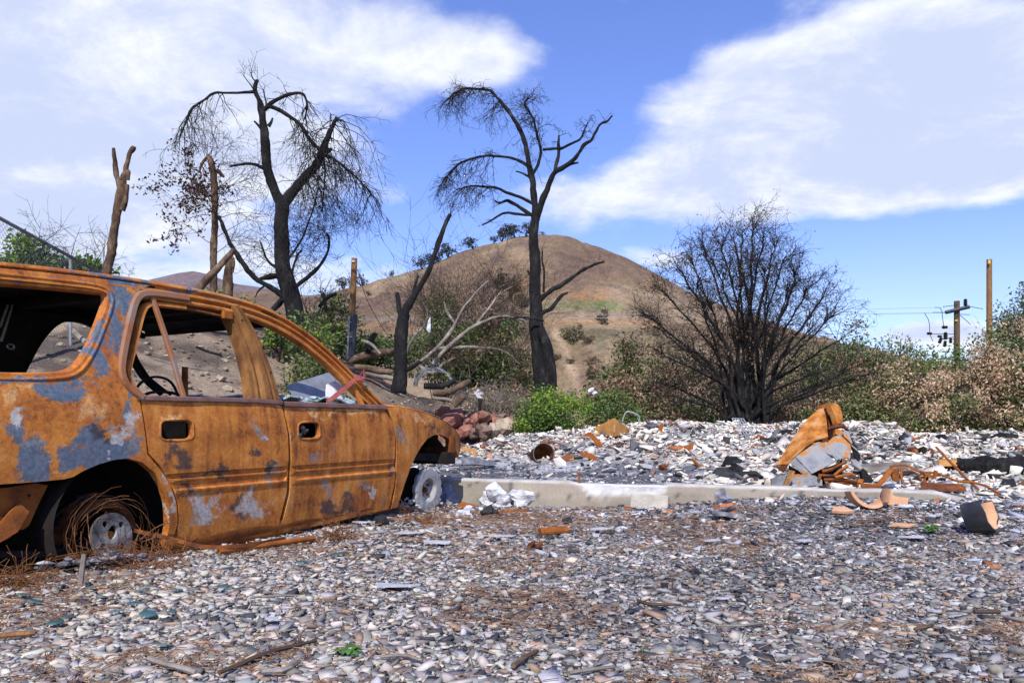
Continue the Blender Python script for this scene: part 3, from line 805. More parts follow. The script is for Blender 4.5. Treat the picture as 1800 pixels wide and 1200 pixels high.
strip('window_ledge', [(240, 699), (300, 701), (360, 702), (447, 704), (495, 708)], door_r, M_BELT, .030, -.012)
strip('window_ledge', [(497, 710), (560, 712), (620, 714), (678, 716)], door_f, M_BELT, .036, -.012)
fr = smooth_loop([(330, 524), (290, 518), (262, 515), (246, 517), (237, 530), (230, 556), (220, 600), (213, 640), (214, 660), (225, 680), (250, 699)], 2, closed=False)
strip('window_frame', fr, door_r, M_FRAME, .042, -.014, .035)
fr2 = smooth_loop([(330, 540), (285, 534), (265, 534), (256, 545), (247, 580), (238, 620), (229, 650), (231, 668), (242, 684), (258, 697)], 2, closed=False)
strip('window_channel', fr2, door_r, M_RAIL, .030, .012, .04)
strip('window_divider', smooth_loop([(268, 520), (282, 560), (297, 605), (311, 650), (322, 690), (325, 699)], 1, closed=False), door_r, M_FRAME, .030, -.004, .02)
strip('top_channel', smooth_loop([(300, 536), (350, 544), (404, 556)], 1, closed=False), door_r, M_RUSTD, .018, .03, .03)
def pillar(name, le, ri, offs, par, mat):
    g = []
    for (a, b) in zip(le, ri):
        A, B = Lp(*a), Lp(*b)
        row = []
        for f, yo in offs:
            p = A.lerp(B, f); p.y = body_y(p.x, p.z) + yo; row.append(p)
        g.append(row)
    o = MB().sheet(g).build(name, mat, par, smooth=True); o.data.set_sharp_from_angle(angle=R(30)); return o
BL = smooth_loop([(398, 538), (414, 570), (428, 604), (438, 640), (445, 675), (448, 705)], 1, closed=False)
BR = smooth_loop([(420, 536), (444, 572), (464, 612), (478, 650), (488, 682), (495, 709)], 1, closed=False)
M_BPIL = mat_noise('burnt_pillar', [(.28, (.05, .026, .014)), (.46, (.15, .065, .022)), (.62, (.26, .12, .038)), (.85, (.36, .2, .08))], 9, 8, .8, .2, .5, 60, (1, 1, .6), bdist=.005)
pillar('door_pillar', BL, BR, [(0, .10), (.02, .05), (.05, .03), (.16, .026), (.20, .012), (.26, .014), (.30, .03), (.36, .012), (.42, -.008), (.64, -.010), (.68, .004), (.73, .006), (.77, -.010), (.95, -.008), (1, .004), (1.01, .06)], door_f, M_BPIL)
for (u, v) in [(424, 563), (461, 612), (474, 655)]: MB().lathe([(.0, 0), (.007, 0), (.007, .012)], 8, Matrix.Translation(Lp(u, v, -.011)) @ Matrix.Rotation(R(-90), 4, 'X')).build('pillar_bolt', M_SOOTSHADE, door_f)
mb = MB(); mb.box(Lp(403, 553, .02), (.07, .03, .05)); mb.build('frame_bracket', M_RUST, door_f, bevel=.005)
strip('quarter_light_post', [(622, 674), (632, 692), (641, 713)], door_f, M_RAIL, .036, .006, .03)
strip('window_channel', smooth_loop([(424, 552), (470, 562), (512, 583), (556, 615), (598, 657), (622, 684)], 2, closed=False), door_f, M_RAIL, .03, .02, .035)
# front fender, hood, inner wing
fn = [L(*p) for p in [(679, 715), (700, 715), (722, 719), (745, 725), (765, 732), (785, 743), (800, 754), (810, 769), (811, 786), (807, 803), (802, 792), (796, 778), (787, 769), (776, 764), (764, 764), (751, 771), (740, 785), (730, 802), (721, 823), (712, 848), (704, 872), (697, 892), (688, 893), (696, 850), (698, 806), (698, 769), (691, 738)]]
fen = panel('front_fender', fn, [], car, M_FENDER, rows=ROWS, flange=.045, wob=.005)
mb = MB()
top = [L(*p) for p in [(679, 714), (700, 714.5), (722, 718), (745, 724), (765, 731), (785, 742), (800, 753), (810, 767)]]
g = []
for s, z in top:
    y0 = body_y(s, z)
    g.append([Vector((s, y0 + .0, z)), Vector((s, y0 + .03, z + .012)), Vector((s, y0 + .12, z + .022)), Vector((s, CW / 2, z + .035)), Vector((s, CW - y0 - .12, z + .022)), Vector((s, CW - y0, z))])
mb.sheet(g); mb.build('hood', M_FENDER, car, smooth=True)
iw = [(2.40, .12), (2.40, .86), (2.7, .85), (2.95, .80), (3.2, .715), (3.36, .63), (3.42, .50), (3.36, .40), (2.85, .38), (2.6, .33), (2.55, .12)]
def hole_at(u, v, y, r, k=9):
    s, z = car_pt(u, v, y); return [(s + r[0] * math.cos(t) * (1 + .15 * math.sin(3 * t)), z + r[1] * math.sin(t)) for t in np.linspace(0, 2 * math.pi, k, endpoint=False)]
panel('inner_wing', iw, [hole_at(775, 772, .42, (.055, .036)), hole_at(764, 781, .42, (.008, .008)), hole_at(787, 787, .42, (.012, .012))], car, M_SOOTSHADE, yfun=lambda s, z: .42, flange=.015)  # near-black colour paints the arch's shade onto wing, liner and beam
MB().lathe([(.335, .06), (.34, .40)], 20, Matrix.Translation((2.86, 0, .30)) @ Matrix.Rotation(R(-90), 4, 'X'), R(-180) + .3, R(0) - .75).build('wheel_liner', M_SOOTSHADE, car, smooth=True)
mb = MB(); mb.box((3.08, .24, .44), (.50, .20, .07), rotm(0, 4, -6)); mb.box((3.2, .5, .43), (.14, .9, .10)); mb.build('bumper_beam', M_SOOTSHADE, car, bevel=.008)
def at_s(u, v, s):
    a = (u - CX) / F
    Y = (s + CAR_O @ CAR_D) / (a * CAR_D[0] + CAR_D[1])
    return float((np.array([a * Y, Y]) - CAR_O) @ CAR_N), float(EYE - (v - HY) / F * Y)
(_ya, _za), (_yb, _zb) = at_s(769, 784, 3.33), at_s(784, 764, 3.33)          # lamp opening in the front panel
_y0, _y1 = min(_ya, _yb), max(_ya, _yb)
mb = MB(); ft_, zl, zt = 3.33, .44, .66
for y0_, y1_, z0_, z1_ in ((.10, _y0, zl, zt - .04), (_y1, 1.60, zl, zt), (_y0, _y1, zl, _za), (_y0, _y1, _zb, zt)):
    if y1_ > y0_ and z1_ > z0_: mb.box((ft_, (y0_ + y1_) / 2, (z0_ + z1_) / 2), (.02, y1_ - y0_, z1_ - z0_))
mb.build('front_panel', M_RUSTD, car)
mb = MB(); mb.box((2.65, .95, .42), (.42, .55, .36)); mb.box((2.7, .95, .64), (.22, .4, .12)); mb.tube([(2.6, .65, .5), (2.8, .7, .58), (2.85, 1.2, .55)], .04, 7); mb.build('engine', M_SOOTSHADE, car, bevel=.03)
mb = MB(); mb.box((2.36, CW / 2, .52), (.04, 1.5, .64)); mb.build('firewall', M_SOOTSHADE, car)
mb = MB(); mb.box((2.18, CW / 2, .80), (.30, 1.46, .09)); mb.build('dashboard_frame', M_RUSTD, car, bevel=.02)
# floor, sills, wheel wells
MB().slab([[(s, y, .14 + .02 * math.sin(s * 9)) for y in np.linspace(.10, CW - .10, 5)] for s in np.linspace(-1.0, 2.36, 24)], (0, 0, -.03)).build('floor_pan', M_SOOTSHADE, car)
mb = MB()
g = []
for s in np.linspace(.46, 2.40, 14):
    zb = float(np.interp(s, [.44, 1.19, 2.38], [-.012, .012, .066]))
    g.append([Vector((s, .045, zb + .10)), Vector((s, .042, zb + .045)), Vector((s, .055, zb + .035)), Vector((s, .055, zb + .005)), Vector((s, .10, zb - .005)), Vector((s, .14, zb + .05))])
mb.sheet(g).build('sill', M_RUST, car, smooth=True)
MB().lathe([(.345, .03), (.36, .10), (.36, .62), (.0, .62)], 24, Matrix.Translation((.13, 0, .22)) @ Matrix.Rotation(R(-90), 4, 'X'), R(-200), R(20)).build('wheel_well', M_SOOTSHADE, car, smooth=True)
MB().slab([[(s, y, z) for y in (.10, CW - .1)] for s, z in ((-1.02, .14), (-1.04, .5), (-1.05, .9))], (-.02, 0, 0)).build('tailgate_sill', M_RUSTD, car)
mb = MB(); mb.slab([[(s, y, .70) for y in np.linspace(.12, CW - .12, 4)] for s in np.linspace(-1.0, .3, 5)], (0, 0, -.02)); mb.build('load_floor', M_SOOTSHADE, car)
MB().box((.62, .85, .48), (.10, 1.3, .5), rotm(0, -12, 0)).build('seat_frame', M_SOOTSHADE, car, bevel=.02)
for y in (.5, 1.2): MB().box((1.35, y, .42), (.5, .5, .06)).build('seat_frame', M_SOOTSHADE, car, bevel=.02)
mb = MB()
mb.tube(smooth_loop([tuple(Ly(u, v, .75)) for u, v in [(236, 690), (246, 672), (268, 661), (290, 664), (304, 674), (312, 692)]], 2, closed=False), .009, 6)
mb.build('seat_spring', M_SOOTSHADE, car, smooth=True); mb = MB()
mb.tube(smooth_loop([tuple(Ly(u, v, .6)) for u, v in [(252, 694), (270, 688), (300, 689), (318, 695)]], 2, closed=False), .010, 6)
mb.build('seat_spring', M_SOOTSHADE, car, smooth=True)
mb = MB(); mb.box(Ly(325, 672, 1.0), (.03, .03, .22)); mb.build('seat_post', M_RUST, car)
for u0, v0, u1, v1 in ((0, 575, 14, 535), (2, 600, 22, 535), (-5, 665, 30, 655)):
    MB().tube([Ly(u0, v0, 1.45), Ly(u1, v1, 1.45)], .008, 5).build('tailgate_strut', M_GALV, car)
MB().tube(smooth_loop([tuple(Ly(u, v, 1.40)) for u, v in [(12, 604), (24, 606), (25, 613), (14, 613)]], 1), .006, 5).build('belt_loop', M_GALV, car)

# ---- wheels
def wheel_front():
    w = thing('front_wheel', None, None); w.parent = car
    c = Ly(752, 861, .10); w.location = c
    T = Matrix.Rotation(R(90), 4, 'X')                     # lathe axis z -> -y (outwards)
    mb = MB(); k = 96; Rr = .192
    out = [(Rr - .014 * max(0, math.sin(12 * t)) ** .6 if math.sin(12 * t) > 0 else Rr) for t in np.linspace(0, 2 * math.pi, k, endpoint=False)]
    def ringpts(rs, h): return [T @ Vector((r * math.cos(2 * math.pi * j / k), r * math.sin(2 * math.pi * j / k), h)) for j, r in enumerate(rs)]
    rows = [ringpts([o_ - .002 for o_ in out], -.018), ringpts(out, .006), ringpts([o_ - .010 for o_ in out], .016), ringpts([.15] * k, .018), ringpts([.098] * k, .014), ringpts([.092] * k, .006), ringpts([.086] * k, -.028), ringpts([.070] * k, -.036), ringpts([.012] * k, -.036)]
    mb.sheet([r + [r[0]] for r in rows]); mb.build('rim', M_ALU, w, smooth=True).data.set_sharp_from_angle(angle=R(35))
    MB().lathe([(.178, -.02), (.150, -.05), (.150, -.13), (.185, -.15)], 32, T).build('rim_barrel', M_SOOTSHADE, w, smooth=True)
    MB().lathe([(.0, -.016), (.022, -.016), (.028, -.036), (.028, -.045)], 14, T).build('hub', M_RUSTD, w)
    for a in (45, 135, 225, 315):
        MB().lathe([(0, -.018), (.011, -.018), (.013, -.036)], 6, T @ Matrix.Translation((.055 * math.cos(R(a)), .055 * math.sin(R(a)), 0))).build('lug_nut', M_RUSTD, w)
    MB().lathe([(.10, -.15), (.14, -.17), (.14, -.20), (.0, -.20)], 24, T).build('brake_drum', M_RUSTD, w, smooth=True)
    mb = MB()
    rr = random.Random(3)
    for i in range(60):
        a = rr.uniform(R(200), R(345)); q = rr.uniform(.18, .225)
        mb.rock((q * math.cos(a), rr.uniform(-.02, .14), q * math.sin(a) + .01), (rr.uniform(.012, .035), rr.uniform(.01, .03), rr.uniform(.008, .022)), i, .4)
    mb.build('tyre_ash', M_ASHWHITE, w)['kind'] = 'stuff'
wheel_front()
def wheel_rear():
    w = thing('rear_wheel', None, None); w.parent = car
    c = Ly(187, 944, .10); w.location = c; w.rotation_euler = (R(-10), R(8), R(6))
    T = Matrix.Rotation(R(90), 4, 'X')
    MB().lathe([(.20, .0), (.17, -.02), (.165, -.12), (.205, -.16), (.23, -.17)], 36, T).build('rim_barrel', M_RUSTD, w, smooth=True)
    # disc with one kidney-shaped opening and four bolt holes
    def circ(cx, cz, r, k=14, e=1.0, rot=0.0): return [(cx + r * math.cos(t) * e * math.cos(rot) - r * math.sin(t) * math.sin(rot), cz + r * math.cos(t) * e * math.sin(rot) + r * math.sin(t) * math.cos(rot)) for t in np.linspace(0, 2 * math.pi, k, endpoint=False)]
    hl = [circ(-.005, .02, .026, e=1.5, rot=1.2)] + [circ(.078 * math.cos(R(a)), .078 * math.sin(R(a)), .016) for a in (52, 128, 222, 318)]
    panel('wheel_disc', circ(0, 0, .122, 40), hl, w, mat_noise('sooty_alloy', [(.36, (.03, .026, .025)), (.52, (.13, .12, .115)), (.66, (.36, .34, .32))], 7, 8, .7, .3, .6, 40, bdist=.006), step=.022, flange=.02, yfun=lambda s, z: -.05 + .25 * (s * s + z * z), wob=.008)
    MB().lathe([(.0, .03), (.03, .03), (.045, -.02)], 14, T).build('hub', M_RUST, w)
    rr = random.Random(8)
    mb = MB()
    for i in range(64):                                    # bead and belt wires of the burnt tyre
        a0 = rr.uniform(0, 6.28); ln = rr.uniform(.8, 2.6); r0 = rr.uniform(.135, .25); y0 = rr.uniform(-.10, .06)
        pts = []
        for t in np.linspace(0, 1, 9):
            a = a0 + ln * t
            p = Vector((r0 * math.cos(a) * (1 + .12 * t), y0 + .06 * math.sin(3 * t + i), max(-.125, r0 * math.sin(a) - .012 * t)))
            pts.append(p + Vector((rr.uniform(-1, 1), rr.uniform(-1, 1), rr.uniform(-1, 1))) * .006)
        mb.tube(pts, .0012, 3, False)
    for i in range(150):
        a = rr.uniform(0, 6.28); p = Vector((rr.gauss(.12, .17), rr.uniform(-.20, .02), -.125 + abs(rr.gauss(0, .03))))
        d = Vector((rr.gauss(0, 1), rr.gauss(0, .5), rr.gauss(.1, .35))).normalized() * rr.uniform(.06, .2)
        mb.tube([p, p + d * .5 + Vector((0, 0, rr.uniform(-.005, .03))), p + d], .0015, 3, False)
    loop = [(.14, -.08, -.02), (.22, -.12, .05), (.30, -.14, .07), (.37, -.15, .03), (.38, -.16, -.05), (.33, -.16, -.11)]
    mb.tube(smooth_loop(loop, 2, closed=False), .003, 5); mb.tube(smooth_loop([(.16, -.08, -.03), (.25, -.12, 0), (.31, -.15, -.05), (.32, -.15, -.11)], 2, closed=False), .003, 5)
    for k in range(3): mb.tube(smooth_loop([(-.05 - .02 * k, -.06, -.06), (-.2, -.08, -.08 - .01 * k), (-.36 + .05 * k, -.10, -.105)], 1, closed=False), .0022, 4)
    mb.build('tyre_wires', mat_noise('rusty_wire', [(.3, (.10, .042, .018)), (.7, (.28, .12, .045))], 20, 3, .8, .2, 0), w)['kind'] = 'stuff'
    mb = MB()
    for i in range(90):
        mb.rock((rr.gauss(.03, .14), rr.uniform(-.16, .10), -.135 + abs(rr.gauss(0, .022))), (rr.uniform(.01, .05), rr.uniform(.01, .04), rr.uniform(.006, .02)), i, .4)
    mb.build('tyre_ash', mat_noise('tyre_ash', [(.3, (.05, .05, .06)), (.55, (.22, .22, .25)), (.75, (.6, .6, .62))], 16, 6, .9, .2, .5, 50), w)['kind'] = 'stuff'
    MB().lathe([(.21, -.16), (.235, -.13), (.24, -.05)], 30, T, R(15), R(165)).build('tyre_husk', mat_noise('charred_rubber', [(.3, (.012, .014, .02)), (.7, (.06, .065, .085))], 12, 6, .6, .4, .6, 40), w, smooth=True)
wheel_rear()

# ---- things lying in the car
def on_car(o):
    o.location = car.location; o.rotation_euler = car.rotation_euler; return o
gl = MB(); rr = random.Random(5)
for i in range(46):
    s, y = rr.uniform(1.45, 2.30), rr.uniform(.10, 1.50)
    w_, l_ = rr.uniform(.07, .16), rr.uniform(.08, .20)
    z = .866 + .025 * rr.random() + (.03 if y > .7 else 0)
    a = rr.uniform(0, 3.1)
    M = Matrix.Translation((s, y, z)) @ rotm(rr.uniform(-14, 14), rr.uniform(-14, 14), math.degrees(a)).to_4x4()
    gl.prism([(math.cos(t) * w_ * rr.uniform(.6, 1), math.sin(t) * l_ * rr.uniform(.6, 1)) for t in np.linspace(0, 6.28, 7, endpoint=False)], .012, M)
for i in range(60):
    gl.rock((rr.uniform(1.3, 2.3), rr.uniform(.10, 1.5), .88 + .03 * rr.random()), (.03, .025, .014), i, .5)
g_o = on_car(gl.build('windscreen_glass', M_GLASS, noise=.012, nscale=8)); tag(g_o, 'crumpled pale blue windscreen glass collapsed on the dashboard of the burnt car', 'broken glass', kind='stuff')
mb = MB()
A, B_, C_, D_ = Ly(512, 690, .30), Ly(592, 664, .45), Ly(603, 678, .40), Ly(524, 709, .22)
up = Vector((0, 0, .05))
mb.slab([[A, B_], [D_, C_]], (0, .006, -.004)); mb.slab([[A, B_], [A + up + Vector((0, .05, 0)), B_ + up + Vector((0, .05, 0))]], (0, .006, 0))
mb.slab([[D_, C_], [D_ + Vector((0, -.02, -.05)), C_ + Vector((0, -.02, -.045))]], (0, .006, 0))
tag(on_car(mb.build('metal_channel', M_GALV)), 'grey sheet metal channel lying across the front window opening of the car', 'metal scrap')
mb = MB()
mb.slab([[Ly(574, 676, .18), Ly(588, 669, .20), Ly(602, 677, .22)], [Ly(573, 690, .15), Ly(588, 688, .16), Ly(602, 690, .18)], [Ly(574, 709, .12), Ly(588, 709, .12), Ly(602, 707, .14)]], (0, .004, 0))
M_PAPER = mat_noise('white_card', [(.3, (.70, .70, .72)), (.7, (.82, .82, .83))], 6, 4, .8, .2, .2, 30)
tag(on_car(mb.build('white_card', M_PAPER)), 'creased white card standing in the front window opening of the car', 'card')
M_STRAP = mat_noise('faded_red_webbing', [(.3, (.16, .035, .03)), (.7, (.34, .09, .08))], 20, 5, .85, .2, .5, 120)
stp = on_car(thing('red_strap', 'faded red webbing strap knotted round the windscreen pillar of the car', 'strap', (0, 0, 0)))
P = [Ly(u, v, y + .02) for u, v, y in [(577, 709, .06), (592, 699, .04), (607, 687, .03), (619, 676, .02), (628, 668, .0), (634, 669, -.02)]]
MB().slab([[p, p + Vector((0, .015, .035 if 0 < i < 5 else .02))] for i, p in enumerate(P)], (.004, 0, .003)).build('strap_tail', M_STRAP, stp, noise=.006, nscale=20)
P = [Lp(u, v, -.03) for u, v in [(627, 675), (634, 664), (631, 652), (627, 657), (626, 668), (620, 676)]]
MB().slab([[p, p + Vector((.02, .004, .012))] for p in P], (.003, -.004, .003)).build('strap_loop', M_STRAP, stp)
P = [Ly(u, v, .35) for u, v in [(588, 673), (594, 662), (604, 668), (612, 678)]]
MB().slab([[p, p + Vector((.03, .02, .045))] for p in P], (.004, .004, 0)).build('strap_end', M_STRAP, stp, noise=.01, nscale=14)
MB().rock(Lp(630, 667, -.03), (.028, .022, .024), 3).build('knot', M_STRAP, stp)
# ================================================================== KERB, RUBBLE AND SCRAP
rnd = random.Random(21)
def sheetpoly(pts, th=.006, noise=.008, nscale=6.0, cuts=3, mb=None):
    """a cut piece of plate: pts = points in space; gets thickness and a little crumple"""
    pts = [Vector(p) for p in pts]
    bm = bmesh.new()
    f = bm.faces.new([bm.verts.new(p) for p in pts]); f.normal_update()
    n = f.normal.copy()
    bmesh.ops.triangulate(bm, faces=bm.faces[:])
    bmesh.ops.subdivide_edges(bm, edges=bm.edges[:], cuts=cuts, use_grid_fill=True)
    for v in bm.verts: v.co += mnoise.noise_vector(v.co * nscale) * noise
    r = bmesh.ops.extrude_face_region(bm, geom=bm.faces[:])
    for v in [g for g in r['geom'] if isinstance(g, bmesh.types.BMVert)]: v.co -= n * th
    bmesh.ops.recalc_face_normals(bm, faces=bm.faces)
    mb = mb or MB()
    mb.add([v.co.copy() for v in bm.verts], [tuple(v.index for v in f.verts) for f in bm.faces] if not bm.verts.index_update() else [])
    bm.free()
    return mb
def pxs(l, Y):
    """places of photo points for a thing whose lowest point rests on the terrain; a third value is a depth relative to Y"""
    lo = max(l, key=lambda p: p[1])
    Yb = on_ground(lo[0], lo[1] - 1).y
    return [PX(p[0], p[1], Yb + ((p[2] - Y) * .6 if len(p) > 2 else 0)) for p in l]
def curve(pts, it=2): return [Vector(p) for p in smooth_loop([tuple(p) for p in pts], it, closed=False)]
def at_base(name, mb, mat, label, cat, group=None, smooth=False, kind=None, bevel=0.0, noise=0.0, nscale=3.0):
    """one-mesh thing whose origin sits at the foot of its shape"""
    V = np.array(mb.v); c = Vector((V[:, 0].mean(), V[:, 1].mean(), V[:, 2].min()))
    if noise: mb.v = [tuple(Vector(p) + mnoise.noise_vector(Vector(p) * nscale) * noise) for p in mb.v]
    mb.v = [tuple(Vector(p) - c) for p in mb.v]
    o = mb.build(name, mat, None, smooth, bevel=bevel); o.location = c
    return tag(o, label, cat, group, kind)

# ---- concrete kerb (old foundation edge)
def kerb():
    s0, s1, n = -1.75, float(kerb_s(3.39, 5.824)), 170
    rows, cols = [], []
    prof = [(0.0, -.12), (0.0, .05), (0, .10), (0, .14), (0, .175), (0, .20), (.0, .221), (.008, .23), (.06, .232), (.12, .232), (.172, .23), (.18, .222), (.18, .1)]
    V, Fc, C = [], [], []
    for i in range(n):
        s = s0 + (s1 - s0) * i / (n - 1)
        for j, (w, z) in enumerate(prof):
            x, y = CA + CE * s + CN * w
            u, v = pix(x, y, z)
            sp = float(ss(u, 1002 + (v - 845) * 1.2, 1016 + (v - 845) * 1.2) * (1 - ss(u, 1168 - (v - 845) * .3, 1180 - (v - 845) * .3)) * (1 - ss(v, 868 + 3 * math.sin(u * .09), 873 + 3 * math.sin(u * .09)))) if z > .05 else 0.0
            nz = mnoise.noise(Vector((x * 3, y * 3, z * 6))) * .006 + mnoise.noise(Vector((x * 14, y * 14, z * 14))) * .003
            w2 = w + nz + (.022 + .012 * mnoise.noise(Vector((x * 12, y * 12, z * 12)))) * sp * (w < .05)
            z2 = z + (nz - .020 * sp * (z > .2)) + (-.004 - .02 * max(0, mnoise.noise(Vector((x * 2.2, 4, 0))) - .25)) * (z > .2)
            if s > s1 - .25: z2 -= (s - s1 + .25) * (.35 + .5 * mnoise.noise(Vector((s * 9, z * 9, 2)))) * (z > .04)
            p = CA + CE * s + CN * w2
            V.append((p[0], p[1], z2))
            b = np.array([.35, .305, .245]) * (.82 + .30 * fbm(np.array(s * 5), np.array(z * 9 + w * 9), 4)) * (1 - .22 * float(ss(fbm(np.array(s * 2.3 + 7), np.array(z * 3), 3), .5, .65)))
            if z < .09 and w < .01: b = b * .85
            jt = min(abs(s - q) for q in (.62, 1.9, -.62)) < .012
            if jt: b = b * .45
            ck = abs(float(fbm(np.array(s * 4.2 + 31), np.array(z * 5 + 2), 4)) - .5)
            if ck < .010 and z < .22: b = b * .45
            b = b * (1 - sp) + np.array([.58, .57, .56]) * (.55 + .7 * float(fbm(np.array(x * 25), np.array(z * 25 + y * 25), 3))) * sp
            if z > .22: b = b * .6 + np.array([.55, .55, .56]) * .4 * (1 + .6 * mnoise.noise(Vector((x * 9, y * 9, 1))))
            C.append(b)
    m = len(prof)
    for i in range(n - 1):
        for j in range(m - 1):
            Fc.append((i * m + j, (i + 1) * m + j, (i + 1) * m + j + 1, i * m + j + 1))
    me = np_mesh('concrete_kerb', V, Fc, np.clip(np.array(C), 0, 1))
    o = link('concrete_kerb', me, mat_col('old_concrete', .9, .15, .22, 40, .5, .006), smooth=True)
    o.data.set_sharp_from_angle(angle=R(50))
    bm = bmesh.new(); bm.from_mesh(me)
    be = [e for e in bm.edges if len(e.link_faces) == 1]; bmesh.ops.holes_fill(bm, edges=be, sides=60); bm.to_mesh(me); bm.free()
    tag(o, 'long low weathered concrete foundation kerb crossing the yard in front of the rubble', 'kerb')
kerb()
M_CONC = mat_noise('broken_concrete', [(.3, (.32, .29, .24)), (.6, (.46, .42, .36)), (.85, (.56, .53, .48))], 9, 7, .9, .15, .6, 40, bdist=.01)
g = on_ground(1142, 893)
mb = MB(); mb.box((g.x, g.y, g.z + .05), (.30, .09, .12), rotm(-10, 3, -17)); o = at_base('concrete_chunk', mb, M_CONC, 'beige broken concrete block lying against the foot of the kerb', 'concrete block', bevel=.012)
p = CA + CE * float(kerb_s(*on_ground(1018, 880)[:2])) + CN * .05
q = PX(1018, 850, p[1] + .02)
mb = MB(); mb.tube([(q.x, q.y, .21), (q.x, q.y, .295)], .010, 8); mb.lathe([(0, .305), (.016, .303), (.018, .29), (.010, .288)], 6, Matrix.Translation((q.x, q.y, 0))); at_base('anchor_bolt', mb, M_RUST, 'short rusty anchor bolt sticking up from the kerb', 'bolt')

# ---- rock wall at the toe of the bank
wall = thing('rock_wall', 'loose wall of reddish and grey boulders at the toe of the dark bank', 'wall', tuple(PX(905, 770, 13.6)))
def rockmat(n, a, b): return mat_noise(n, [(.3, a), (.7, b)], 5, 8, .9, .15, 1.0, 16, bdist=.04)
ROCKM = [rockmat('red_rock', (.17, .07, .052), (.38, .18, .14)), rockmat('brown_rock', (.12, .075, .06), (.27, .18, .145)), rockmat('grey_rock', (.15, .135, .12), (.34, .30, .26)), rockmat('pale_rock', (.32, .25, .18), (.55, .45, .34))]
# (column, row, half width, half height, kind) in the photograph
ROCKS = [(822, 742, 12, 10, 0), (797, 735, 22, 15, 0), (818, 758, 14, 12, 0), (836, 735, 12, 10, 0), (852, 732, 12, 8, 0), (866, 738, 9, 9, 0), (832, 762, 10, 8, 1), (850, 757, 13, 12, 1), (868, 756, 10, 13, 3), (884, 752, 14, 18, 3), (905, 753, 15, 15, 2), (898, 738, 12, 8, 1), (925, 752, 15, 15, 0), (918, 768, 10, 7, 2), (942, 745, 14, 10, 0), (935, 764, 11, 11, 1), (950, 762, 12, 12, 0), (966, 760, 13, 14, 1), (962, 744, 12, 10, 1), (982, 752, 12, 14, 1), (946, 733, 14, 7, 2), (1004, 761, 13, 11, 0), (884, 770, 12, 6, 3), (862, 772, 10, 5, 3), (880, 734, 10, 6, 1), (805, 765, 12, 8, 0), (995, 744, 9, 6, 2), (1020, 766, 8, 6, 1), (812, 723, 10, 7, 1), (778, 722, 12, 8, 0)]
for i, (u, v, ru, rv, k) in enumerate(ROCKS):
    Y = 13.9 + rnd.uniform(-.15, .25) - (.3 if v > 755 else 0)
    c = PX(u, v, Y)
    mb = MB(); mb.rock((0, 0, 0), (ru * 1.12 * Y / F, .16 + .05 * rnd.random(), rv * 1.15 * Y / F), i + 3, .30, 2, rotm(0, rnd.uniform(-15, 15), rnd.uniform(-20, 20)))
    o = mb.build('rock', ROCKM[k], wall); o.location = c - wall.location

# ---- post with melted glass knob, angle frame beside it
pg = on_ground(839, 776)
po = thing('stake_post', 'thin dark stake topped by a melted white knob standing in front of the rock wall', 'stake', tuple(pg))
Yp = pg.y
mb = MB(); mb.tube([PX(838, 778, Yp) - pg, PX(841, 740, Yp) - pg, PX(845, 706, Yp) - pg], [.028, .024, .02], 7); mb.build('post', M_LOG, po)
mb = MB(); mb.tube([PX(843, 722, Yp) - pg, PX(844, 706, Yp) - pg, PX(843.5, 702, Yp) - pg], [.026, .034, .04], 8); mb.build('post_cap', M_CHAR, po)
mb = MB()
for i, (u, v, r) in enumerate([(842, 696, .07), (838, 690, .045), (846, 692, .05), (841, 686, .035)]): mb.rock(PX(u, v, Yp) - pg, (r, r * .8, r), i, .4)
mb.build('melted_knob', M_ASHWHITE, po)
mb = MB(); mb.tube([PX(u, v, pg.y - .12) for u, v in [(829, 772), (838, 758), (850, 746), (866, 757), (890, 771)]], .018, 4); at_base('angle_iron', mb, M_RUST, 'bent rusty angle iron propped beside the stake with the white knob', 'scrap metal')

# ---- scrap on the rubble
Yb = 13.2
def scrap(name, label, cat, pieces, mat=M_RUST, group=None):
    """pieces: list of MB, each one a plate; several plates become parts"""
    if len(pieces) == 1: return at_base(name, pieces[0], mat, label, cat, group)
    V = np.array([p for m in pieces for p in m.v]); c = Vector((V[:, 0].mean(), V[:, 1].mean(), V[:, 2].min()))
    r = thing(name, label, cat, tuple(c), group=group)
    for m in pieces:
        m.v = [tuple(Vector(p) - c) for p in m.v]; m.build('plate', mat, r)
    return r
M_TANBOX = mat_noise('tan_rusted_plate', [(.3, (.34, .15, .04)), (.6, (.48, .24, .075)), (.85, (.52, .33, .15))], 6, 6, .8, .2, .3, 50, bdist=.005)
scrap('rusty_box', 'orange rusty open box corner sticking out of the white rubble heap', 'scrap metal', [sheetpoly(pxs([(1045, 752, 13.6), (1079, 735, 13.0), (1079, 766, 13.0), (1049, 774, 13.6)], 13), .01), sheetpoly(pxs([(1080, 735, 13.0), (1110, 757, 13.7), (1104, 770, 13.7), (1080, 766, 13.0)], 13), .01)], M_TANBOX)
mb = MB(); mb.tube(curve(pxs([(1094, 741), (1099, 724), (1108, 723), (1124, 730), (1124, 738), (1121, 748), (1110, 752)], 13.6), 1), .013, 6); at_base('chair_frame', mb, M_GALV, 'bare grey tube frame of a chair beside the rusty box on the heap', 'chair frame')
mb = sheetpoly(pxs([(1154, 765), (1157, 748), (1163, 742), (1165, 744), (1162, 768)], 13.0), .012, .015); at_base('rusty_bracket', mb, M_RUST, 'narrow upright rusty bracket on the crest of the white heap', 'scrap metal')
dg = on_ground(956, 812) + Vector((0, .05, .10))
T = Matrix.Translation(dg) @ rotm(0, 0, 12).to_4x4() @ rotm(80, 0, 0).to_4x4()
dr = thing('rusty_drum', 'rusty round drum lying open towards the camera in grey ash', 'drum', tuple(dg))
dr.matrix_world  # placed below
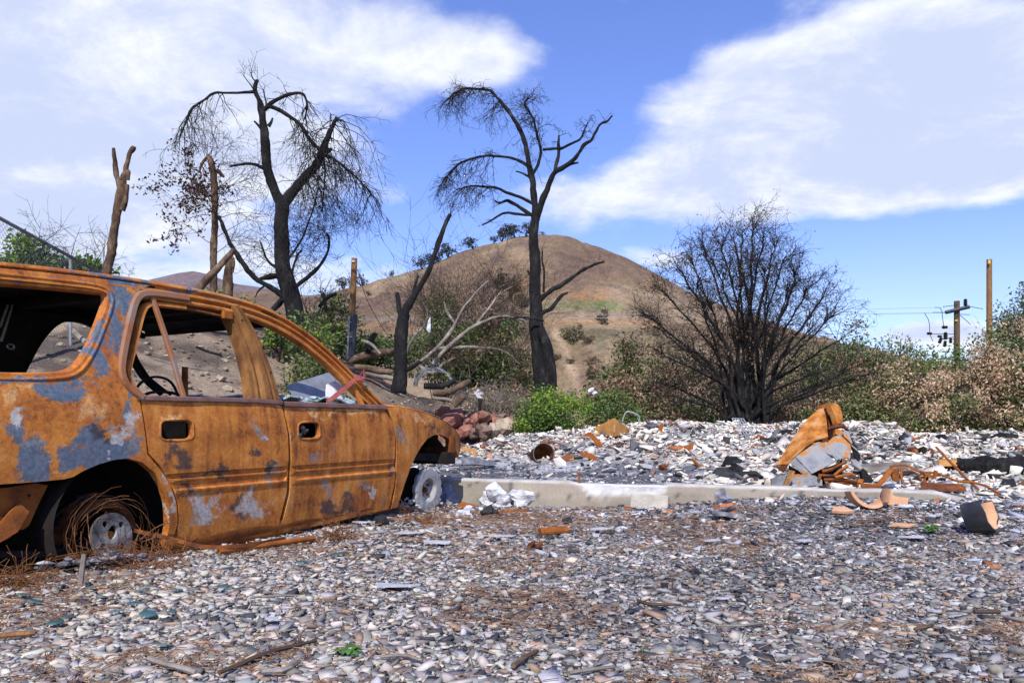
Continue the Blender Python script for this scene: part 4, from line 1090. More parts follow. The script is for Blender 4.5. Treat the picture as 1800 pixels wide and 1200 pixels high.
Tl = Matrix.Translation(-dg) @ T
MB().lathe([(.135, .0), (.14, .005), (.135, .01), (.13, -.22), (0, -.22), (.0, -.215), (.122, -.21), (.127, .0)], 36, Tl).build('drum_shell', M_RUSTD, dr, smooth=True)
mb = MB(); mb.lathe([(.137, .004), (.143, .010), (.137, .016), (.130, .010), (.137, .004)], 36, Tl); mb.build('drum_rim', M_STEEL, dr, smooth=True)
YY = 11.9
scrap('bent_angle_bar', 'long rusty angle bar lying flat across the rubble behind the drum', 'scrap metal', [sheetpoly(pxs([(949, 774), (985, 774), (1027, 764), (1026, 772), (985, 783), (949, 784)], YY), .02), ])
scrap('bent_angle_bar', 'rusty bar bent over like an elbow right of the long angle bar', 'scrap metal', [sheetpoly(pxs([(1024, 766), (1034, 759), (1042, 762), (1060, 782), (1052, 786), (1036, 768)], YY - .1), .03)])
mb = sheetpoly(pxs([(1040, 785), (1066, 783), (1073, 776), (1069, 785), (1042, 788)], YY - .2), .02); at_base('rusty_strip', mb, M_RUSTD, 'short dark rusty strip at the foot of the elbow bar', 'scrap metal')
mb = MB(); mb.tube(curve(pxs([(973, 775), (986, 779), (1003, 787), (1006, 790)], 11.5), 1), .022, 7); at_base('grey_pipe', mb, M_STEEL, 'upper dark grey pipe lying behind the open drum', 'pipe')
mb = MB(); mb.tube(curve(pxs([(1028, 779, 11.5), (1010, 788, 11.4), (998, 797, 11.3), (978, 809, 11.2)], 11.4), 1), .018, 7); at_base('grey_pipe', mb, M_STEEL, 'dark grey pipe slanting down to the right of the open drum', 'pipe')
mb = sheetpoly(pxs([(984, 806), (1003, 797), (1010, 802), (992, 812)], 11.2), .015); at_base('rusty_sheet', mb, M_RUST, 'small curled rusty sheet right of the open drum', 'scrap metal')
mb = sheetpoly(pxs([(1018, 794), (1040, 796), (1053, 806), (1046, 810), (1022, 801)], 11.0), .015); at_base('rusty_sheet', mb, M_RUST, 'flat rusty sheet below the elbow bar on the rubble', 'scrap metal')
mb = sheetpoly(pxs([(1200, 784), (1218, 780), (1218, 794), (1208, 794)], 11.0), .02); at_base('rusty_sheet', mb, M_RUST, 'square rusty lump in the middle of the white heap', 'scrap metal')
mb = MB(); mb.tube(pxs([(1216, 806), (1226, 816), (1232, 822)], 9.5), .018, 6); at_base('rusty_peg', mb, M_RUST, 'short rusty peg lying on white rubble in the middle of the yard', 'scrap metal')
mb = MB(); mb.tube(curve(pxs([(915, 772), (925, 766), (936, 767), (946, 774)], 12.5), 2), .008, 5); at_base('bent_wire', mb, M_STEEL, 'thin arched grey wire in front of the rock wall', 'wire')
mb = sheetpoly(pxs([(812, 785, 8.5), (835, 789, 8.5), (838, 806, 8.5), (834, 806, 8.5), (830, 793, 8.5), (812, 791, 8.5)], 9), .02); at_base('rusty_hook', mb, M_TANBOX, 'orange hooked strip lying just past the nose of the car', 'scrap metal')
mb = sheetpoly(pxs([(810, 803, 8.3), (842, 808, 8.6), (868, 812, 9.0), (866, 820, 8.7), (815, 817, 8.2)], 9), .02, .02); at_base('grey_board', mb, M_STEEL, 'dull green grey board lying flat past the nose of the car', 'board')
# wire rack
Yk = 12.4
Yk = on_ground(1315, 772).y + .25
c0, c1, c2, c3 = PX(1287, 735, Yk), PX(1307, 736, Yk), PX(1328, 767, Yk - .25), PX(1308, 771, Yk - .25)
rk = thing('wire_rack', 'pale wire rack leaning in the rubble under the bare tree', 'rack', tuple((c2 + c3) / 2))
for i in range(5):
    t = i / 4; MB().tube([c0.lerp(c1, t) - rk.location, c3.lerp(c2, t) - rk.location], .008, 4).build('rack_bar', M_GALV, rk)
for i in range(7):
    t = i / 6; MB().tube([c0.lerp(c3, t) - rk.location, c1.lerp(c2, t) - rk.location], .007, 4).build('rack_bar', M_GALV, rk)
MB().tube([PX(1304, 762, Yk - .1) - rk.location, PX(1295, 774, Yk - .3) - rk.location], .010, 4).build('rack_leg', M_STEEL, rk)
mb = MB(); mb.tube(curve(pxs([(1325, 771), (1333, 766), (1343, 768), (1347, 774)], 12), 2), .014, 5); at_base('bent_bar', mb, M_RUST, 'small arched rusty bar beside the wire rack', 'scrap metal')

# ---- the crumpled steel wreck behind the kerb
def Z(x, y, d=0.0): return PX(1340 + x / 7.06, 700 + y / 7.06, 6.9 + d)
wr = thing('crumpled_cabinet', 'tall heap of crumpled orange and grey steel sheet standing behind the kerb', 'scrap metal', tuple(Z(600, 1080)))
M_WGREY = mat_noise('grey_and_rust_sheet', [(.30, (.11, .115, .13)), (.47, (.22, .225, .24)), (.535, (.26, .24, .22)), (.565, (.36, .14, .03)), (.8, (.46, .19, .04))], 6.5, 12, .75, .3, .35, 40, bdist=.006)
M_WRUST = mat_noise('bright_rust_sheet', [(.30, (.09, .034, .013)), (.42, (.25, .085, .018)), (.53, (.44, .165, .030)), (.62, (.44, .26, .12)), (.9, (.30, .29, .28))], 7.0, 10, .8, .2, .35, 50, bdist=.006)
def wplate(name, pts, mat, th=.008, nz=.02, cuts=5):
    nz *= 1.5
    mb = sheetpoly([Z(*p) for p in pts], th, nz, 4.0, cuts); mb.v = [tuple(Vector(p) - wr.location) for p in mb.v]
    return mb.build(name, mat, wr)
wplate('door_sheet', [(770, 128, .35), (800, 290, .22), (822, 490, .10), (660, 528, .08), (540, 612, .03), (440, 712, .0), (360, 792, 0), (330, 826, 0), (176, 836, .10), (260, 700, .18), (420, 450, .28), (560, 270, .34), (700, 150, .38)], M_WRUST, .012, .006)
wplate('door_flange', [(176, 836, .10), (335, 826, 0), (262, 925, .05)], M_RUSTD, .01)
wplate('door_edge', [(700, 146, .38), (850, 78, .5), (800, 122, .36), (770, 130, .34)], M_RUST, .03)
wplate('door_back', [(700, 150, .39), (850, 80, .52), (900, 300, .5), (822, 490, .4), (500, 700, .4), (262, 700, .3)], M_RUSTD, .01)
wplate('frame_spine', [(800, 120, .30), (868, 84, .36), (905, 110, .36), (935, 190, .34), (945, 320, .30), (872, 345, .26), (845, 230, .28)], M_WRUST, .05, .01)
wplate('spine_gap_shade', [(796, 132, .36), (872, 345, .34), (822, 400, .32)], M_RUSTD, .01)  # dark plate standing in for the shaded gap beside the spine
wplate('lower_post', [(870, 405, .25), (946, 410, .25), (950, 500, .22), (880, 500, .2)], M_WRUST, .04)
wplate('cross_brace', [(815, 400, .15), (900, 352, .12), (1020, 338, .10), (1075, 405, .10), (1040, 395, .10), (1010, 372, .10), (910, 388, .10), (830, 418, .14)], M_RUSTD, .05, .01)
wplate('grey_face', [(408, 742, -.10), (520, 655, -.05), (655, 556, .0), (770, 680, -.06), (892, 802, -.12), (740, 870, -.15), (612, 934, -.18)], M_WGREY, .010, .012)
wplate('buckled_face', [(655, 552, .0), (720, 560, .05), (800, 582, .02), (900, 530, .05), (985, 486, .05), (1092, 604, .0), (1052, 752, -.05), (892, 802, -.12), (800, 720, -.02)], M_WGREY, .010, .05)
wplate('folded_rim', [(345, 800, -.10), (405, 748, -.11), (612, 938, -.19), (596, 1004, -.18)], M_WGREY, .03, .01)
wplate('dark_side', [(985, 486, .06), (1030, 398, .1), (1120, 560, .1), (1222, 742, .05), (1160, 785, .0), (1092, 604, .02)], M_SOOTSHADE, .02, .03)
wplate('torn_strip', [(1060, 530, .0), (1090, 560, .0), (1180, 625, .0), (1195, 655, .0), (1120, 600, .0)], M_GALV, .01, .02)
wplate('torn_fin', [(1028, 398, .08), (1075, 410, .08), (1120, 560, .04), (1085, 590, .02), (985, 480, .06)], M_WGREY, .01, .02)
wplate('base_tray', [(96, 1005, -.22), (430, 932, -.2), (640, 950, -.2), (735, 1000, -.2), (740, 1085, -.2), (110, 1085, -.22)], M_WGREY, .02, .02)
wplate('underside', [(350, 820, .02), (600, 960, -.1), (900, 830, -.05), (1000, 780, .1), (1000, 1060, .2), (300, 1060, .2)], M_SOOTSHADE, .02, .03)
wplate('crumpled_side', [(1045, 770, -.1), (1120, 735, -.05), (1195, 745, -.08), (1222, 870, -.12), (1180, 900, -.15), (1100, 850, -.2)], M_WGREY, .02, .05)
wplate('charred_side', [(1180, 880, -.12), (1230, 860, -.10), (1365, 1045, -.15), (1340, 1075, -.16), (1235, 1075, -.16)], M_SOOTSHADE, .04, .03)
for i, pts in enumerate([[(740, 900), (860, 880), (1050, 790)], [(860, 980), (960, 900), (1060, 840)], [(720, 950), (900, 960), (1060, 1030)], [(700, 1000), (720, 930)], [(760, 1010), (1000, 1000), (1180, 1040)], [(900, 970), (1100, 930), (1160, 960)]]):
    MB().tube([Z(*p, -.15 - .03 * i) - wr.location for p in pts], .014, 5).build('twisted_rod', (M_RUSTD, M_RUST)[i % 2], wr, noise=.01, nscale=12)
for i in range(10):
    x = 830 + i * 42 + rnd.uniform(-15, 15); y = 1055 + rnd.uniform(-25, 20)
    wplate('rusty_scrap', [(x - 40, y + 25, -.25), (x - 20, y - 25, -.22), (x + 40, y - 10, -.2), (x + 30, y + 28, -.25)], M_RUST, .02, .03, 2)
mb = sheetpoly([Z(*p) for p in [(318, 902, -.3), (390, 920, -.3), (312, 1100, -.36), (242, 1100, -.36)]], .03, .004); at_base('wood_plank', mb, M_WOODPOLE, 'short tan plank leaning against the crumpled orange steel', 'plank')

# right of the wreck
def Q(x, y, Y): return PX(1400 + x / 4.5, 740 + y / 4.5, Y)
def QG(x, y, yb, d=0.0): return Q(x, y, on_ground(1400 + x / 4.5, 740 + yb / 4.5).y + d)
mb = MB(); mb.slab([[QG(500, 352, 412, .10), QG(800, 330, 402, .10), QG(1125, 308, 392, .10)], [QG(520, 372, 412), QG(800, 345, 402), QG(1125, 318, 392)], [QG(590, 410, 412, -.02), QG(800, 395, 402, -.02), QG(1120, 370, 392, -.02)]], (0, .16, 0)); at_base('grey_beam', mb, M_PALEWOOD, 'grey weathered beam lying on the rubble right of the crumpled steel', 'beam', noise=.006, nscale=9)
mb = MB(); mb.slab([[QG(1130, 308, 392, .1), QG(1310, 305, 392, .1)], [QG(1130, 358, 392), QG(1330, 350, 392)]], (0, .14, 0)); at_base('tan_beam_end', mb, M_TANBOX, 'orange brown beam piece between the grey beam and the charred log', 'beam', noise=.006, nscale=9)
mb = MB(); mb.tube(curve([QG(1290, 352, 392), QG(1420, 362, 405), QG(1600, 372, 415), QG(1840, 376, 418)], 2), [.07, .10, .115, .115], 18); at_base('charred_log', mb, M_CHAR, 'thick charred log with cracked black skin at the right edge', 'log', noise=.05, nscale=12)
mb = MB(); mb.slab([[QG(1300, 300, 392, .35), QG(1560, 296, 405, .35), QG(1830, 300, 415, .35)], [QG(1300, 322, 392, .2), QG(1560, 318, 405, .2), QG(1830, 325, 415, .2)]], (0, .10, 0)); at_base('burnt_board', mb, M_POLEDARK, 'long dark board lying on top of the charred log', 'board')
hp = curve([Q(740, 360, 7.2), Q(790, 345, 7.2), Q(870, 343, 7.2), Q(930, 380, 7.15), Q(1000, 405, 7.1), Q(1100, 405, 7.1), Q(1190, 440, 7.0), Q(1280, 478, 6.9), Q(1400, 482, 6.8), Q(1500, 510, 6.7), Q(1610, 575, 6.5)], 2)
mb = MB(); mb.tube(hp, .011, 6); at_base('bent_pipe', mb, M_RUST, 'long wavy rusty pipe running right from the crumpled steel', 'pipe', smooth=True)
mb = MB(); mb.tube([Q(1105, 205, 8.0), Q(1240, 345, 7.6), Q(1350, 460, 7.2), Q(1440, 540, 6.9)], [.012, .013, .013, .012], 6); at_base('leaning_rod', mb, M_RUST, 'straight rusty rod leaning out of the rubble above the wavy pipe', 'rod')
mb = MB(); mb.tube(curve([Q(845, 500, 6.9), Q(828, 440, 6.95), Q(832, 370, 7.0)], 1), .012, 5); at_base('upright_rod', mb, M_RUST, 'thin upright rusty rod under the start of the wavy pipe', 'rod')
mb = MB(); mb.tube(curve([Q(840, 400, 7.1), Q(900, 392, 7.1), Q(960, 420, 7.1), Q(985, 465, 7.0)], 2), .012, 5); at_base('hooked_rod', mb, M_RUSTD, 'hooked brown rod curling below the wavy pipe', 'rod')
scrap('angle_bracket', 'folded rusty bracket standing between the crumpled steel and the wavy pipe', 'scrap metal', [sheetpoly([Q(610, 515, 6.6), Q(735, 372, 6.7), Q(765, 390, 6.7), Q(660, 520, 6.6)], .03, .01), sheetpoly([Q(735, 372, 6.72), Q(798, 375, 6.75), Q(796, 480, 6.75), Q(760, 470, 6.7)], .02, .02), sheetpoly([Q(500, 512, 6.5), Q(660, 518, 6.5), Q(665, 532, 6.45), Q(505, 530, 6.45)], .03, .01)])
mb = MB(); mb.slab([[Q(1045, 500, 6.35), Q(1200, 505, 6.3), Q(1345, 515, 6.25)], [Q(1045, 552, 6.25), Q(1200, 556, 6.2), Q(1352, 556, 6.15)]], (0, .12, .01)); at_base('rusty_channel', mb, M_RUSTD, 'dark rusty steel channel lying along the back of the kerb', 'scrap metal', noise=.01, nscale=8)
for i, pts in enumerate([[(1000, 530), (1020, 460), (1060, 420)], [(1030, 470), (1015, 400)], [(1130, 552), (1135, 490)], [(1088, 455), (1105, 390)]]):
    mb = MB(); mb.tube([Q(*p, 6.6) for p in pts], .018, 5); at_base('rusty_fitting', mb, M_RUST, ['forked rusty pipe fitting leaning under the wavy pipe', 'thin rusty fitting hanging from the wavy pipe', 'stubby rusty bolt standing on the back of the kerb', 'short rusty stub crossing the wavy pipe'][i], 'scrap metal')
for i, (x, y, mat_, lab) in enumerate([(925, 232, M_RUSTD, 'left round rusty can of the three cans in the white rubble'), (993, 235, M_SOOTSHADE, 'middle sooty black can of the three cans in the white rubble'), (1053, 255, M_RUSTD, 'right squat brown can of the three cans in the white rubble')]):
    c = Q(x, y, 10.0); c = on_ground(1400 + x / 4.5, 740 + y / 4.5 + 6) + Vector((0, .02, .035))
    mb = MB(); mb.lathe([(.038, 0), (.041, .003), (.038, .09), (.0, .09), (.0, .085), (.034, .085), (.035, .0)], 18, Matrix.Translation(c) @ rotm(82 - i * 12, 0, 10 * i).to_4x4() @ Matrix.Translation((0, 0, -.04))); at_base('tin_can', mb, mat_, lab, 'can', 'cans in the white rubble', smooth=False)
mb = sheetpoly([Q(700, 300, 9.2), Q(740, 268, 9.5), Q(855, 268, 9.5), Q(840, 300, 9.2)], .03, .01); at_base('white_slab', mb, M_ASHWHITE, 'flat white slab lying on the rubble left of the three cans', 'slab')
mb = MB(); mb.rock(on_ground(1360, 768), (.10, .06, .07), 4, .4, 2); at_base('white_lump', mb, M_ASHWHITE, 'white lump on the rubble crest left of the crumpled steel', 'rubble')
mb = MB(); mb.tube(curve(pxs([(1366, 768), (1380, 764), (1398, 762)], 12.2), 1), [.05, .07, .06, .05], 8); at_base('black_log', mb, M_CHAR, 'short black log on the rubble crest behind the crumpled steel', 'log', noise=.02, nscale=9)
mb = MB(); mb.tube(curve(pxs([(1645, 776), (1655, 774), (1662, 778)], 12.2), 1), [.07, .1, .1, .06], 8); at_base('black_log', mb, M_CHAR, 'black charred lump on the right of the rubble crest', 'log', noise=.03, nscale=9)
mb = MB(); mb.tube(curve(pxs([(1740, 774), (1762, 771), (1788, 774)], 12.0), 1), [.06, .09, .09, .06], 8); at_base('black_log', mb, M_CHAR, 'black charred log on the rubble crest at the far right', 'log', noise=.03, nscale=9)
mb = MB(); mb.rock(on_ground(1287, 836) + Vector((.0, 0, .04)), (.15, .10, .07), 14, .5, 2); at_base('charred_lump', mb, M_COAL, 'bigger charred black lump left of the crumpled steel behind the kerb', 'charcoal')
mb = MB(); mb.rock(on_ground(1316, 842) + Vector((0, 0, .03)), (.13, .08, .05), 15, .5, 2); at_base('charred_lump', mb, M_COAL, 'flatter charred black lump touching the crumpled steel behind the kerb', 'charcoal')
mb = sheetpoly(pxs([(1268, 822, 8.4), (1275, 806, 8.6), (1295, 806, 8.6), (1300, 815, 8.4)], 8.4), .03); at_base('charred_board', mb, M_CHAR, 'charred board end above the black lumps', 'board')
mb = MB(); mb.rock(on_ground(1248, 847) + Vector((0, 0, .02)), (.07, .06, .05), 8, .3, 2); at_base('grey_stone', mb, M_CONC, 'grey stone resting just behind the kerb in the middle', 'stone')

# ---- broken pots
def pot_arc(mb, loc, r, h, th, a0, a1, rot, flare=.0):
    M = Matrix.Translation(loc) @ rot.to_4x4()
    k = 18
    g = []
    for j in range(k + 1):
        a = a0 + (a1 - a0) * j / k
        w = 1 + .14 * mnoise.noise(Vector((a * 2.3, r * 9, 3)))
        row = [(r, 0), (r * (1 + flare), h * w), ((r - th) * (1 + flare), h * w), (r - th, 0), (r, 0)]
        g.append([M @ Vector((q * math.cos(a), q * math.sin(a), z)) for q, z in row])
    mb.sheet(g); mb.add(g[0][:4], [(0, 1, 2, 3)]); mb.add(g[-1][:4], [(3, 2, 1, 0)])
    return mb
g = on_ground(1520, 893); at_base('pot_shard', pot_arc(MB(), g + Vector((0, .02, .155)), .155, .10, .022, R(195), R(342), rotm(82, 0, 8), .05), M_CLAY, 'tan crescent pot shard lying just below the kerb', 'pot shard', 'clay pot shards below the kerb')
g = on_ground(1600, 900); at_base('pot_shard', pot_arc(MB(), g + Vector((.0, .06, .02)), .16, .10, .014, R(60), R(200), rotm(-10, 14, 0), .05), M_CLAY, 'curved pot shard with dark rim below the kerb end', 'pot shard', 'clay pot shards below the kerb')
g = on_ground(1481, 905); mb = sheetpoly([g + Vector((-.07, 0, .01)), g + Vector((-.04, .05, .035)), g + Vector((.05, .04, .03)), g + Vector((.08, 0, .012)), g + Vector((0, -.03, .01))], .018, .006); at_base('pot_shard', mb, M_CLAY, 'flat tan pot shard below the crescent shard', 'pot shard', 'clay pot shards below the kerb')
g = on_ground(1590, 928); mb = sheetpoly([g + Vector((-.10, 0, .008)), g + Vector((-.02, .05, .02)), g + Vector((.09, .02, .02)), g + Vector((.03, -.02, .008))], .012, .006); at_base('pot_shard', mb, M_CLAY, 'low tan pot shard half buried left of the green weed', 'pot shard', 'clay pot shards below the kerb')
g = on_ground(1705, 938)
pt = thing('broken_pot', 'broken pot lying like a bowl, black outside and tan inside', 'pot', tuple(g))
rot = rotm(74, 0, 46)
pot_arc(MB(), (0, .03, .118), .118, .13, .008, R(146), R(384), rot, .10).build('glazed_wall', M_GLAZE, pt, smooth=True).data.set_sharp_from_angle(angle=R(40))
pot_arc(MB(), (0, .03, .1185), .1095, .128, .006, R(148), R(382), rot, .10).build('clay_lining', M_CLAY, pt, smooth=True)
mb = sheetpoly([Vector((.02, -.02, .012)), Vector((.13, .0, .02)), Vector((.16, .06, .04)), Vector((.05, .05, .02))], .012, .006); mb.build('base_shard', M_CLAY, pt)
mb = sheetpoly([Vector((.06, .12, .15)), Vector((.10, .10, .17)), Vector((.15, .13, .14)), Vector((.10, .15, .14))], .01, .004); mb.build('rim_shard', M_CLAY, pt)

# ---- loose things on the gravel
def flat(u, v, w, d, z=.012, k=8, seed=0, tilt=6, irr=.35):
    z += .016
    g = on_ground(u, v); rr = random.Random(seed)
    pts = [Vector((w * math.cos(t) * rr.uniform(1 - irr, 1), d * math.sin(t) * rr.uniform(1 - irr, 1), 0)) for t in np.linspace(0, 6.28, k, endpoint=False)]
    ro = rotm(rr.uniform(-tilt, tilt), rr.uniform(-tilt, tilt), rr.uniform(-15, 15))
    return [g + Vector((0, 0, z + w * .05)) + ro @ p for p in pts]
at_base('orange_tile', sheetpoly(flat(1276, 903, .10, .09, .05, 6, 4, 14), .02, .006), mat_noise('orange_tile', [(.3, (.34, .10, .04)), (.7, (.48, .17, .08))], 8, 5, .85, .2, .3, 40), 'orange red tile fragment lying on black ash below the kerb', 'tile')
at_base('ashy_slab', sheetpoly(flat(1285, 912, .17, .10, .02, 9, 5, 8), .03, .02), mat_noise('ashy_slab', [(.35, (.035, .035, .04)), (.55, (.2, .2, .22)), (.7, (.5, .5, .53))], 9, 7, .9, .2, .5, 30), 'black and white ashy slab in front of the orange tile', 'slab')
mb = MB(); g = on_ground(1272, 884); mb.rock(g + Vector((0, 0, .04)), (.07, .06, .06), 31, .5, 2); at_base('ash_boulder', mb, mat_noise('grey_ash_lump', [(.35, (.10, .10, .12)), (.7, (.40, .40, .44))], 12, 6, .9, .2, .6, 30), 'dark grey ash lump against the foot of the kerb', 'ash lump')
def crumple(u, v, w, h, seed, mat, name, label, cat):
    g = on_ground(u, v); mb = MB(); mb.rock(g + Vector((0, 0, h * .45)), (w, w * .55, h), seed, .55, 3)
    return at_base(name, mb, mat, label, cat, noise=h * .28, nscale=1.2 / w)
M_FOIL = mat_noise('crumpled_white_plastic', [(.3, (.38, .39, .43)), (.55, (.62, .63, .67)), (.8, (.80, .80, .82))], 14, 6, .6, .35, .9, 22, bdist=.03)
crumple(877, 889, .125, .10, 2, M_FOIL, 'plastic_lump', 'left crumpled white plastic lump against the kerb, wide at the bottom', 'plastic sheet')
crumple(930, 889, .14, .09, 7, M_FOIL, 'plastic_lump', 'right crumpled white plastic lump against the kerb, beside crossing wires', 'plastic sheet')
M_BLUEFOIL = mat_noise('melted_blue_grey_plastic', [(.3, (.12, .14, .20)), (.6, (.28, .31, .40)), (.85, (.5, .52, .6))], 10, 6, .5, .4, .8, 22, bdist=.03)
crumple(789, 884, .10, .12, 11, M_BLUEFOIL, 'plastic_lump', 'upright blue grey plastic lump right behind the front wheel', 'plastic sheet')
crumple(820, 909, .06, .05, 13, M_FOIL, 'foil_scrap', 'small white foil scrap right of the front wheel', 'foil')
crumple(860, 908, .05, .05, 17, M_COAL, 'charcoal_lump', 'charcoal lump next to the rusty strip near the front wheel', 'charcoal')
at_base('rusty_strip', sheetpoly(flat(895, 907, .16, .03, .02, 8, 22, 5), .012, .01), M_RUST, 'rusty orange strip lying below the two white plastic lumps', 'scrap metal')
mb = sheetpoly([on_ground(802, 893) + Vector(q) for q in ((0, 0, .02), (.05, 0, .05), (.16, .02, .02), (.18, 0, .005), (.03, -.03, .0))], .01, .006); at_base('rusty_flap', mb, M_RUST, 'small rusty folded flap between the front wheel and the kerb', 'scrap metal')
for i, pts in enumerate([[(855, 897), (878, 885), (898, 872), (912, 860), (933, 848), (950, 838)], [(850, 895), (893, 868), (900, 860), (925, 851), (944, 844)]]):
    gy = [6.95, 7.0, 7.08, 7.12, 7.16, 7.3]
    mb = MB(); mb.tube(curve([PX(u, v, gy[min(j, 5)]) for j, (u, v) in enumerate(pts)], 2), .006 - .002 * i, 4); at_base('burnt_wire', mb, M_CHAR, ['thicker black wire hanging over the kerb', 'thinner black wire hanging over the kerb'][i], 'wire')
g0, g1 = on_ground(949, 943), on_ground(997, 940)
mb = MB(); mb.tube([g0 + Vector((0, 0, .03)), g0.lerp(g1, .1) + Vector((0, 0, .032)), g0.lerp(g1, .12) + Vector((0, 0, .03)), g0.lerp(g1, .3) + Vector((0, 0, .03)), g0.lerp(g1, .32) + Vector((0, 0, .032)), g1 + Vector((0, 0, .03))], [.026, .029, .025, .025, .03, .026], 12); at_base('rusty_tube', mb, M_RUST, 'short rusty tube lying on tan soil in front of the kerb', 'tube')
for i, (u, v, w, lab) in enumerate([(943, 967, .035, 'cluster'), ]):
    g = on_ground(u, v)
    r = thing('burnt_scrap', 'little clump of dark brown burnt metal pieces left of centre', 'scrap metal', tuple(g))
    for j in range(4):
        mb = MB(); mb.box((rnd.uniform(-.05, .05), rnd.uniform(-.02, .02), .015 + .008 * j), (.045, .025, .02), rotm(rnd.uniform(-30, 30), rnd.uniform(-40, 40), rnd.uniform(0, 90))); mb.build('scrap_piece', M_RUSTD, r, bevel=.004)
for i, (u, v, w, lab) in enumerate([(1224, 1013, .024, 'largest black charcoal lump on the gravel right of centre'), (1168, 1037, .022, 'flat black charcoal lump beside a thin upright twig'), (1292, 1003, .012, 'small round black charcoal lump right of the largest one'), (1067, 1045, .016, 'small black charcoal lump left of the flat one'), (997, 921, .03, 'black charcoal lump on brown needles near the kerb'), (672, 925, .05, 'tall black lump on white ash beside the car sill')]):
    g = on_ground(u, v); mb = MB(); mb.rock(g + Vector((0, 0, w * .7)), (w, w, w * .85), 60 + i, .45, 2); at_base('charcoal_lump', mb, M_COAL, lab, 'charcoal', 'charcoal lumps on the gravel')
# long things lying on the ground
def stick(name, pts, r, mat, label, cat, z=None, group=None, k=6, noise=.0):
    P = [on_ground(u, v) for u, v in pts]; P = [p + Vector((0, 0, (r if not hasattr(r, '__len__') else r[0]) + (z or .020))) for p in P]
    P2 = curve(P, 1) if len(P) > 2 else P
    mb = MB(); rr = r if not hasattr(r, '__len__') else list(np.interp(np.linspace(0, 1, len(P2)), np.linspace(0, 1, len(r)), r))
    mb.tube(P2, rr, k); return at_base(name, mb, mat, label, cat, group, noise=noise, nscale=25)
stick('rusty_pipe', [(385, 982), (450, 972), (552, 956)], .017, M_RUST, 'straight rusty pipe lying on the gravel beside the car', 'pipe', k=9)
mb = MB(); P = [Vector((*on_ground(u, v)[:2], z)) for u, v, z in [(218, 985, .16), (300, 985, .11), (360, 985, .055), (440, 975, .045), (500, 962, .045)]]
mb.slab([[p, p + Vector((0, .004, .022))] for p in curve(P, 2)], (.003, -.003, 0)); at_base('steel_strap', mb, M_RUSTD, 'flat dark steel strap running from the rear wheel along the sill', 'strap')
stick('brown_stick', [(385, 1199), (430, 1178), (480, 1160), (520, 1148), (555, 1140)], [.006, .008, .007, .005], M_BROWNTWIG, 'long thin brown stick at the bottom edge left of centre', 'stick', noise=.003)
stick('pale_stick', [(262, 1176), (300, 1186), (345, 1198)], [.008, .01, .008], M_PALEWOOD, 'pale forked stick at the bottom edge near the left', 'stick', noise=.003)
stick('pale_stick', [(0, 1133), (35, 1130), (62, 1127)], [.010, .011, .010], M_WOODPOLE, 'light wooden stick lying at the left edge', 'stick', noise=.002)
stick('grey_stick', [(1120, 1066), (1140, 1074), (1175, 1074), (1197, 1075)], [.006, .008, .007, .004], M_BROWNTWIG, 'grey brown twig lying below the flat charcoal lump', 'stick', noise=.002)
stick('pale_stick', [(1262, 1113), (1300, 1112), (1345, 1108)], .005, M_PALEWOOD, 'thin pale straw-like stick right of centre at the bottom', 'stick')
stick('dark_stick', [(902, 1190), (925, 1172), (946, 1161)], [.009, .008, .006], M_LOG, 'dark stick slanting up at the bottom edge in the centre', 'stick', noise=.002)
stick('dark_stick', [(1712, 1090), (1735, 1089), (1757, 1090)], .009, M_BROWNTWIG, 'thick short brown stick at the right side of the gravel', 'stick', noise=.003)
stick('brown_stick', [(1608, 1119), (1630, 1115), (1640, 1111)], .006, M_LOG, 'small brown stick left of the thick short one', 'stick', noise=.002)
stick('pale_stick', [(440, 1061), (490, 1058), (535, 1058)], .005, M_PALEWOOD, 'faint thin stick across the gravel in front of the car', 'stick', noise=.002)
stick('grey_stick', [(460, 1198), (505, 1195), (525, 1180)], .009, M_PALEWOOD, 'grey branch piece beside the long brown stick', 'stick', noise=.003)
stick('grey_stick', [(668, 1171), (710, 1168), (742, 1177)], .006, M_PALEWOOD, 'bent grey twig right of the green weed at the bottom', 'stick', noise=.003)
stick('brown_stick', [(1830 - 830, 1199), (1045, 1193), (1080, 1190)], .006, M_PALEWOOD, 'pale twig at the bottom edge right of the slanting dark stick', 'stick', noise=.003)
g = on_ground(141, 1035); mb = MB(); mb.tube([g, g + Vector((.003, .01, .08)), g + Vector((.007, .02, .15))], [.011, .012, .010], 6); at_base('grey_peg', mb, M_PALEWOOD, 'grey wooden peg standing upright in front of the rear wheel', 'peg')
g = on_ground(1181, 1040); mb = MB(); mb.tube([g, g + Vector((.004, 0, .03)), g + Vector((.004, 0, .06))], [.003, .003, .002], 4); at_base('thin_twig', mb, M_BROWNTWIG, 'thin twig standing upright beside the flat charcoal lump', 'twig')
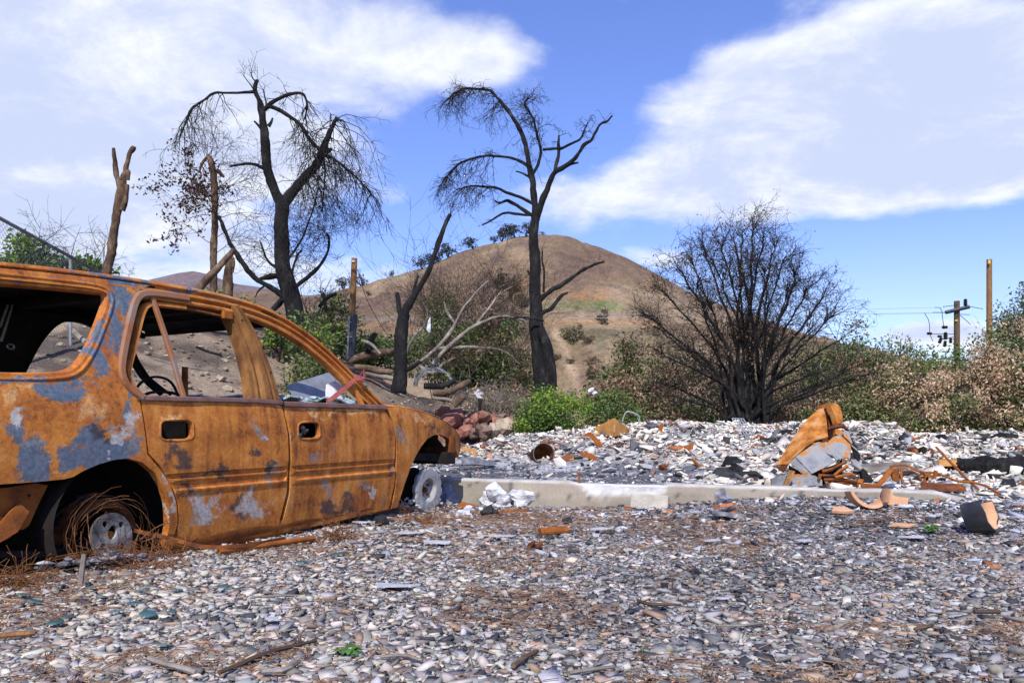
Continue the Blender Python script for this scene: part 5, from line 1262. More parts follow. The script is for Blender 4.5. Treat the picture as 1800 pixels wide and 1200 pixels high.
# thin ash plates
M_ASHPLATE = mat_noise('blue_grey_ash', [(.3, (.30, .305, .34)), (.7, (.50, .505, .54))], 12, 6, .9, .2, .5, 30)
for i, (u, v, w, d, lab) in enumerate([(690, 1042, .125, .055, 'broad pale ash flake in the centre of the gravel'), (480, 1100, .035, .03, 'small pale ash flake in front of the car'), (720, 945, .13, .06, 'white ash patch below the sill near the front wheel'), (770, 962, .12, .05, 'pale ash streak right of the car'), (870, 950, .13, .04, 'thin pale ash plate on the tan soil'), (1057, 937, .12, .03, 'narrow white flake right of the rusty tube'), (1253, 958, .06, .03, 'tiny pale plate on the grey gravel'), (1410, 958, .07, .04, 'pale plate right of centre on grey gravel'), (1790 - 190, 953, .09, .05, 'pale plate in front of the broken pot'), (640, 905 + 20, .10, .05, 'white ash beside the sill'), (1272, 1063, .03, .02, 'tiny bright flake on the gravel right of centre'), (1642, 1085, .035, .025, 'small bluish flake on the right of the gravel')]):
    at_base('ash_flake', sheetpoly(flat(u, v, w, d, .012, 12, 70 + i, 2, .5), .006, .006, 12, 2), M_ASHPLATE, lab, 'ash flake', 'ash flakes on the gravel')
# green glass
M_GREEN = mat_noise('green_window_glass', [(.3, (.015, .06, .065)), (.7, (.09, .20, .20))], 6, 4, .12, .7, .2, 20)
for i, (u, v) in enumerate([(205, 1090), (100, 1110), (262, 1094), (300, 1090), (335, 1034), (250, 1050), (160, 1045), (110, 1040), (180, 1062), (240, 1074), (290, 1150), (60, 1070), (395, 1043), (590, 985), (310, 1048), (40, 1058), (120, 1100), (530, 998)]):
    at_base('green_glass_shard', sheetpoly(flat(u, v, rnd.uniform(.022, .045), rnd.uniform(.02, .04), .016, 5, 90 + i, 12), .005, 0, 1, 0), M_GREEN, 'flat dark green window glass shard lying on the gravel beside the car', 'glass shard', 'green glass shards beside the car')
# weeds
M_WEED = mat_col('weed_leaf', .7, .25, .2, 40, 0, trans=.25)
def weed(u, v, r, h, n, seed, label, blade=False):
    g = on_ground(u, v); rr = random.Random(seed)
    mb = MB(); C = []
    for i in range(n):
        a = rr.uniform(0, 6.28); l = r * rr.uniform(.5, 1); w = .0022 if blade else l * .28
        d = Vector((math.cos(a), math.sin(a), 0)); sd = Vector((-d.y, d.x, 0))
        hz = h * rr.uniform(.3, 1)
        if blade: P = [Vector((0, 0, 0)), d * l * .2 + Vector((0, 0, hz * .6)), d * l * .6 + Vector((0, 0, hz))]
        else: P = [d * l * .1 + Vector((0, 0, .004)), d * l * .55 + Vector((0, 0, hz)), d * l + Vector((0, 0, hz * .7))]
        wd = [w * .4, w, w * .15]
        gk = [[p - sd * q, p + Vector((0, 0, q * .3)), p + sd * q] for p, q in zip(P, wd)]
        mb.sheet(gk); C += [np.array([.095, .20, .045]) * rr.uniform(.6, 1.3)] * 9
    me = np_mesh('green_weed', mb.v, mb.f, np.array(C)); o = link('green_weed', me, M_WEED); o.location = g + Vector((0, 0, .01))
    tag(o, label, 'weed', 'green weeds in the gravel')
weed(612, 1160, .055, .03, 26, 1, 'leafy green weed in the gravel at the bottom centre')
weed(1638, 940, .055, .05, 40, 2, 'bright feathery green weed left of the broken pot')
weed(1478, 1034, .03, .022, 22, 3, 'tiny pale green weed in the gravel right of centre', True)
weed(1130, 1160, .012, .03, 9, 4, 'few green grass blades at the bottom right of centre', True)
weed(1745, 1086, .008, .02, 6, 5, 'single grass tuft beside the thick short stick', True)

# ---- things on the bank seen through the car
def bank_log(name, pts, r, mat, label, cat, lift=.0):
    P = [on_ground(u, v, 4, 20) + Vector((0, 0, r * .7 + lift)) for u, v in pts]; mb = MB(); mb.tube(P, r, 8)
    return at_base(name, mb, mat, label, cat, noise=r * .35, nscale=6)
bank_log('fallen_branch', [(118, 575), (135, 592), (158, 612)], .045, M_PALEWOOD, 'pale fallen branch on the bank, seen through the rear side window', 'branch')
bank_log('thin_branch', [(270, 632), (330, 648), (378, 655)], .016, M_PALEWOOD, 'thin pale branch on the bank, seen through the rear door window', 'branch')
bank_log('burnt_branch', [(345, 612), (370, 622), (390, 628)], .022, M_CHAR, 'short burnt branch on the bank above the thin pale one', 'branch')
bank_log('curved_branch', [(412, 636), (422, 640), (434, 639)], .03, M_LOG, 'short brown branch beside the door pillar', 'branch')
g = on_ground(386, 578, 4, 20); mb = MB(); mb.box(g + Vector((0, 0, .06)), (.12, .1, .18), rotm(4, 5, 20)); at_base('red_brick', mb, rockmat('brick', (.22, .08, .06), (.36, .15, .11)), 'red brick block standing near the top of the bank', 'brick', bevel=.01)
g = on_ground(466, 600, 4, 24); at_base('rusty_roof_sheet', sheetpoly([g + Vector((-.45, 0, .02)), g + Vector((.42, .0, .04)), g + Vector((.38, .8, .30)), g + Vector((-.5, .8, .38))], .02, .02), mat_noise('orange_sheet', [(.3, (.30, .12, .05)), (.7, (.46, .22, .11))], 5, 6, .85, .2, .3, 30), 'orange rusty sheet lying on the bank, seen through the front window', 'scrap metal')
bs = rockmat('bank_stone', (.22, .18, .13), (.46, .39, .30))
for i in range(34):
    u, v = rnd.uniform(20, 480), rnd.uniform(552, 690)
    g = on_ground(u, v, 4, 20); r = rnd.uniform(.022, .075)
    mb = MB(); mb.rock(g + Vector((0, 0, r * .2)), (r * 1.3, r, r * .7), 200 + i, .3, 1, rotm(0, 0, rnd.uniform(0, 180))); at_base('bank_stone', mb, bs, 'pale stone lying loose on the bare bank behind the car', 'stone', 'stones on the bank')
# ================================================================== TREES, SHRUBS, POLES, FENCE
class Twigs:
    """collects many thin branches as numpy tubes (k sides)"""
    def __init__(s): s.P = []
    def add(s, pts, r0, r1): s.P.append((np.array([tuple(p) for p in pts]), r0, r1))
    def mesh(s, name, k=3):
        V, Fc, b = [], [], 0
        groups = {}
        for P, r0, r1 in s.P: groups.setdefault(len(P), []).append((P, r0, r1))
        for n, lst in groups.items():
            A = np.stack([p for p, _, _ in lst])                       # m,n,3
            r = np.stack([np.linspace(a, c, n) for _, a, c in lst])    # m,n
            T = np.gradient(A, axis=1); T /= np.linalg.norm(T, axis=2, keepdims=True) + 1e-9
            up = np.where(np.abs(T[:, :1, 2:3]) < .9, np.array([0, 0, 1.0]), np.array([1.0, 0, 0]))
            S = np.cross(T, up); S /= np.linalg.norm(S, axis=2, keepdims=True) + 1e-9
            B = np.cross(T, S)
            an = np.arange(k) * 2 * np.pi / k
            W = A[:, :, None, :] + r[:, :, None, None] * (S[:, :, None, :] * np.cos(an)[None, None, :, None] + B[:, :, None, :] * np.sin(an)[None, None, :, None])
            m = len(lst)
            V.append(W.reshape(-1, 3))
            i = np.arange(m)[:, None, None] * n * k + np.arange(n - 1)[None, :, None] * k; j = np.arange(k)[None, None, :]; q = (j + 1) % k
            Fc.append(np.stack([i + j, i + q, i + k + q, i + k + j], -1).reshape(-1, 4) + b); b += m * n * k
        return np_mesh(name, np.concatenate(V), np.concatenate(Fc))
def grow(tw, rr, p, d, length, r, depth, grav=0.0, wig=.25, kids=4, n=6, spread=.9, shrink=.55, up=0.0, tips=None):
    """a branch that wanders, droops (grav > 0) or rises, and carries smaller ones"""
    p = Vector(p); d = Vector(d).normalized(); pts = [p.copy()]
    st = length / (n - 1)
    for i in range(n - 1):
        d = (d + Vector((rr.gauss(0, wig), rr.gauss(0, wig), rr.gauss(0, wig))) * .6 + Vector((0, 0, (up - grav) * st * 1.4))).normalized()
        p = p + d * st; pts.append(p.copy())
    tw.add(pts, r, max(r * .3, .0019))
    if tips is not None: tips.append(pts[-1])
    if depth > 0:
        for c in range(kids):
            t = rr.uniform(.25, 1.0); i = min(int(t * (n - 1)), n - 2)
            q = pts[i].lerp(pts[i + 1], t * (n - 1) - i)
            ax = (pts[i + 1] - pts[i]).normalized()
            sd = Vector((rr.gauss(0, 1), rr.gauss(0, 1), rr.gauss(0, 1)))
            sd = (sd - ax * sd.dot(ax)).normalized()
            grow(tw, rr, q, ax * (1 - spread * .5) + sd * spread, length * shrink * rr.uniform(.6, 1.15), max(r * .5, .0026), depth - 1, grav, wig, kids, max(4, n - 1), spread, shrink, up, tips)
def leaves_mesh(name, C, size, colors, rr, jit=.3, flat=.0):
    """one small folded leaf (two triangles) at each point of C"""
    C = np.asarray(C, float); n = len(C)
    a = rr.normal(size=(n, 3)); a[:, 2] *= (1 - flat); a /= np.linalg.norm(a, axis=1, keepdims=True) + 1e-9
    b = rr.normal(size=(n, 3)); b -= a * (a * b).sum(1, keepdims=True); b /= np.linalg.norm(b, axis=1, keepdims=True) + 1e-9
    s = (size * rr.uniform(1 - jit, 1 + jit, n))[:, None]
    V = np.stack([C - a * s, C + b * s * .5, C + a * s, C - b * s * .5], 1).reshape(-1, 3)
    i = np.arange(n)[:, None] * 4
    return np_mesh(name, V, i + np.array([[0, 1, 2, 3]]), np.repeat(colors, 4, 0))
M_LEAF = mat_col('leaf', .65, .3, .22, 6, 0, trans=.30)
M_DEADLEAF = mat_col('dead_leaf', .85, .15, .22, 6, 0, trans=.15)

def traced_tree(name, label, limbs, Y, twigs_fn=None, mat=M_CHAR, seed=1, cat='tree', k=9, dz=.55, group=None, base=None, nz=.030, rough=1.0):
    """limbs: lists of (column, row, width in px) followed along the photograph, wandering in depth"""
    rr = random.Random(seed)
    b = base or PX(limbs[0][0][0], limbs[0][0][1], Y)
    t = thing(name, label, cat, tuple(b), group=group)
    paths = []
    for li, lb in enumerate(limbs):
        # depth: the start takes the depth of the nearest earlier limb, then drifts
        u0, v0 = lb[0][0], lb[0][1]
        d0 = 0.0
        if paths:
            best = min(((q[0] - u0) ** 2 + (q[1] - v0) ** 2, q[2]) for P in paths for q in P)
            d0 = best[1] if best[0] < 3600 else 0.0
        dr = rr.uniform(-1, 1) * dz if li else 0.0
        ln = sum(math.hypot(lb[i + 1][0] - lb[i][0], lb[i + 1][1] - lb[i][1]) for i in range(len(lb) - 1)); acc = 0
        P = []
        for i, q in enumerate(lb):
            if i: acc += math.hypot(q[0] - lb[i - 1][0], q[1] - lb[i - 1][1])
            P.append((q[0], q[1], d0 + dr * acc / 160.0, q[2] if len(q) > 2 else 4))
        paths.append(P)
    world = []
    for li, P in enumerate(paths):
        P2 = smooth_loop(P, 2, closed=False)
        P2 = resample(P2, 7, closed=False)
        pts = [PX(p[0], p[1], Y + p[2]) - b for p in P2]; rad = [max(.003, p[3] * .5 * (Y + p[2]) / F) for p in P2]
        mb = MB(); mb.tube(pts, rad, k)
        V = []
        for p in mb.v:
            q = Vector(p); V.append(tuple(q + mnoise.noise_vector(q * 2.2 + Vector((seed, 0, 0))) * nz * rough + mnoise.noise_vector(q * 9) * nz * .6 * min(1, rad[0] / .06)))
        mb.v = V
        mb.build('trunk' if li == 0 else 'limb', mat, t, smooth=True)
        world.append(pts)
    if twigs_fn:
        tw = Twigs(); twigs_fn(tw, rr, world, t)
        if tw.P:
            o = link('twigs', tw.mesh('twigs'), M_CHARTWIG if mat == M_CHAR else M_BROWNTWIG, t); o['kind'] = 'stuff'
    return t, world
def along(pts, t):
    x = t * (len(pts) - 1); i = min(int(x), len(pts) - 2); return pts[i].lerp(pts[i + 1], x - i), (pts[i + 1] - pts[i]).normalized()

# ---- large burnt tree behind the car
LT = [[(536, 655, 36), (528, 600, 35), (518, 545, 34), (508, 505, 33), (497, 470, 27), (494, 420, 25), (495, 385, 24), (498, 356, 25)],
      [(498, 358, 22), (485, 338, 19), (473, 308, 18), (468, 276, 16), (466, 246, 16), (461, 216, 15), (460, 196, 13), (455, 176, 10), (446, 163, 8), (450, 146, 7), (453, 141, 5)],
      [(500, 356, 20), (514, 336, 16), (534, 312, 15), (554, 292, 14), (566, 270, 12), (576, 244, 10), (590, 216, 8), (593, 209, 6)],
      [(446, 164, 6), (418, 164, 4), (394, 162, 4), (376, 160, 5), (358, 176, 4), (338, 188, 4), (328, 208, 4), (318, 228, 3), (314, 246, 2.5)],
      [(462, 194, 8), (472, 186, 8), (482, 178, 7), (506, 168, 5), (526, 162, 5), (538, 172, 4), (540, 190, 3), (534, 210, 2.5)],
      [(472, 186, 6), (488, 190, 7), (506, 202, 7), (522, 214, 6), (530, 222, 6), (542, 240, 6), (554, 256, 6), (566, 268, 5), (586, 278, 4), (610, 296, 4), (634, 318, 3), (654, 342, 2)],
      [(464, 296, 7), (446, 288, 6), (422, 288, 5), (402, 292, 4)], [(464, 236, 6), (456, 226, 5), (446, 214, 3)], [(472, 222, 7), (477, 214, 5), (480, 206, 3)],
      [(566, 272, 9), (576, 266, 8), (584, 262, 5)], [(512, 540, 12), (500, 524, 12), (478, 506, 9), (452, 490, 9), (428, 464, 9), (410, 438, 9), (400, 420, 8), (390, 398, 7), (382, 376, 4)],
      [(520, 506, 7), (534, 494, 7), (548, 482, 7), (566, 464, 6), (576, 444, 5), (580, 420, 4), (576, 408, 2)], [(505, 492, 14), (490, 484, 10), (474, 485, 11), (460, 489, 6)], [(504, 476, 8), (488, 470, 6), (472, 462, 4), (462, 440, 3), (456, 425, 2)],
      [(508, 456, 4), (520, 434, 4), (532, 416, 3.5), (542, 396, 3), (554, 360, 2.5), (560, 330, 2)], [(470, 190, 4), (466, 176, 3), (462, 158, 2)], [(450, 146, 3), (444, 138, 2.5), (442, 126, 2)], [(446, 162, 2.5), (436, 146, 2), (428, 134, 1.5)],
      [(566, 272, 4), (572, 300, 3), (570, 330, 2.5), (566, 370, 2)], [(512, 500, 5), (516, 470, 4), (524, 445, 3.5), (530, 440, 3)], [(585, 250, 3), (582, 240, 2), (581, 200, 1.5)], [(510, 520, 16), (494, 530, 12), (480, 545, 9)], [(484, 508, 5), (470, 500, 4), (455, 510, 3), (448, 522, 2)]]
def lt_tw(tw, rr, W, t):
    for li, n, ln, t0 in ((3, 26, .95, .25), (4, 22, .75, .35), (5, 60, 1.05, .2)):
        for i in range(n):
            p, d = along(W[li], rr.uniform(t0, 1)); grow(tw, rr, p, d * .5 + Vector((rr.gauss(0, .45), rr.gauss(0, .45), -.25)), ln * rr.uniform(.25, .9), .008, 2, grav=1.5, kids=3, wig=.34, n=7, spread=.7)
    for i in range(56):
        p, d = along(W[2], rr.uniform(.25, 1)); grow(tw, rr, p, Vector((rr.gauss(.4, .5), rr.gauss(0, .5), rr.uniform(-.6, .2))), rr.uniform(.4, 1.1), .009, 2, grav=1.5, kids=4, wig=.34, n=7, spread=.7)
    for li, n in ((14, 26), (18, 24), (19, 16)):
        for i in range(n):
            p, d = along(W[li], rr.uniform(.1, 1)); grow(tw, rr, p, Vector((rr.gauss(.15, .7), rr.gauss(0, .6), rr.uniform(-.4, .4))), rr.uniform(.3, .75), .005, 2, grav=.7, kids=4, wig=.35)
    c = PX(544, 410, 13) - t.location                         # dense nest of burnt twigs
    for i in range(70): grow(tw, rr, c + Vector((rr.gauss(0, .16), rr.gauss(0, .15), rr.gauss(0, .12))), (rr.gauss(0, 1), rr.gauss(0, 1), rr.gauss(0, .8)), rr.uniform(.15, .5), .004, 1, grav=.3, kids=3, wig=.5, n=5)
    for li in (10, 11, 13):
        for i in range(9):
            p, d = along(W[li], rr.uniform(.3, 1)); grow(tw, rr, p, Vector((rr.gauss(0, .7), rr.gauss(0, .5), rr.uniform(.0, 1))), rr.uniform(.2, .6), .005, 1, kids=4, wig=.3)
    for i in range(24): grow(tw, rr, PX(rr.uniform(455, 490), rr.uniform(420, 480), 13) - t.location, (rr.gauss(-.4, .5), rr.gauss(0, .4), rr.uniform(.2, 1)), rr.uniform(.3, .8), .004, 1, grav=.5, kids=4, wig=.35)
    for li in (1, 6, 15, 16, 17):
        for i in range(4):
            p, d = along(W[li], rr.uniform(.5, 1)); grow(tw, rr, p, d + Vector((rr.gauss(0, .6), rr.gauss(0, .6), .2)), rr.uniform(.12, .35), .004, 1, kids=2)
traced_tree('burnt_tree', 'largest black burnt tree with drooping twigs standing right behind the car', LT, 13.0, lt_tw, seed=3, dz=.5)
# ---- tall forked burnt tree in front of the hill
TT = [[(957, 705, 34), (954, 670, 30), (951, 640, 32), (949, 610, 30), (943, 570, 24), (942, 530, 21), (940, 490, 20), (939, 447, 18), (939, 413, 17), (941, 384, 17)],
      [(941, 385, 14), (938, 353, 12), (937, 320, 11), (933, 305, 10), (928, 277, 9), (925, 257, 8), (918, 236, 8), (910, 219, 8), (900, 203, 7), (887, 188, 6), (877, 176, 5), (868, 166, 5), (857, 158, 4), (840, 157, 4), (823, 155, 3.5), (807, 160, 3), (793, 170, 2)],
      [(934, 308, 8), (940, 300, 6), (947, 292, 6), (952, 268, 6), (948, 250, 5), (943, 233, 5), (938, 210, 4.5), (930, 196, 4), (922, 183, 3), (927, 172, 2)],
      [(943, 382, 13), (950, 360, 12), (960, 337, 11), (968, 312, 10), (977, 300, 9), (993, 293, 8), (1007, 283, 7), (1018, 270, 6), (1027, 254, 6), (1040, 248, 5), (1047, 234, 4.5), (1055, 217, 4), (1067, 214, 4), (1077, 203, 3)],
      [(974, 302, 7), (978, 287, 7), (982, 270, 6), (981, 254, 6), (983, 237, 3)], [(955, 264, 5), (970, 262, 5), (987, 262, 5), (1004, 254, 4), (1022, 246, 4), (1027, 230, 3), (1032, 218, 2)], [(993, 294, 6), (1006, 288, 5), (1017, 286, 3)],
      [(933, 294, 6), (914, 282, 5.5), (897, 277, 5), (873, 275, 5), (852, 275, 4), (830, 280, 4), (807, 287, 3.5), (794, 299, 3), (783, 313, 2)], [(934, 358, 6), (914, 347, 5.5), (890, 340, 5), (872, 330, 4.5), (853, 328, 4), (827, 325, 3), (810, 333, 2)],
      [(939, 381, 7), (920, 370, 6), (901, 358, 6), (890, 353, 5), (878, 360, 4), (870, 355, 2)], [(930, 378, 5), (908, 377, 4.5), (890, 374, 4), (873, 383, 3.5), (848, 396, 2.5)], [(948, 528, 10), (966, 510, 8), (986, 502, 8), (1010, 484, 6), (1037, 469, 5), (1062, 457, 4)],
      [(952, 552, 8), (970, 543, 7), (983, 520, 6), (998, 513, 3)], [(956, 512, 4), (957, 480, 4), (951, 462, 3), (953, 440, 2.5)], [(945, 496, 6), (934, 488, 5), (926, 476, 4)], [(930, 310, 4), (914, 302, 3), (908, 302, 2)], [(964, 690, 30), (966, 640, 26), (960, 605, 20), (950, 575, 12)], [(938, 440, 9), (936, 415, 9), (937, 390, 9)], [(955, 565, 4), (935, 560, 4), (915, 558, 3), (895, 560, 2)]]
def tt_tw(tw, rr, W, t):
    for li, n, ln, g, t0 in ((1, 46, .8, 1.1, .45), (7, 52, .75, 1.3, .3), (8, 34, .7, 1.5, .4), (2, 46, .65, 1.2, .3), (1, 30, .6, 1.2, .75), (5, 8, .4, .2, .5), (4, 4, .3, 0, .5)):
        for i in range(n):
            p, d = along(W[li], rr.uniform(t0, 1) ** .8); grow(tw, rr, p, d * .6 + Vector((rr.gauss(0, .55), rr.gauss(0, .55), rr.uniform(-.6, .25))), ln * rr.uniform(.3, .85), .0075, 2, grav=g * 1.15, kids=3, wig=.36, n=6, spread=.75)
    for li, n in ((9, 6), (10, 4), (11, 5), (12, 3), (3, 8), (13, 6)):
        for i in range(n):
            p, d = along(W[li], rr.uniform(.4, 1)); grow(tw, rr, p, d + Vector((rr.gauss(0, .6), rr.gauss(0, .6), .3)), rr.uniform(.1, .4), .005, 1, kids=2)
    c = PX(928, 255, 15) - t.location
    for i in range(26): grow(tw, rr, c + Vector((rr.gauss(0, .12), rr.gauss(0, .1), rr.gauss(0, .25))), (rr.gauss(0, .4), rr.gauss(0, .4), -1), rr.uniform(.2, .5), .004, 1, kids=3, wig=.3, n=5)
traced_tree('burnt_tree', 'tall black forked tree standing in front of the hill, reaching highest right', TT, 15.0, tt_tw, seed=9, dz=.45)
# ---- leaning dark trunk
traced_tree('burnt_snag', 'black leaning trunk ending in one bare pole left of the tall forked tree', [[(700, 690, 27), (703, 650, 24), (704, 613, 23), (707, 575, 21), (710, 552, 20)], [(707, 556, 12), (701, 545, 10), (697, 515, 8)], [(709, 556, 16), (717, 537, 14), (730, 517, 12), (743, 498, 11), (757, 468, 10), (767, 440, 9), (777, 408, 8), (790, 378, 7)], [(727, 520, 6), (730, 502, 5), (735, 484, 3)], [(708, 652, 8), (722, 645, 9), (738, 634, 7)]],
            12.5, lambda tw, rr, W, t: [grow(tw, rr, *along(W[2], 1), rr.uniform(.1, .3), .004, 1) for _ in range(5)], seed=5, dz=.3)
# ---- peeling trunk, leafy scorched tree, stump, slanting log behind the car
traced_tree('bare_tree', 'tall bare trunk with peeling bark and two broken tips, above the car roof', [[(182, 500, 17), (190, 462, 16), (197, 430, 15), (204, 400, 14), (206, 375, 15), (207, 352, 16), (212, 330, 13)], [(210, 338, 11), (209, 318, 9), (203, 300, 8), (202, 275, 7), (200, 261, 6)], [(212, 345, 10), (217, 320, 9), (220, 298, 9), (226, 278, 7), (232, 264, 6)], [(216, 318, 10), (222, 300, 13), (225, 305, 9), (224, 318, 5)], [(231, 268, 6), (234, 262, 9), (237, 257, 6)], [(214, 368, 12), (221, 345, 10), (220, 325, 8)]],
            13.5, None, M_BARK, 4, dz=.2, nz=.03, rough=1.2)
def leafy_tw(tw, rr, W, t):
    tips = []
    for i in range(20):
        p, d = along(W[0], rr.uniform(.22, .60)); s = rr.choice([-1, -1, 1])
        grow(tw, rr, p, Vector((s * rr.uniform(.5, 1), rr.gauss(0, .5), rr.uniform(0, .7))), rr.uniform(.5, 1.0), .008, 2, grav=.15, kids=5, wig=.28, n=7, tips=tips)
    for i in range(12): grow(tw, rr, along(W[0], rr.uniform(.75, 1))[0], Vector((rr.gauss(.4, .5), rr.gauss(0, .5), 1)), rr.uniform(.4, .9), .006, 2, kids=4, wig=.3)
    for i in range(6): grow(tw, rr, along(W[0], .6)[0], Vector((1, rr.gauss(0, .4), rr.uniform(.2, .9))), rr.uniform(.6, 1.1), .006, 2, kids=5, wig=.3)
    rs = np.random.RandomState(4)
    tp = np.array([tuple(p) for p in tips if p.x < .15]); tp = tp[rs.rand(len(tp)) < .55]
    C = np.repeat(tp, 5, 0) + rs.normal(size=(len(tp) * 5, 3)) * .05
    col = np.array([.055, .025, .018]) * rs.uniform(.5, 1.8, (len(C), 1))
    o = link('leaves', leaves_mesh('leaves', C, .034, col, rs), M_DEADLEAF, t); o['kind'] = 'stuff'
traced_tree('scorched_tree', 'scorched tree with clumps of dark dead leaves left of the largest burnt tree', [[(374, 520, 13), (374, 480, 12), (375, 440, 12), (377, 400, 12), (378, 370, 12), (379, 345, 13), (377, 320, 13), (373, 298, 12), (368, 280, 11), (364, 272, 8)], [(368, 276, 7), (358, 279, 5), (352, 290, 5), (350, 300, 3)], [(380, 300, 7), (388, 306, 8), (394, 312, 4)]], 13.6, leafy_tw, M_BARK, 6, dz=.15)
traced_tree('slanting_log', 'thick brown log slanting up to the right behind the car roof', [[(340, 518, 16), (358, 500, 16), (378, 478, 14), (396, 456, 11), (411, 438, 9)]], 12.6, None, M_LOG, 7, cat='log')
traced_tree('broken_stump', 'short broken upright trunk with peeling bark behind the car roof', [[(400, 520, 17), (402, 490, 16), (403, 465, 15), (404, 449, 12)], [(409, 480, 6), (411, 458, 6), (408, 446, 3)]], 13.2, None, M_BARK, 8, cat='trunk', dz=.1)

# ---- shrubs
LEAFP = {'green': [(.085, .150, .035), (.13, .20, .045), (.05, .085, .025)], 'bright': [(.17, .29, .03), (.25, .33, .04), (.09, .16, .02)], 'olive': [(.16, .185, .065), (.22, .23, .09), (.08, .095, .04)],
         'tan': [(.60, .43, .28), (.52, .35, .21), (.68, .53, .36), (.36, .23, .14)], 'brown': [(.27, .175, .11), (.18, .115, .075), (.36, .24, .155)], 'grey': [(.17, .20, .11), (.23, .245, .145), (.11, .12, .075)]}
def shrub(name, label, u, v_base, Y, w, h, n, mix, seed, leaf=.045, depth=None, stems=12, cat='shrub', group=None, clumps=26, top=.5, stemmat=None, bare=0.0, stem_r=.016, dome=1.0):
    """stems from the ground and a crown of leaf clumps with gaps; mix: [(palette, weight)]"""
    rr, rs = random.Random(seed), np.random.RandomState(seed)
    x = (u - CX) / F * Y; z = min(tz(x, Y), EYE - (v_base - HY) / F * Y)
    h = max(h, EYE - (v_base - h * F / Y - HY) / F * Y - z)          # the top stays where it is seen
    t = thing(name, label, cat, (x, Y, z), group=group)
    d = depth or w * .8
    tw = Twigs()
    cl = []
    for i in range(clumps):
        a, q = rs.uniform(0, 2 * math.pi), math.sqrt(rs.rand())
        hz = rs.beta(1.6, 1.2) * (1 - .55 * q * q * dome)
        r = q * (.55 + .45 * math.sin(math.pi * min(1, hz + .18)))
        cl.append((r * math.cos(a) * w / 2, r * math.sin(a) * d / 2, h * (.06 + .92 * hz), rs.uniform(.55, 1.2)))
    for (cx, cy, cz, cs) in cl[:max(stems, int(clumps * .7))]:
        p0 = Vector((cx * .12 + rr.gauss(0, .03 * w), cy * .12, 0)); p3 = Vector((cx, cy, cz))
        m1 = p0.lerp(p3, .35) + Vector((rr.gauss(0, .04), rr.gauss(0, .04), h * .10)); m2 = p0.lerp(p3, .7) + Vector((rr.gauss(0, .05), rr.gauss(0, .05), h * .07))
        tw.add([p0, m1, m2, p3], stem_r * rr.uniform(.5, 1.1), .004)
        for k in range(5): grow(tw, rr, m2.lerp(p3, rr.random()), (p3 - m1).normalized() + Vector((rr.gauss(0, .7), rr.gauss(0, .7), rr.gauss(.2, .6))), h * rr.uniform(.08, .22), .004, 1, kids=3, wig=.3, n=5)
    o = link('stems', tw.mesh('stems'), stemmat or M_BROWNTWIG, t); o['kind'] = 'stuff'
    pal, wt = zip(*mix); wt = np.array(wt, float); wt /= wt.sum()
    P, C = [], []
    per = max(1, n // clumps)
    sc = (w * d * h / clumps) ** (1 / 3) * .62
    for (cx, cy, cz, cs) in cl:
        if rs.rand() < bare: continue
        pk = pal[rs.choice(len(pal), p=wt)]
        m = int(per * cs)
        dirn = rs.normal(size=(m, 3)); dirn /= np.linalg.norm(dirn, axis=1, keepdims=True)
        q = dirn * (rs.rand(m, 1) ** .45) * sc * cs * np.array([1.15, 1.15, .85]) + np.array([cx, cy, cz])
        q += rs.normal(size=(m, 3)) * sc * .18
        cc = np.array(LEAFP[pk]); col = cc[rs.randint(len(cc), size=m)] * rs.uniform(.7, 1.3, (m, 1))
        ot = rs.rand(m) < .16
        c2 = np.array(LEAFP[pal[rs.randint(len(pal))]]); col[ot] = c2[rs.randint(len(c2), size=ot.sum())]
        P.append(q); C.append(col)
    if P:
        P, C = np.concatenate(P), np.concatenate(C)
        k = P[:, 2] > .02
        o = link('leaves', leaves_mesh('leaves', P[k], leaf, np.clip(C[k], 0, 1), rs), M_LEAF, t); o['kind'] = 'stuff'
    return t
W = lambda px, Y: px / F * Y
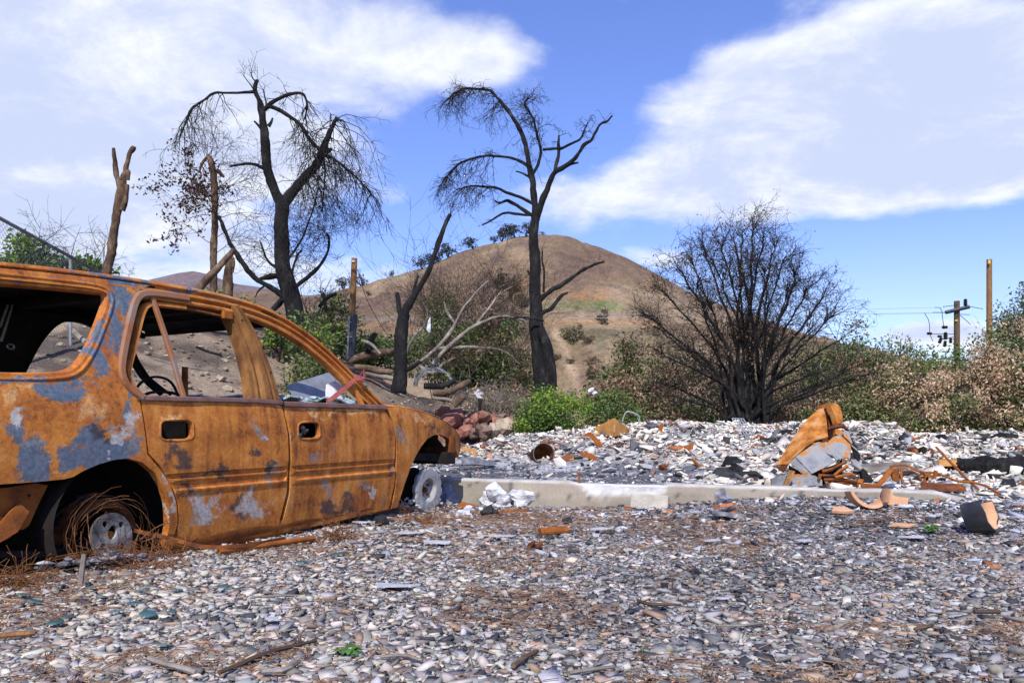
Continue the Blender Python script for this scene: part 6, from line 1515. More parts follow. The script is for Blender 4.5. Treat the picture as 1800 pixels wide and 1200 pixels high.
SH = [  # name, label, column, base row, Y, width px, height px, leaves, mix, leaf size, bare share
    ('green_bush', 'rounded bright green bush at the foot of the tall forked tree', 960, 765, 13.4, 125, 95, 9500, [('bright', 6), ('green', 3)], .020, 0),
    ('low_shrub', 'low green and brown shrub right of the bright green bush', 1065, 775, 16.5, 130, 90, 6500, [('green', 4), ('olive', 2), ('brown', 2)], .028, .1),
    ('low_shrub', 'green shrub in front of the hill path, left of the big twiggy tree', 1100, 765, 18.5, 150, 175, 8000, [('green', 4), ('brown', 3), ('olive', 2)], .034, .1),
    ('scorched_shrub', 'brown scorched shrub under the left side of the twiggy tree', 1185, 772, 17.5, 170, 190, 12000, [('brown', 3), ('tan', 2), ('green', 4), ('olive', 2)], .027, .15),
    ('scorched_shrub', 'tan and brown shrub around the stems of the twiggy tree', 1290, 775, 18.5, 180, 150, 9000, [('tan', 3), ('brown', 4), ('green', 2)], .032, .1),
    ('scorched_shrub', 'mixed brown and green shrub right of the twiggy tree stems', 1405, 775, 18.5, 190, 170, 13000, [('brown', 3), ('tan', 3), ('olive', 3), ('green', 3)], .027, .1),
    ('scorched_shrub', 'dry tan shrub directly behind the crumpled orange steel', 1500, 780, 17.0, 170, 150, 12500, [('tan', 5), ('brown', 2), ('olive', 4)], .027, .05),
    ('tall_shrub', 'tall grey green shrub above the tan shrub, against the sky', 1500, 775, 21.0, 150, 225, 8000, [('green', 3), ('grey', 3), ('olive', 2), ('brown', 1)], .036, .15),
    ('tall_shrub', 'thin pale green shrub between the twiggy tree and the poles', 1585, 770, 22.0, 140, 190, 6500, [('grey', 4), ('olive', 3), ('bright', 1)], .036, .2),
    ('scorched_shrub', 'wide shrub full of dead tan leaves below the utility pole', 1600, 782, 16.5, 210, 170, 19000, [('tan', 5), ('brown', 2), ('olive', 4)], .025, .03),
    ('tall_shrub', 'yellow green shrub just left of the cross-arm pole', 1620, 770, 20.5, 130, 165, 7000, [('bright', 3), ('olive', 4), ('tan', 1)], .034, .1),
    ('scorched_shrub', 'big tan leaved shrub at the right edge in front of the tall bare pole', 1745, 785, 15.5, 210, 195, 24000, [('tan', 5), ('olive', 5), ('brown', 1), ('green', 1)], .025, .02),
    ('tall_shrub', 'tall olive bush behind the cross-arm pole foot', 1690, 780, 18.5, 150, 178, 12000, [('olive', 6), ('tan', 2), ('green', 3)], .028, .05),
    ('tall_shrub', 'tallest olive green bush rising at the right edge of the picture', 1815, 785, 17.0, 180, 290, 21000, [('olive', 6), ('green', 4), ('tan', 2)], .027, .03),
    ('scorched_shrub', 'tan shrub just past the right edge of the rubble', 1850, 790, 15.0, 160, 220, 9000, [('tan', 5), ('olive', 3)], .032, .05),
    ('low_shrub', 'dark green low growth under the wide tan shrub', 1660, 786, 15.6, 90, 70, 4000, [('green', 5), ('olive', 2)], .024, 0),
    ('low_shrub', 'green low growth beneath the twiggy tree on its right', 1445, 780, 16.2, 90, 60, 3500, [('green', 4), ('brown', 3)], .024, 0),
    ('bank_shrub', 'leafy green shrub on the bank, seen through the front window of the car', 545, 680, 11.8, 120, 130, 4200, [('green', 4), ('olive', 4), ('bright', 1)], .024, .1),
    ('bank_shrub', 'small bright green sprig on the bank behind the door pillar', 492, 608, 13.2, 46, 75, 900, [('bright', 5), ('green', 3)], .026, 0),
    ('bank_shrub', 'grey green shrub behind the windscreen pillar, left of the conduit pole', 585, 655, 16.5, 150, 140, 9000, [('grey', 4), ('olive', 4), ('green', 2)], .03, .2),
    ('bank_shrub', 'low green shrub between the conduit pole and the leaning trunk', 655, 665, 17.5, 120, 110, 6000, [('green', 4), ('grey', 3)], .03, .2),
    ('dark_shrub', 'half burnt shrub with dark leaves left of the tall forked tree', 860, 735, 17.0, 160, 215, 14000, [('green', 6), ('brown', 3), ('olive', 2)], .030, .08),
    ('dark_shrub', 'grey green half burnt shrub behind the leaning black trunk', 775, 705, 17.5, 170, 200, 12000, [('green', 3), ('olive', 3), ('grey', 3), ('brown', 2)], .030, .2),
    ('dark_shrub', 'brown dead brush around the stake with the white knob', 880, 730, 15.6, 110, 70, 3500, [('brown', 4), ('tan', 2), ('green', 1)], .024, .1),
    ('far_bush', 'round green tree behind the chain-link fence at the far left', 50, 500, 26.0, 130, 108, 11000, [('green', 5), ('bright', 3)], .07, 0),
    ('far_bush', 'second round green tree behind the fence, nearer the bare trunk', 128, 505, 25.0, 125, 108, 12000, [('green', 5), ('bright', 3)], .07, 0),
    ('far_bush', 'small pale green bush behind the broken stump', 430, 540, 22.0, 70, 50, 1200, [('olive', 4), ('grey', 3)], .05, .1),
    ('far_bush', 'small yellow green bush behind the slanting log', 380, 535, 21.0, 50, 60, 900, [('bright', 4), ('olive', 3)], .05, .1),
]
for i, (nm, lb, u, vb, Y, w, h, n, mix, lf, bare) in enumerate(SH):
    shrub(nm, lb, u, vb, Y, W(w, Y), W(h, Y), int(n * .95), mix, 300 + i, lf * 1.32, bare=bare, clumps=max(14, int(w * h / 700)), cat='bush' if 'bush' in nm else 'shrub', dome=.55 if nm == 'tall_shrub' else 1.0)

# ---- big bare multi-stemmed tree
def twiggy():
    rr = random.Random(12); Y = 16.2
    x, z = (1312 - CX) / F * Y, tz((1312 - CX) / F * Y, Y)
    t = thing('twiggy_tree', 'wide leafless scorched tree with a fan of dark stems right of the hill', 'tree', (x, Y, z))
    b = Vector((x, Y, z)); tips = []
    st = [(1140, 500), (1165, 455), (1195, 418), (1215, 400), (1240, 385), (1265, 372), (1290, 360), (1305, 352), (1325, 350), (1342, 362), (1362, 380), (1380, 398), (1400, 425), (1420, 452), (1445, 468), (1462, 500), (1478, 540), (1500, 590), (1150, 560), (1170, 620), (1155, 520), (1180, 640), (1205, 560), (1440, 620), (1465, 590), (1250, 400), (1345, 420), (1300, 400), (1385, 455), (1225, 440), (1430, 520), (1535, 600)]
    tw = Twigs()
    for i, (u, v) in enumerate(st):
        tip = PX(u, v + 55, Y + rr.uniform(-1.2, 1.2)) - b
        p0 = Vector((rr.gauss(0, .20), rr.gauss(0, .16), 0))
        sw = 1 if u < 1490 else .55
        c1 = p0.lerp(tip, .33); c1.z += tip.length * .17 * sw; c1.x -= tip.x * .10
        c2 = p0.lerp(tip, .68); c2.z += tip.length * .10 * sw
        ctrl = [p0, c1, c2, tip]
        pts = smooth_loop([tuple(p) for p in [p0, p0.lerp(c1, .5) + Vector((0, 0, .1)), c1, c2, tip]], 2, closed=False)
        pts = [Vector(p) + Vector((rr.gauss(0, .02), rr.gauss(0, .02), 0)) * (j > 0) for j, p in enumerate(pts)]
        big = i < 16 and i % 2 == 0
        MB().tube(pts, list(np.linspace(.066 if big else .040, .010, len(pts))), 7).build('stem', M_CHAR, t, smooth=True, noise=.02, nscale=5)
        for k in range(42):
            q, d = along(pts, rr.uniform(.34, 1) ** .85)
            if (v > 500) and k % 2: continue
            grow(tw, rr, q, d * .9 + Vector((rr.gauss(0, .55), rr.gauss(0, .55), rr.uniform(0, .5))), rr.uniform(.28, .72), .009, 2, grav=-.25 if k % 3 else .9, kids=3 + (k % 2), wig=.24, n=5, spread=.75, tips=tips)
    o = link('twigs', tw.mesh('twigs'), M_CHARTWIG, t); o['kind'] = 'stuff'
    rs = np.random.RandomState(2)
    tp = np.array([tuple(p) for p in tips]); k = (rs.rand(len(tp)) < np.where(tp[:, 0] < 0, .10, .03)); tp = tp[k]
    C = np.repeat(tp, 2, 0) + rs.normal(size=(len(tp) * 2, 3)) * .05
    o = link('leaves', leaves_mesh('leaves', C, .03, np.array([.12, .07, .045]) * rs.uniform(.5, 1.6, (len(C), 1)), rs), M_DEADLEAF, t); o['kind'] = 'stuff'
    # the low pale branch on the right
twiggy()
# ---- fallen pale tree behind the leaning trunk
FB = [[(690, 700, 9), (705, 655, 8), (735, 638, 7), (770, 612, 6.5), (800, 570, 6), (818, 535, 4.5), (840, 510, 3.5), (860, 492, 2.5)], [(760, 640, 8), (790, 605, 7), (820, 580, 6), (850, 565, 5), (880, 555, 4), (915, 560, 3), (930, 566, 2)], [(700, 660, 6), (712, 620, 6), (728, 590, 5), (745, 572, 4), (752, 548, 4), (742, 530, 3)], [(770, 612, 6), (800, 610, 6), (850, 610, 5), (890, 616, 4), (915, 640, 3)], [(735, 640, 7), (762, 660, 7), (775, 640, 5), (800, 628, 4)], [(840, 568, 4), (860, 540, 4), (880, 515, 3), (900, 505, 2)], [(800, 572, 5), (785, 550, 5), (780, 530, 3)]]
def fb_tw(tw, rr, W, t):
    for li in range(len(W)):
        for i in range(16):
            p, d = along(W[li], rr.uniform(.35, 1)); grow(tw, rr, p, d + Vector((rr.gauss(0, .7), rr.gauss(0, .6), rr.uniform(-.4, .5))), rr.uniform(.25, .8), .007, 2, grav=.4, kids=4, wig=.3)
traced_tree('fallen_tree', 'fallen tree with bare pale branches behind the leaning black trunk', FB, 15.6, fb_tw, M_PALEWOOD, 11, dz=.35)
def brush(name, label, u0, u1, v0, v1, Y, n, ln, seed, mat, up=.2, r=.005):
    rr = random.Random(seed); b = PX((u0 + u1) / 2, v1, Y); t = thing(name, label, 'brush', tuple(b)); tw = Twigs()
    for i in range(n):
        u = rr.uniform(u0, u1); h = rr.random() ** 1.5
        grow(tw, rr, PX(u, v1, Y + rr.uniform(-.8, .8)) - b, Vector((rr.gauss(0, .4), rr.gauss(0, .3), 1)), W(v1 - v0, Y) * rr.uniform(.4, 1), r * 1.6, 2, grav=-up, kids=5, wig=.22, n=6, spread=.8)
    o = link('twigs', tw.mesh('twigs'), mat, t); o['kind'] = 'stuff'; return t
brush('bare_brush', 'tall dark leafless brush between the leaning trunk and the hill', 735, 900, 455, 660, 18.0, 84, 1, 31, M_CHARTWIG)
brush('bare_brush', 'thin burnt saplings behind the fence at the far left', 20, 185, 385, 505, 17.0, 16, 1, 32, M_CHARTWIG, r=.008)
brush('bare_brush', 'dark leafless brush left of the conduit pole', 545, 605, 500, 570, 16.0, 8, 1, 33, M_CHARTWIG, r=.010)
brush('bare_brush', 'low bare twigs beside the peeling trunk above the roof', 150, 232, 440, 500, 15.0, 7, 1, 36, M_CHARTWIG)
brush('bare_brush', 'drooping grey brush piled left of the bright green bush', 820, 900, 640, 730, 15.2, 46, 1, 34, M_PALEWOOD, up=-.9, r=.004)
# logs lying on the bank
for i, (pts, r, mat_, lb) in enumerate([([(610, 634), (640, 626), (668, 620), (695, 617)], .07, M_LOG, 'long fallen log beside the foot of the conduit pole'), ([(648, 622), (650, 600), (658, 588), (661, 584)], .05, M_CHAR, 'broken dark branch standing up from the long fallen log'), ([(640, 655), (668, 660), (700, 668)], .05, M_PALEWOOD, 'weathered split log below the long fallen log'), ([(625, 645), (650, 648), (690, 655)], .055, M_LOG, 'second weathered log on the log pile'), ([(745, 678), (775, 680), (800, 668)], .05, M_CHAR, 'dark log on the bank right of the leaning trunk'), ([(760, 690), (790, 690), (812, 676), (828, 670)], .055, M_LOG, 'forked dark log in front of the wire roll'), ([(764, 700), (790, 702), (815, 712)], .03, M_PALEWOOD, 'thin pale root below the forked dark log'), ([(797, 712), (805, 704), (815, 694)], .065, M_LOG, 'sawn log end standing on the bank'), ([(635, 598), (655, 605), (668, 622)], .03, M_PALEWOOD, 'pale curved branch right of the conduit pole'), ([(560, 540), (575, 522), (592, 516)], .03, M_CHAR, 'dark broken branch above the windscreen pillar'), ([(572, 545), (571, 530), (568, 515)], .03, M_CHAR, 'dark upright snag above the windscreen pillar')]):
    Yl = 13.6 if pts[0][0] > 700 else 14.6
    mb = MB(); P = curve([PX(u, v, Yl - .1 * i * .3) for u, v in pts], 2); mb.tube(P, [r, r * 1.05, r, r * .7], 9); at_base('fallen_log', mb, mat_, lb, 'log', noise=r * .3, nscale=6, smooth=True)
# roll of wire netting on the bank
c = PX(808 - 45, 672, 13.9); tw = Twigs(); rr = random.Random(77)
for i in range(26):
    a = i / 26 * math.pi
    for sg in (1,):
        P = []
        for t_ in np.linspace(0, 1, 9):
            q = math.pi * t_; P.append((c.x + .33 * math.cos(q), c.y + (i / 26 - .5) * .7 + .02 * rr.gauss(0, 1), c.z + .30 * math.sin(q) * (1 + .08 * rr.gauss(0, 1)) - .06))
        tw.add(P, .0035, .0035)
for i in range(18):
    q = math.pi * i / 17; tw.add([(c.x + .33 * math.cos(q) + .02 * rr.gauss(0, 1), c.y + w_, c.z + .30 * math.sin(q) - .06 + .02 * rr.gauss(0, 1)) for w_ in np.linspace(-.36, .36, 6)], .0035, .0035)
me = tw.mesh('netting'); wn = thing('wire_netting', 'grey hoop of old wire netting lying on the bank by the dark logs', 'netting', tuple(c)); o = link('netting', me, M_GALV, wn, keep=True); o['kind'] = 'stuff'
# melted silvery things in the shrubs
at_base('foil_scrap', MB().rock(PX(1040, 685, 15.0), (.05, .04, .05), 5, .5, 2).rock(PX(1044, 690, 15.0), (.06, .04, .03), 6, .5, 2), M_FOIL, 'bright foil scrap hanging in the low shrub right of the green bush', 'foil')
at_base('foil_scrap', MB().rock(PX(754, 572, 15.0), (.035, .03, .12), 8, .5, 2), M_FOIL, 'pale bluish foil rag caught in the fallen tree', 'foil')

# ---- poles
def pole(name, label, u, v0, v1, wpx, Y, mat, lean=0):
    b = PX(u - lean, v1, Y); b.z = min(b.z, tz(b.x, Y)); t = thing(name, label, 'utility pole', tuple(b))
    MB().tube([Vector((0, 0, 0)), Vector((W(lean * .5, Y), 0, (PX(u, v0, Y).z - b.z) * .5)), Vector((W(lean, Y), 0, PX(u, v0, Y).z - b.z))], [W(wpx, Y) * .54, W(wpx, Y) * .51, W(wpx, Y) * .47], 16).build('pole', mat, t, smooth=False)
    return t, b
t, b = pole('conduit_pole', 'short tan wooden pole with a metal conduit behind the car bonnet', 623, 454, 640, 11, 15.2, M_WOODPOLE, 7)
Yp = 15.2
MB().tube([PX(622.5, 552, Yp - .01) - b, PX(618, 628, Yp - .01) - b], W(11.8, Yp) * .52, 16).build('dark_sleeve', M_POLEDARK, t)
MB().tube([PX(614, 556, Yp - .07) - b, PX(611, 628, Yp - .07) - b], .020, 8).build('conduit', M_GALV, t)
for v in (566, 592): MB().box(PX(614, v, Yp - .08) - b, (.10, .02, .02)).build('conduit_clamp', M_GALV, t)
MB().box(PX(621, 459, Yp - .07) - b, (.05, .012, .03)).build('pole_tag', M_FOIL, t)
t.location = t.location
P = [PX(*p, 15.1) for p in [(628, 473), (632, 482), (642, 522), (660, 556), (678, 585), (693, 605)]]
mb = MB(); mb.tube(curve(P, 2), .006, 5); at_base('hanging_wire', mb, M_CHAR, 'loose black wire hanging from the conduit pole to the leaning trunk', 'wire')
t2, b2 = pole('tall_pole', 'tall bare brown pole at the right edge against the sky', 1739, 456, 640, 9.5, 34.0, M_WOODPOLE, 0)
MB().box(PX(1739, 460, 33.8) - b2, (.10, .02, .16)).build('pole_tag', mat_noise('yellow_tag', [(.3, (.5, .33, .05)), (.7, (.6, .42, .08))], 5, 2, .6, .3, 0), t2)
t3, b3 = pole('crossarm_pole', 'shorter dark utility pole with crossarm and insulators left of the tall bare pole', 1682, 529, 660, 10, 36.0, mat_noise('dark_pole_wood', [(.3, (.05, .035, .022)), (.7, (.16, .11, .06))], 9, 6, .85, .15, .4, 30, (4, 4, .6)), 0)
Yp = 36.0
MB().tube([PX(1662, 549, Yp - .2) - b3, PX(1704, 539, Yp - .2) - b3], .085, 4).build('crossarm', M_POLEDARK, t3)
MB().box(PX(1681, 563, Yp - .17) - b3, (.12, .02, .06)).build('pole_tag', mat_noise('orange_tag', [(.3, (.5, .30, .04)), (.7, (.6, .4, .08))], 5, 2, .6, .3, 0), t3)
def insul(u, v, s=1.0, tilt=0):
    p = PX(u, v, Yp - .25) - b3
    MB().lathe([(0, -.14 * s), (.05 * s, -.14 * s), (.09 * s, -.08 * s), (.05 * s, -.05 * s), (.09 * s, 0), (.05 * s, .03 * s), (.08 * s, .08 * s), (.03 * s, .14 * s), (0, .14 * s)], 10, Matrix.Translation(p) @ rotm(0, tilt, 0).to_4x4()).build('insulator', M_SOOTSHADE, t3)
for u, v, s, ti in [(1697, 531, 1.1, 0), (1661, 575, .9, 90), (1634, 586, .8, 90), (1653, 598, 1.0, 20), (1662, 590, 1.2, 0), (1661, 604, 1.0, 10), (1671, 598, .9, 0), (1652, 591, .7, 90)]: insul(u, v, s, ti)
for pts in [[(1643, 540), (1655, 541), (1657, 560), (1659, 575)], [(1640, 549), (1664, 549)], [(1706, 539), (1728, 543)], [(1625, 550), (1634, 565), (1634, 586), (1640, 600)], [(1632, 587), (1678, 587)], [(1658, 539), (1684, 536)], [(1688, 554), (1706, 570)], [(1680, 552), (1705, 553)], [(1650, 598), (1676, 592)]]:
    MB().tube(curve([PX(u, v, Yp - .2) - b3 for u, v in pts], 1), .014, 5).build('jumper_wire', M_SOOTSHADE, t3)
mw = mat_noise('pale_cable', [(.3, (.34, .34, .36)), (.7, (.45, .45, .47))], 3, 2, .6, .3, 0)
for i, (v0, v1, ya) in enumerate([(540, 548, 0), (550, 552, .4), (549, 541, .8)]):
    A, B = PX(1660, v0, 36 + ya), Vector((-90, 150, PX(0, 545, 150).z))
    P = [A.lerp(B, q) - Vector((0, 0, 4 * q * (1 - q) * .9)) for q in np.linspace(0, 1, 24)]
    mb = MB(); mb.tube(P, .008, 4); at_base('power_line', mb, mw, ['lowest of the thin power lines from the crossarm across the hill', 'middle thin power line from the crossarm across the hill', 'uppermost thin power line from the crossarm across the hill'][i], 'power line', 'power lines across the hill')

# ---- chain-link fence on the bank, upper left
Yf = [9.2, 11.3]
fA, fB = PX(-120, 318, 8.6), PX(182, 483, 11.6)
ft = thing('chainlink_fence', 'chain-link fence with a dark sloping top rail on the bank at the far left', 'fence', tuple(Vector((fB.x, fB.y, tz(fB.x, fB.y)))))
fo = ft.location
MB().tube([fA - fo, fA.lerp(fB, .5) - fo, fB - fo], .024, 8).build('top_rail', M_STEEL, ft, smooth=True)
pb = PX(124, 451, 11.0)
MB().tube([Vector((pb.x, pb.y, tz(pb.x, pb.y) - .1)) - fo, pb - fo], .022, 8).build('fence_post', M_GALV, ft)
MB().lathe([(0, .03), (.02, .02), (.03, 0), (.03, -.03)], 10, Matrix.Translation(pb - fo)).build('post_cap', M_GALV, ft)
tw = Twigs(); L_ = (fB - fA).length; dv = (fB - fA) / L_; hh = 1.35
def fz(p, z): return Vector((p.x, p.y, p.z - z))
n = int(L_ / .062)
for i in range(n):
    for sg in (1, -1):
        pts = []
        for q in range(0, 26):
            z = q * hh / 25; s = i * .062 + sg * z * .9
            if 0 <= s <= L_: pts.append(fz(fA + dv * s, z - .025 if q == 0 else z) - fo)
        if len(pts) > 2: tw.add([pts[0], pts[len(pts) // 2], pts[-1]], .0022, .0022)
o = link('chain_mesh', tw.mesh('chain_mesh'), M_GALV, ft); o['kind'] = 'stuff'

# ---- oaks along the far ridge, scrub on the hillside
def far_tree(name, u, v, Y, w, h, seed, label, group, dark=True, leaf=.5):
    rr, rs = random.Random(seed), np.random.RandomState(seed)
    x = (u - CX) / F * Y; z = tz(x, Y)
    t = thing(name, label, 'tree' if 'tree' in name else 'shrub', (x, Y, z - .02 * h), group=group)
    tw = Twigs(); tips = []
    for i in range(5): grow(tw, rr, (rr.gauss(0, .03) * w, rr.gauss(0, .03) * w, 0), (rr.gauss(0, .5), rr.gauss(0, .5), 1), h * rr.uniform(.6, .95), .035 * h, 3, kids=4, wig=.2, n=5, spread=.9, tips=tips, shrink=.6)
    V = [(P * np.array([w / h * .9, w / h * .9, 1.0]), a, max(b_, .006 * h)) for P, a, b_ in tw.P]; tw.P = V
    link('branches', tw.mesh('branches'), M_CHARTWIG if dark else M_BROWNTWIG, t)['kind'] = 'stuff'
    tp = np.array([tuple(p) for p in tips]) * np.array([w / h * .9, w / h * .9, 1.0])
    col = (np.array([.06, .065, .06]) if dark else np.array([.12, .10, .05])) * rs.uniform(.5, 1.6, (len(tp), 1))
    link('foliage', leaves_mesh('foliage', tp, leaf * h * .06, col, rs), M_LEAF, t)['kind'] = 'stuff'
RT = [(603, 499, 22, 22), (634, 494, 26, 22), (690, 476, 14, 10), (742, 466, 24, 22), (762, 458, 30, 26), (788, 448, 34, 28), (832, 434, 30, 22), (868, 423, 16, 12), (882, 418, 30, 26), (905, 413, 30, 26), (925, 411, 22, 20), (955, 409, 12, 6)]
for i, (u, v, w, h) in enumerate(RT): far_tree('ridge_tree', u, v, 418, W(w, 418), W(h, 418), 500 + i, ['first', 'second', 'third', 'fourth', 'fifth', 'sixth', 'seventh', 'eighth', 'ninth', 'tenth', 'eleventh', 'twelfth'][i] + ' small dark oak from the left on the skyline of the hill', 'oaks on the hill skyline', leaf=1.1)
HS = [(1010, 600, 36, 26), (1038, 668, 26, 22), (1040, 640, 22, 16), (1005, 640, 14, 12), (1064, 568, 22, 22), (1030, 606, 24, 18), (975, 635, 18, 14), (1100, 620, 26, 18), (970, 655, 16, 14), (1130, 560, 16, 10), (670, 600, 20, 14), (900, 520, 30, 30), (885, 500, 22, 24), (920, 540, 24, 22), (1150, 590, 22, 16), (1085, 655, 22, 16), (650, 520, 12, 8), (1200, 545, 14, 8)]
for i, (u, v, w, h) in enumerate(HS):
    g = on_ground(u, v, 45, 420); far_tree('hill_scrub', u, v, g.y, W(w, g.y), W(h, g.y), 540 + i, ['bushy scrub on the slope right of the hill trunk above the track', 'lowest scrub beside the bottom of the pale track', 'scrub just above the lowest one by the pale track', 'tiny scrub at the left edge of the pale track', 'scrub at the right end of the green strip on the hill', 'scrub right of the top of the pale track', 'scrub left of the pale track on the slope', 'scrub far right of the pale track, near the bare tree', 'lower scrub left of the pale track', 'scrub above the green strip near the bare tree', 'scrub near the burnt patch left of the leaning trunk', 'tall scrub left of the tall forked tree on the hill', 'taller scrub higher up left of the tall forked tree', 'scrub touching the left side of the tall forked tree', 'scrub on the hill behind the left of the bare tree', 'scrub low on the hill near the green shrubs', 'small scrub beside the conduit pole on the hill', 'small scrub on the hill behind the bare tree crown'][i], 'scrub bushes on the hillside', False, 1.3)
# ================================================================== GRAVEL, RUBBLE FRAGMENTS, NEEDLE LITTER
rs = np.random.RandomState(99)
def ico():
    bm = bmesh.new(); bmesh.ops.create_icosphere(bm, subdivisions=1, radius=1)
    v = np.array([tuple(p.co) for p in bm.verts]); f = np.array([[q.index for q in p.verts] for p in bm.faces]); bm.free(); return v, f
IV, IF = ico()
def rot_mats(n, tilt):
    """random turn about z plus a tilt"""
    a = rs.uniform(0, 2 * np.pi, n); t = rs.normal(size=n) * tilt; b = rs.uniform(0, 2 * np.pi, n)
    ca, sa = np.cos(a), np.sin(a)
    Rz = np.zeros((n, 3, 3)); Rz[:, 0, 0] = ca; Rz[:, 0, 1] = -sa; Rz[:, 1, 0] = sa; Rz[:, 1, 1] = ca; Rz[:, 2, 2] = 1
    ct, st, cb, sb = np.cos(t), np.sin(t), np.cos(b), np.sin(b)
    ax = np.stack([cb, sb, np.zeros(n)], -1)
    K = np.zeros((n, 3, 3)); K[:, 0, 2] = ax[:, 1]; K[:, 1, 2] = -ax[:, 0]; K[:, 2, 0] = -ax[:, 1]; K[:, 2, 1] = ax[:, 0]
    I = np.eye(3)[None]
    Rt = I + st[:, None, None] * K + (1 - ct)[:, None, None] * (K @ K)
    return Rt @ Rz
def scatter(name, P, size, C, flat, tilt, mat, label=None, cat=None, sharp=.34, boxes=0.0):
    """one mesh of many little stones (icosahedra with knocked corners) and, for a share of them, broken slabs"""
    n = len(P)
    isb = rs.rand(n) < boxes
    Vs, Fs, Cs, b = [], [], [], 0
    for box in (False, True):
        k = np.where(isb == box)[0]
        if not len(k): continue
        if box:
            bv = np.array([[x, y, z] for z in (-1, 1) for y in (-1, 1) for x in (-1, 1)], float) * .8
            bf = np.array([[0, 2, 3], [0, 3, 1], [4, 5, 7], [4, 7, 6], [0, 1, 5], [0, 5, 4], [2, 6, 7], [2, 7, 3], [0, 4, 6], [0, 6, 2], [1, 3, 7], [1, 7, 5]])
        else: bv, bf = IV12, IF12
        m = len(bv)
        jit = 1 + rs.uniform(-sharp, sharp, (len(k), m, 1))
        V = bv[None] * jit * (1 + rs.uniform(-.25, .25, (len(k), 1, 3)))
        sc = np.stack([size[k] * rs.uniform(.8, 1.5, len(k)), size[k] * rs.uniform(.6, 1.05, len(k)), size[k] * flat * rs.uniform(.6, 1.25, len(k)) * (.72 if box else 1)], -1)
        V = V * sc[:, None, :]
        V = np.einsum('nij,nmj->nmi', rot_mats(len(k), tilt), V) + P[k][:, None, :]
        Vs.append(V.reshape(-1, 3)); Fs.append((np.arange(len(k))[:, None, None] * m + bf[None]).reshape(-1, 3) + b)
        Cs.append(np.repeat(C[k], m, 0)); b += len(k) * m
    o = link(name, np_mesh(name, np.concatenate(Vs), np.concatenate(Fs), np.clip(np.concatenate(Cs), 0, 1)), mat)
    return tag(o, label, cat, kind='stuff')
bm = bmesh.new(); bmesh.ops.create_icosphere(bm, subdivisions=1, radius=1)
bm.verts.ensure_lookup_table()
IV12 = None
def ico12():
    t = (1 + 5 ** .5) / 2
    v = np.array([[-1, t, 0], [1, t, 0], [-1, -t, 0], [1, -t, 0], [0, -1, t], [0, 1, t], [0, -1, -t], [0, 1, -t], [t, 0, -1], [t, 0, 1], [-t, 0, -1], [-t, 0, 1]], float); v /= np.linalg.norm(v[0])
    f = np.array([[0, 11, 5], [0, 5, 1], [0, 1, 7], [0, 7, 10], [0, 10, 11], [1, 5, 9], [5, 11, 4], [11, 10, 2], [10, 7, 6], [7, 1, 8], [3, 9, 4], [3, 4, 2], [3, 2, 6], [3, 6, 8], [3, 8, 9], [4, 9, 5], [2, 4, 11], [6, 2, 10], [8, 6, 7], [9, 8, 1]])
    return v, f
IV12, IF12 = ico12(); bm.free()
M_STONE = mat_col('gravel_stone', .85, .25, .28, 60, .25, .004)
def palette(n, cols, w):
    w = np.array(w, float)
    if w.ndim == 1: w = np.repeat(w[None], n, 0)
    w = w / w.sum(1, keepdims=True); c = w.cumsum(1); r = rs.rand(n, 1)
    return np.array(cols)[(r > c).sum(1)] * rs.uniform(.78, 1.22, (n, 1)) * (1 + rs.uniform(-.05, .05, (n, 3)))

# ---- yard gravel
def in_car(x, y, m=0.0):
    q = np.stack([x, y], -1) - CAR_O
    s, n = q @ CAR_D, q @ CAR_N
    return (s > -1.05) & (s < 3.3) & (n > .10 + m) & (n < CW - .1)
N = 142000
y = 1.15 * np.exp(rs.rand(N) * math.log(7.6 / 1.15)); y = np.where(rs.rand(N) < .12, rs.uniform(5, 7.6, N), y)
x = (rs.rand(N) * 2 - 1) * (.72 * y + .4)
dens = np.clip(y / 2.5, .3, 1) * np.clip(1.25 - .06 * y, .55, 1)
nn = fbm(x * 1.1 + 3, y * 1.7, 4)
soil = np.exp(-(((x - .1) / 1.0) ** 2 + ((y - 6.1) / .8) ** 2))
keep = (rs.rand(N) < dens * (.74 + .6 * (nn - .35)) * (1 - .7 * soil)) & (kerb_w(x, y) < -.03) & ~in_car(x, y, .15)
keep &= ~((kerb_s(x, y) > 4.2) & (kerb_w(x, y) > -.3))
x, y = x[keep], y[keep]; n = len(x)
lt = ss(-x + .25 * (fbm(x * 2, y * 2, 3) - .5) * 6, -.6, 1.6) * ss(7.0 - y, 0, 2)     # paler stones towards the left foreground
dk = ss(fbm(x * .9 + 40, y * 1.3 + 3, 4), .40, .58) * ss(x, -1.4, .8)
ashy = ss(y, 4.4, 5.6)
cols = [(.47, .44, .395), (.305, .303, .312), (.165, .165, .172), (.055, .058, .068), (.36, .255, .195), (.235, .21, .19), (.415, .415, .43)]
w = np.stack([.9 + 2.3 * lt - .5 * dk, 1.6 + .3 * lt + 0 * x, 1.4 + .9 * dk - .5 * lt, .55 + 2.0 * dk + .6 * ashy - .3 * lt, .5 + .5 * lt, .8 + 0 * x, .5 + .8 * ashy], -1).clip(.05)
C = palette(n, cols, w) * np.array([.93, .90, .86])
r = .0080 * np.exp(rs.normal(size=n) * .50) * (1 + .15 * lt); r = np.clip(r, .004, .026)
P = np.stack([x, y, terrain(x, y) + r * .25 + rs.rand(n) * .006], -1)
scatter('gravel', P, r, C, .55, .35, M_STONE, 'loose mixed gravel of white, grey and dark stones covering the yard', 'gravel', boxes=np.where(y > 2.8, 1.0, .85))

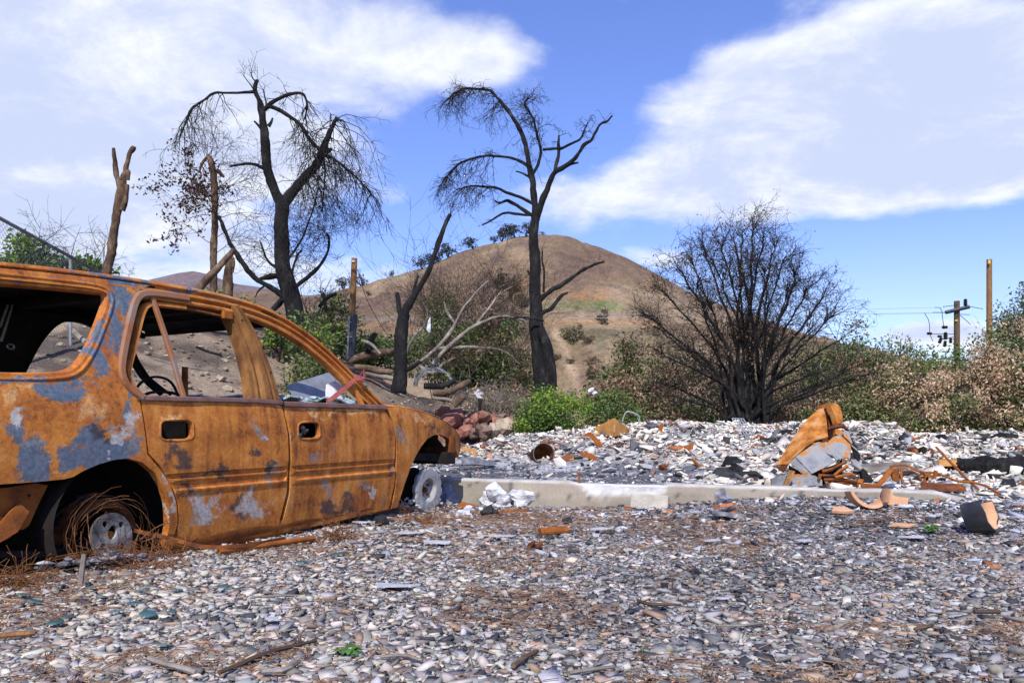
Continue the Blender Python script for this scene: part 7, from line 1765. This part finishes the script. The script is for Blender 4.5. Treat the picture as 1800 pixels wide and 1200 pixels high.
# ---- ash and small fragments before the kerb and round the car's nose
N = 20000
x = rs.uniform(-1.6, 5.2, N); y = rs.uniform(4.0, 7.6, N); w_ = kerb_w(x, y)
near = np.exp(-np.abs(w_ + .25) / .55) * (.35 + ss(x, 0, 2)) + .10
k = (rs.rand(N) < near * ss(fbm(x * 2 + 9, y * 3, 4), .36, .6) * 1.6) & ((w_ < -.02) | (kerb_s(x, y) > 4.25)) & (w_ < 1.3) & ~in_car(x, y, .1)
x, y = x[k], y[k]; n = len(x)
C = palette(n, [(.56, .56, .59), (.32, .33, .37), (.05, .05, .055), (.30, .115, .045), (.52, .42, .33), (.20, .20, .22)], [3, 3, 3, .8, .8, 2])
r = np.clip(.012 * np.exp(rs.normal(size=n) * .6), .005, .05)
scatter('ash_fragments', np.stack([x, y, terrain(x, y) + r * .2], -1), r, C, .32, .35, M_STONE, 'grey and white ash fragments scattered in front of the kerb', 'ash', boxes=.35)

# ---- rubble carpet behind the kerb
N = 84000
x = rs.uniform(-2.2, 12.5, N); y = 5.9 + 9.4 * rs.rand(N) ** 1.1
k = (np.abs(x) < .72 * y + .6) & (kerb_w(x, y) > .20)
x, y = x[k], y[k]; rt = rubble_t(x, y); w_ = kerb_w(x, y)
right = ss(x, 1.0, 2.4)
slabness = (1 - ss(rt, .02, .25)) * (1 - right)
k = rs.rand(len(x)) < np.clip(.10 + 1.2 * rt + .5 * right + .30 * slabness, 0, 1) * np.clip(1.25 - .045 * y, .5, 1)
x, y, rt, slabness = x[k], y[k], rt[k], slabness[k]; n = len(x)
u_, v_ = pix(x, y, terrain(x, y))
reds = np.clip(ell(u_, v_, 1080, 800, 130, 22) + .7 * ell(u_, v_, 900, 795, 120, 14), 0, 1)
blk = ss(fbm(x * 1.3 + 5, y * 1.6, 4), .50, .62)
cols = [(.68, .63, .55), (.56, .48, .375), (.32, .31, .31), (.115, .115, .125), (.035, .035, .038), (.27, .10, .04), (.36, .21, .15), (.41, .38, .34)]
wt = np.stack([4.4 * (1 - .75 * slabness) * (1 - .5 * blk), 1.6 * (1 - .8 * slabness), 0.7 + 1.2 * slabness, .6 + 2.2 * slabness + 1.2 * blk, .45 + 3.4 * slabness + 1.5 * blk, .22 + .5 * reds, .15 + 2.4 * reds, 1.0 + 0 * x], -1)
C = palette(n, cols, wt)
r = np.clip(.0165 * np.exp(rs.normal(size=n) * .62), .007, .085) * (1 - .45 * slabness)
P = np.stack([x, y, terrain(x, y) + r * .2 + rs.rand(n) * .035 * ss(rt, .1, .6)], -1)
scatter('rubble', P, r, C, .36, .55, M_STONE, 'carpet of white ash, broken plaster and charred fragments behind the kerb', 'rubble', boxes=.75, sharp=.36)

# ---- stones, clods and charred bits on the bank
N = 24000
x = rs.uniform(-9.5, 1.6, N); y = rs.uniform(4.8, 17, N)
yf = _ip(x, [-30, -12, -6, -3.5, -2, -1.2, 0, 1.3, 2.2], [3.2, 4.6, 6.4, 8.6, 10.6, 12.9, 14.0, 14.6, 16.5])
k = (y > yf + .1) & (np.abs(x) < .66 * y) & (rs.rand(N) < ss(fbm(x * 1.6, y * 2.4, 4), .36, .62) * .75)
x, y = x[k], y[k]; n = len(x)
C = palette(n, [(.34, .27, .19), (.46, .39, .30), (.06, .05, .045), (.16, .11, .08), (.28, .14, .09)], [3, 1.5, 3, 2, .5])
r = np.clip(.014 * np.exp(rs.normal(size=n) * .6), .005, .06)
scatter('bank_litter', np.stack([x, y, terrain(x, y) + r * .15], -1), r, C, .5, .4, M_STONE, 'small stones, clods and charred bits strewn over the bank', 'bank litter', boxes=.7)

# ---- larger fragments one can pick out
CH = []
for i in range(10):
    rr_ = random.Random(700 + i); mb = MB()
    if i % 2: mb = sheetpoly([Vector((math.cos(t) * rr_.uniform(.6, 1), math.sin(t) * rr_.uniform(.5, .9), 0)) for t in np.linspace(0, 6.28, rr_.choice([5, 6, 7]), endpoint=False)], rr_.uniform(.12, .3), .06, 2, 1)
    else: mb.rock((0, 0, 0), (1, rr_.uniform(.5, .8), rr_.uniform(.3, .5)), 40 + i, .35, 1)
    CH.append(mb.mesh('fragment'))
FM = [M_ASHWHITE, mat_noise('plaster', [(.3, (.50, .45, .38)), (.7, (.72, .68, .62))], 2, 6, .9, .2, .5, 8), mat_noise('ashy_grey', [(.3, (.20, .20, .22)), (.7, (.46, .46, .48))], 2, 6, .9, .2, .5, 8), M_COAL, M_RUSTD]
FL = ['white broken plaster piece lying loose in the rubble behind the kerb', 'cream broken plaster piece lying loose in the rubble behind the kerb', 'grey broken slab piece lying loose in the rubble behind the kerb', 'charred black piece lying loose in the rubble behind the kerb', 'rusty metal piece lying loose in the rubble behind the kerb']
FG = ['white plaster pieces in the rubble', 'cream plaster pieces in the rubble', 'grey slab pieces in the rubble', 'charred pieces in the rubble', 'rusty pieces in the rubble']
cache = {}
rr_ = random.Random(71); made = 0
while made < 210:
    u, v = rr_.uniform(800, 1830), rr_.uniform(762, 862)
    g = on_ground(u, v, 5.5, 16)
    if kerb_w(g.x, g.y) < .25 or abs(v - (HY - F * (g.z - EYE) / g.y)) > 2: continue
    if g.x < 1.3 and float(rubble_t(np.array([g.x]), np.array([g.y]))[0]) < .12 and rr_.random() < .8: continue
    j = rr_.choices(range(5), [5, 5, 1.6, 2, 1.6])[0]; sh = rr_.randrange(10)
    if (sh, j) not in cache:
        me = CH[sh].copy(); me.name = 'rubble_piece'; me.materials.clear(); me.materials.append(FM[j]); cache[(sh, j)] = me
    o = bpy.data.objects.new('rubble_piece', cache[(sh, j)]); COL.objects.link(o)
    s = rr_.uniform(.035, .085) * (1 if rr_.random() < .8 else 1.5)
    o.location = g + Vector((0, 0, s * .22)); o.scale = (s, s, s * rr_.uniform(.7, 1.1)); o.rotation_euler = (R(rr_.gauss(0, 22)), R(rr_.gauss(0, 22)), rr_.uniform(0, 6.28))
    tag(o, FL[j], 'rubble piece', FG[j]); made += 1

# ---- brown needle litter
N = 42000
y = 1.6 * np.exp(rs.rand(N) * math.log(6.9 / 1.6)); x = (rs.rand(N) * 2 - 1) * (.75 * y + .4)
u_, v_ = pix(x, y, 0 * x)
band = ell(u_, v_, 880, 918, 150, 14) * 2 + ell(u_, v_, 1160, 935, 160, 10) + ell(u_, v_, 380, 1165, 160, 30) + ell(u_, v_, 580, 1080, 60, 22) * .5 + ell(u_, v_, 60, 1030, 80, 20) * 1.3
msk = ss(fbm(x * 1.6 + 50, y * 3 + 9, 4), .50, .62) * .8 + band
k = (rs.rand(N) < np.clip(msk * .9 + .06, 0, 1) * np.clip(y / 3.5, .2, 1)) & (kerb_w(x, y) < -.05) & ~in_car(x, y, .1)
x, y, band = x[k], y[k], band[k]; n = len(x)
a = rs.uniform(0, np.pi, n); l = rs.uniform(.025, .085, n); w = .0011 + .0002 * y
z = terrain(x, y) + .012 + rs.rand(n) * .012
d = np.stack([np.cos(a) * l, np.sin(a) * l, rs.normal(size=n) * .10 * l], -1) * .5; s = np.stack([-np.sin(a) * w, np.cos(a) * w, 0 * a], -1)
c = np.stack([x, y, z], -1); up = np.stack([0 * a, 0 * a, w * 1.3], -1)
V = np.stack([c - d - s, c - d + s, c - d + up, c + d - s, c + d + s, c + d + up], 1).reshape(-1, 3)
i6 = np.arange(n)[:, None, None] * 6
Fq = (i6 + np.array([[0, 3, 5, 2], [2, 5, 4, 1]])[None]).reshape(-1, 4)
C = palette(n, [(.20, .115, .065), (.28, .18, .11), (.12, .07, .05), (.21, .10, .055)], [3, 2.6, 2, 1.2])
o = link('needle_litter', np_mesh('needle_litter', V, Fq, np.repeat(C, 6, 0)), M_DEADLEAF); tag(o, 'brown pine needles and rusty shreds strewn over the gravel', 'needle litter', kind='stuff')

# ---- tangles of rusty wire
def tangle(name, label, u, v, r, h, n, seed):
    rr = random.Random(seed); g = on_ground(u, v); mb = Twigs()
    for i in range(n):
        p = Vector((rr.gauss(0, r * .35), rr.gauss(0, r * .25), abs(rr.gauss(0, h * .3)) + .004)); d = Vector((rr.gauss(0, 1), rr.gauss(0, .7), rr.gauss(.25, .45))).normalized()
        pts = [p]
        for q in range(5):
            d = (d + Vector((rr.gauss(0, .3), rr.gauss(0, .3), rr.gauss(-.10, .25)))).normalized(); pts.append(pts[-1] + d * r * rr.uniform(.12, .3))
        pts = [Vector((q.x, q.y, max(q.z, .004))) for q in pts]; mb.add(pts, .0016, .0014)
    me = mb.mesh(name); me.materials.append(bpy.data.materials['rusty_wire']); o = bpy.data.objects.new(name, me); COL.objects.link(o); o.location = g; tag(o, label, 'wire tangle')
tangle('wire_tangle', 'bright rusty tangle of fine wire beside the car sill below the front door', 592, 950, .13, .10, 150, 1)
tangle('wire_tangle', 'reddish brown tangle of fine wire at the left edge by the rear wheel', 22, 1035, .16, .08, 190, 2)
tangle('wire_tangle', 'flat rusty tangle of wire on the ground under the rear wheel', 250, 1003, .18, .03, 120, 3)
tangle('wire_tangle', 'low rusty tangle of wire in front of the front wheel', 740, 920, .20, .03, 120, 4)
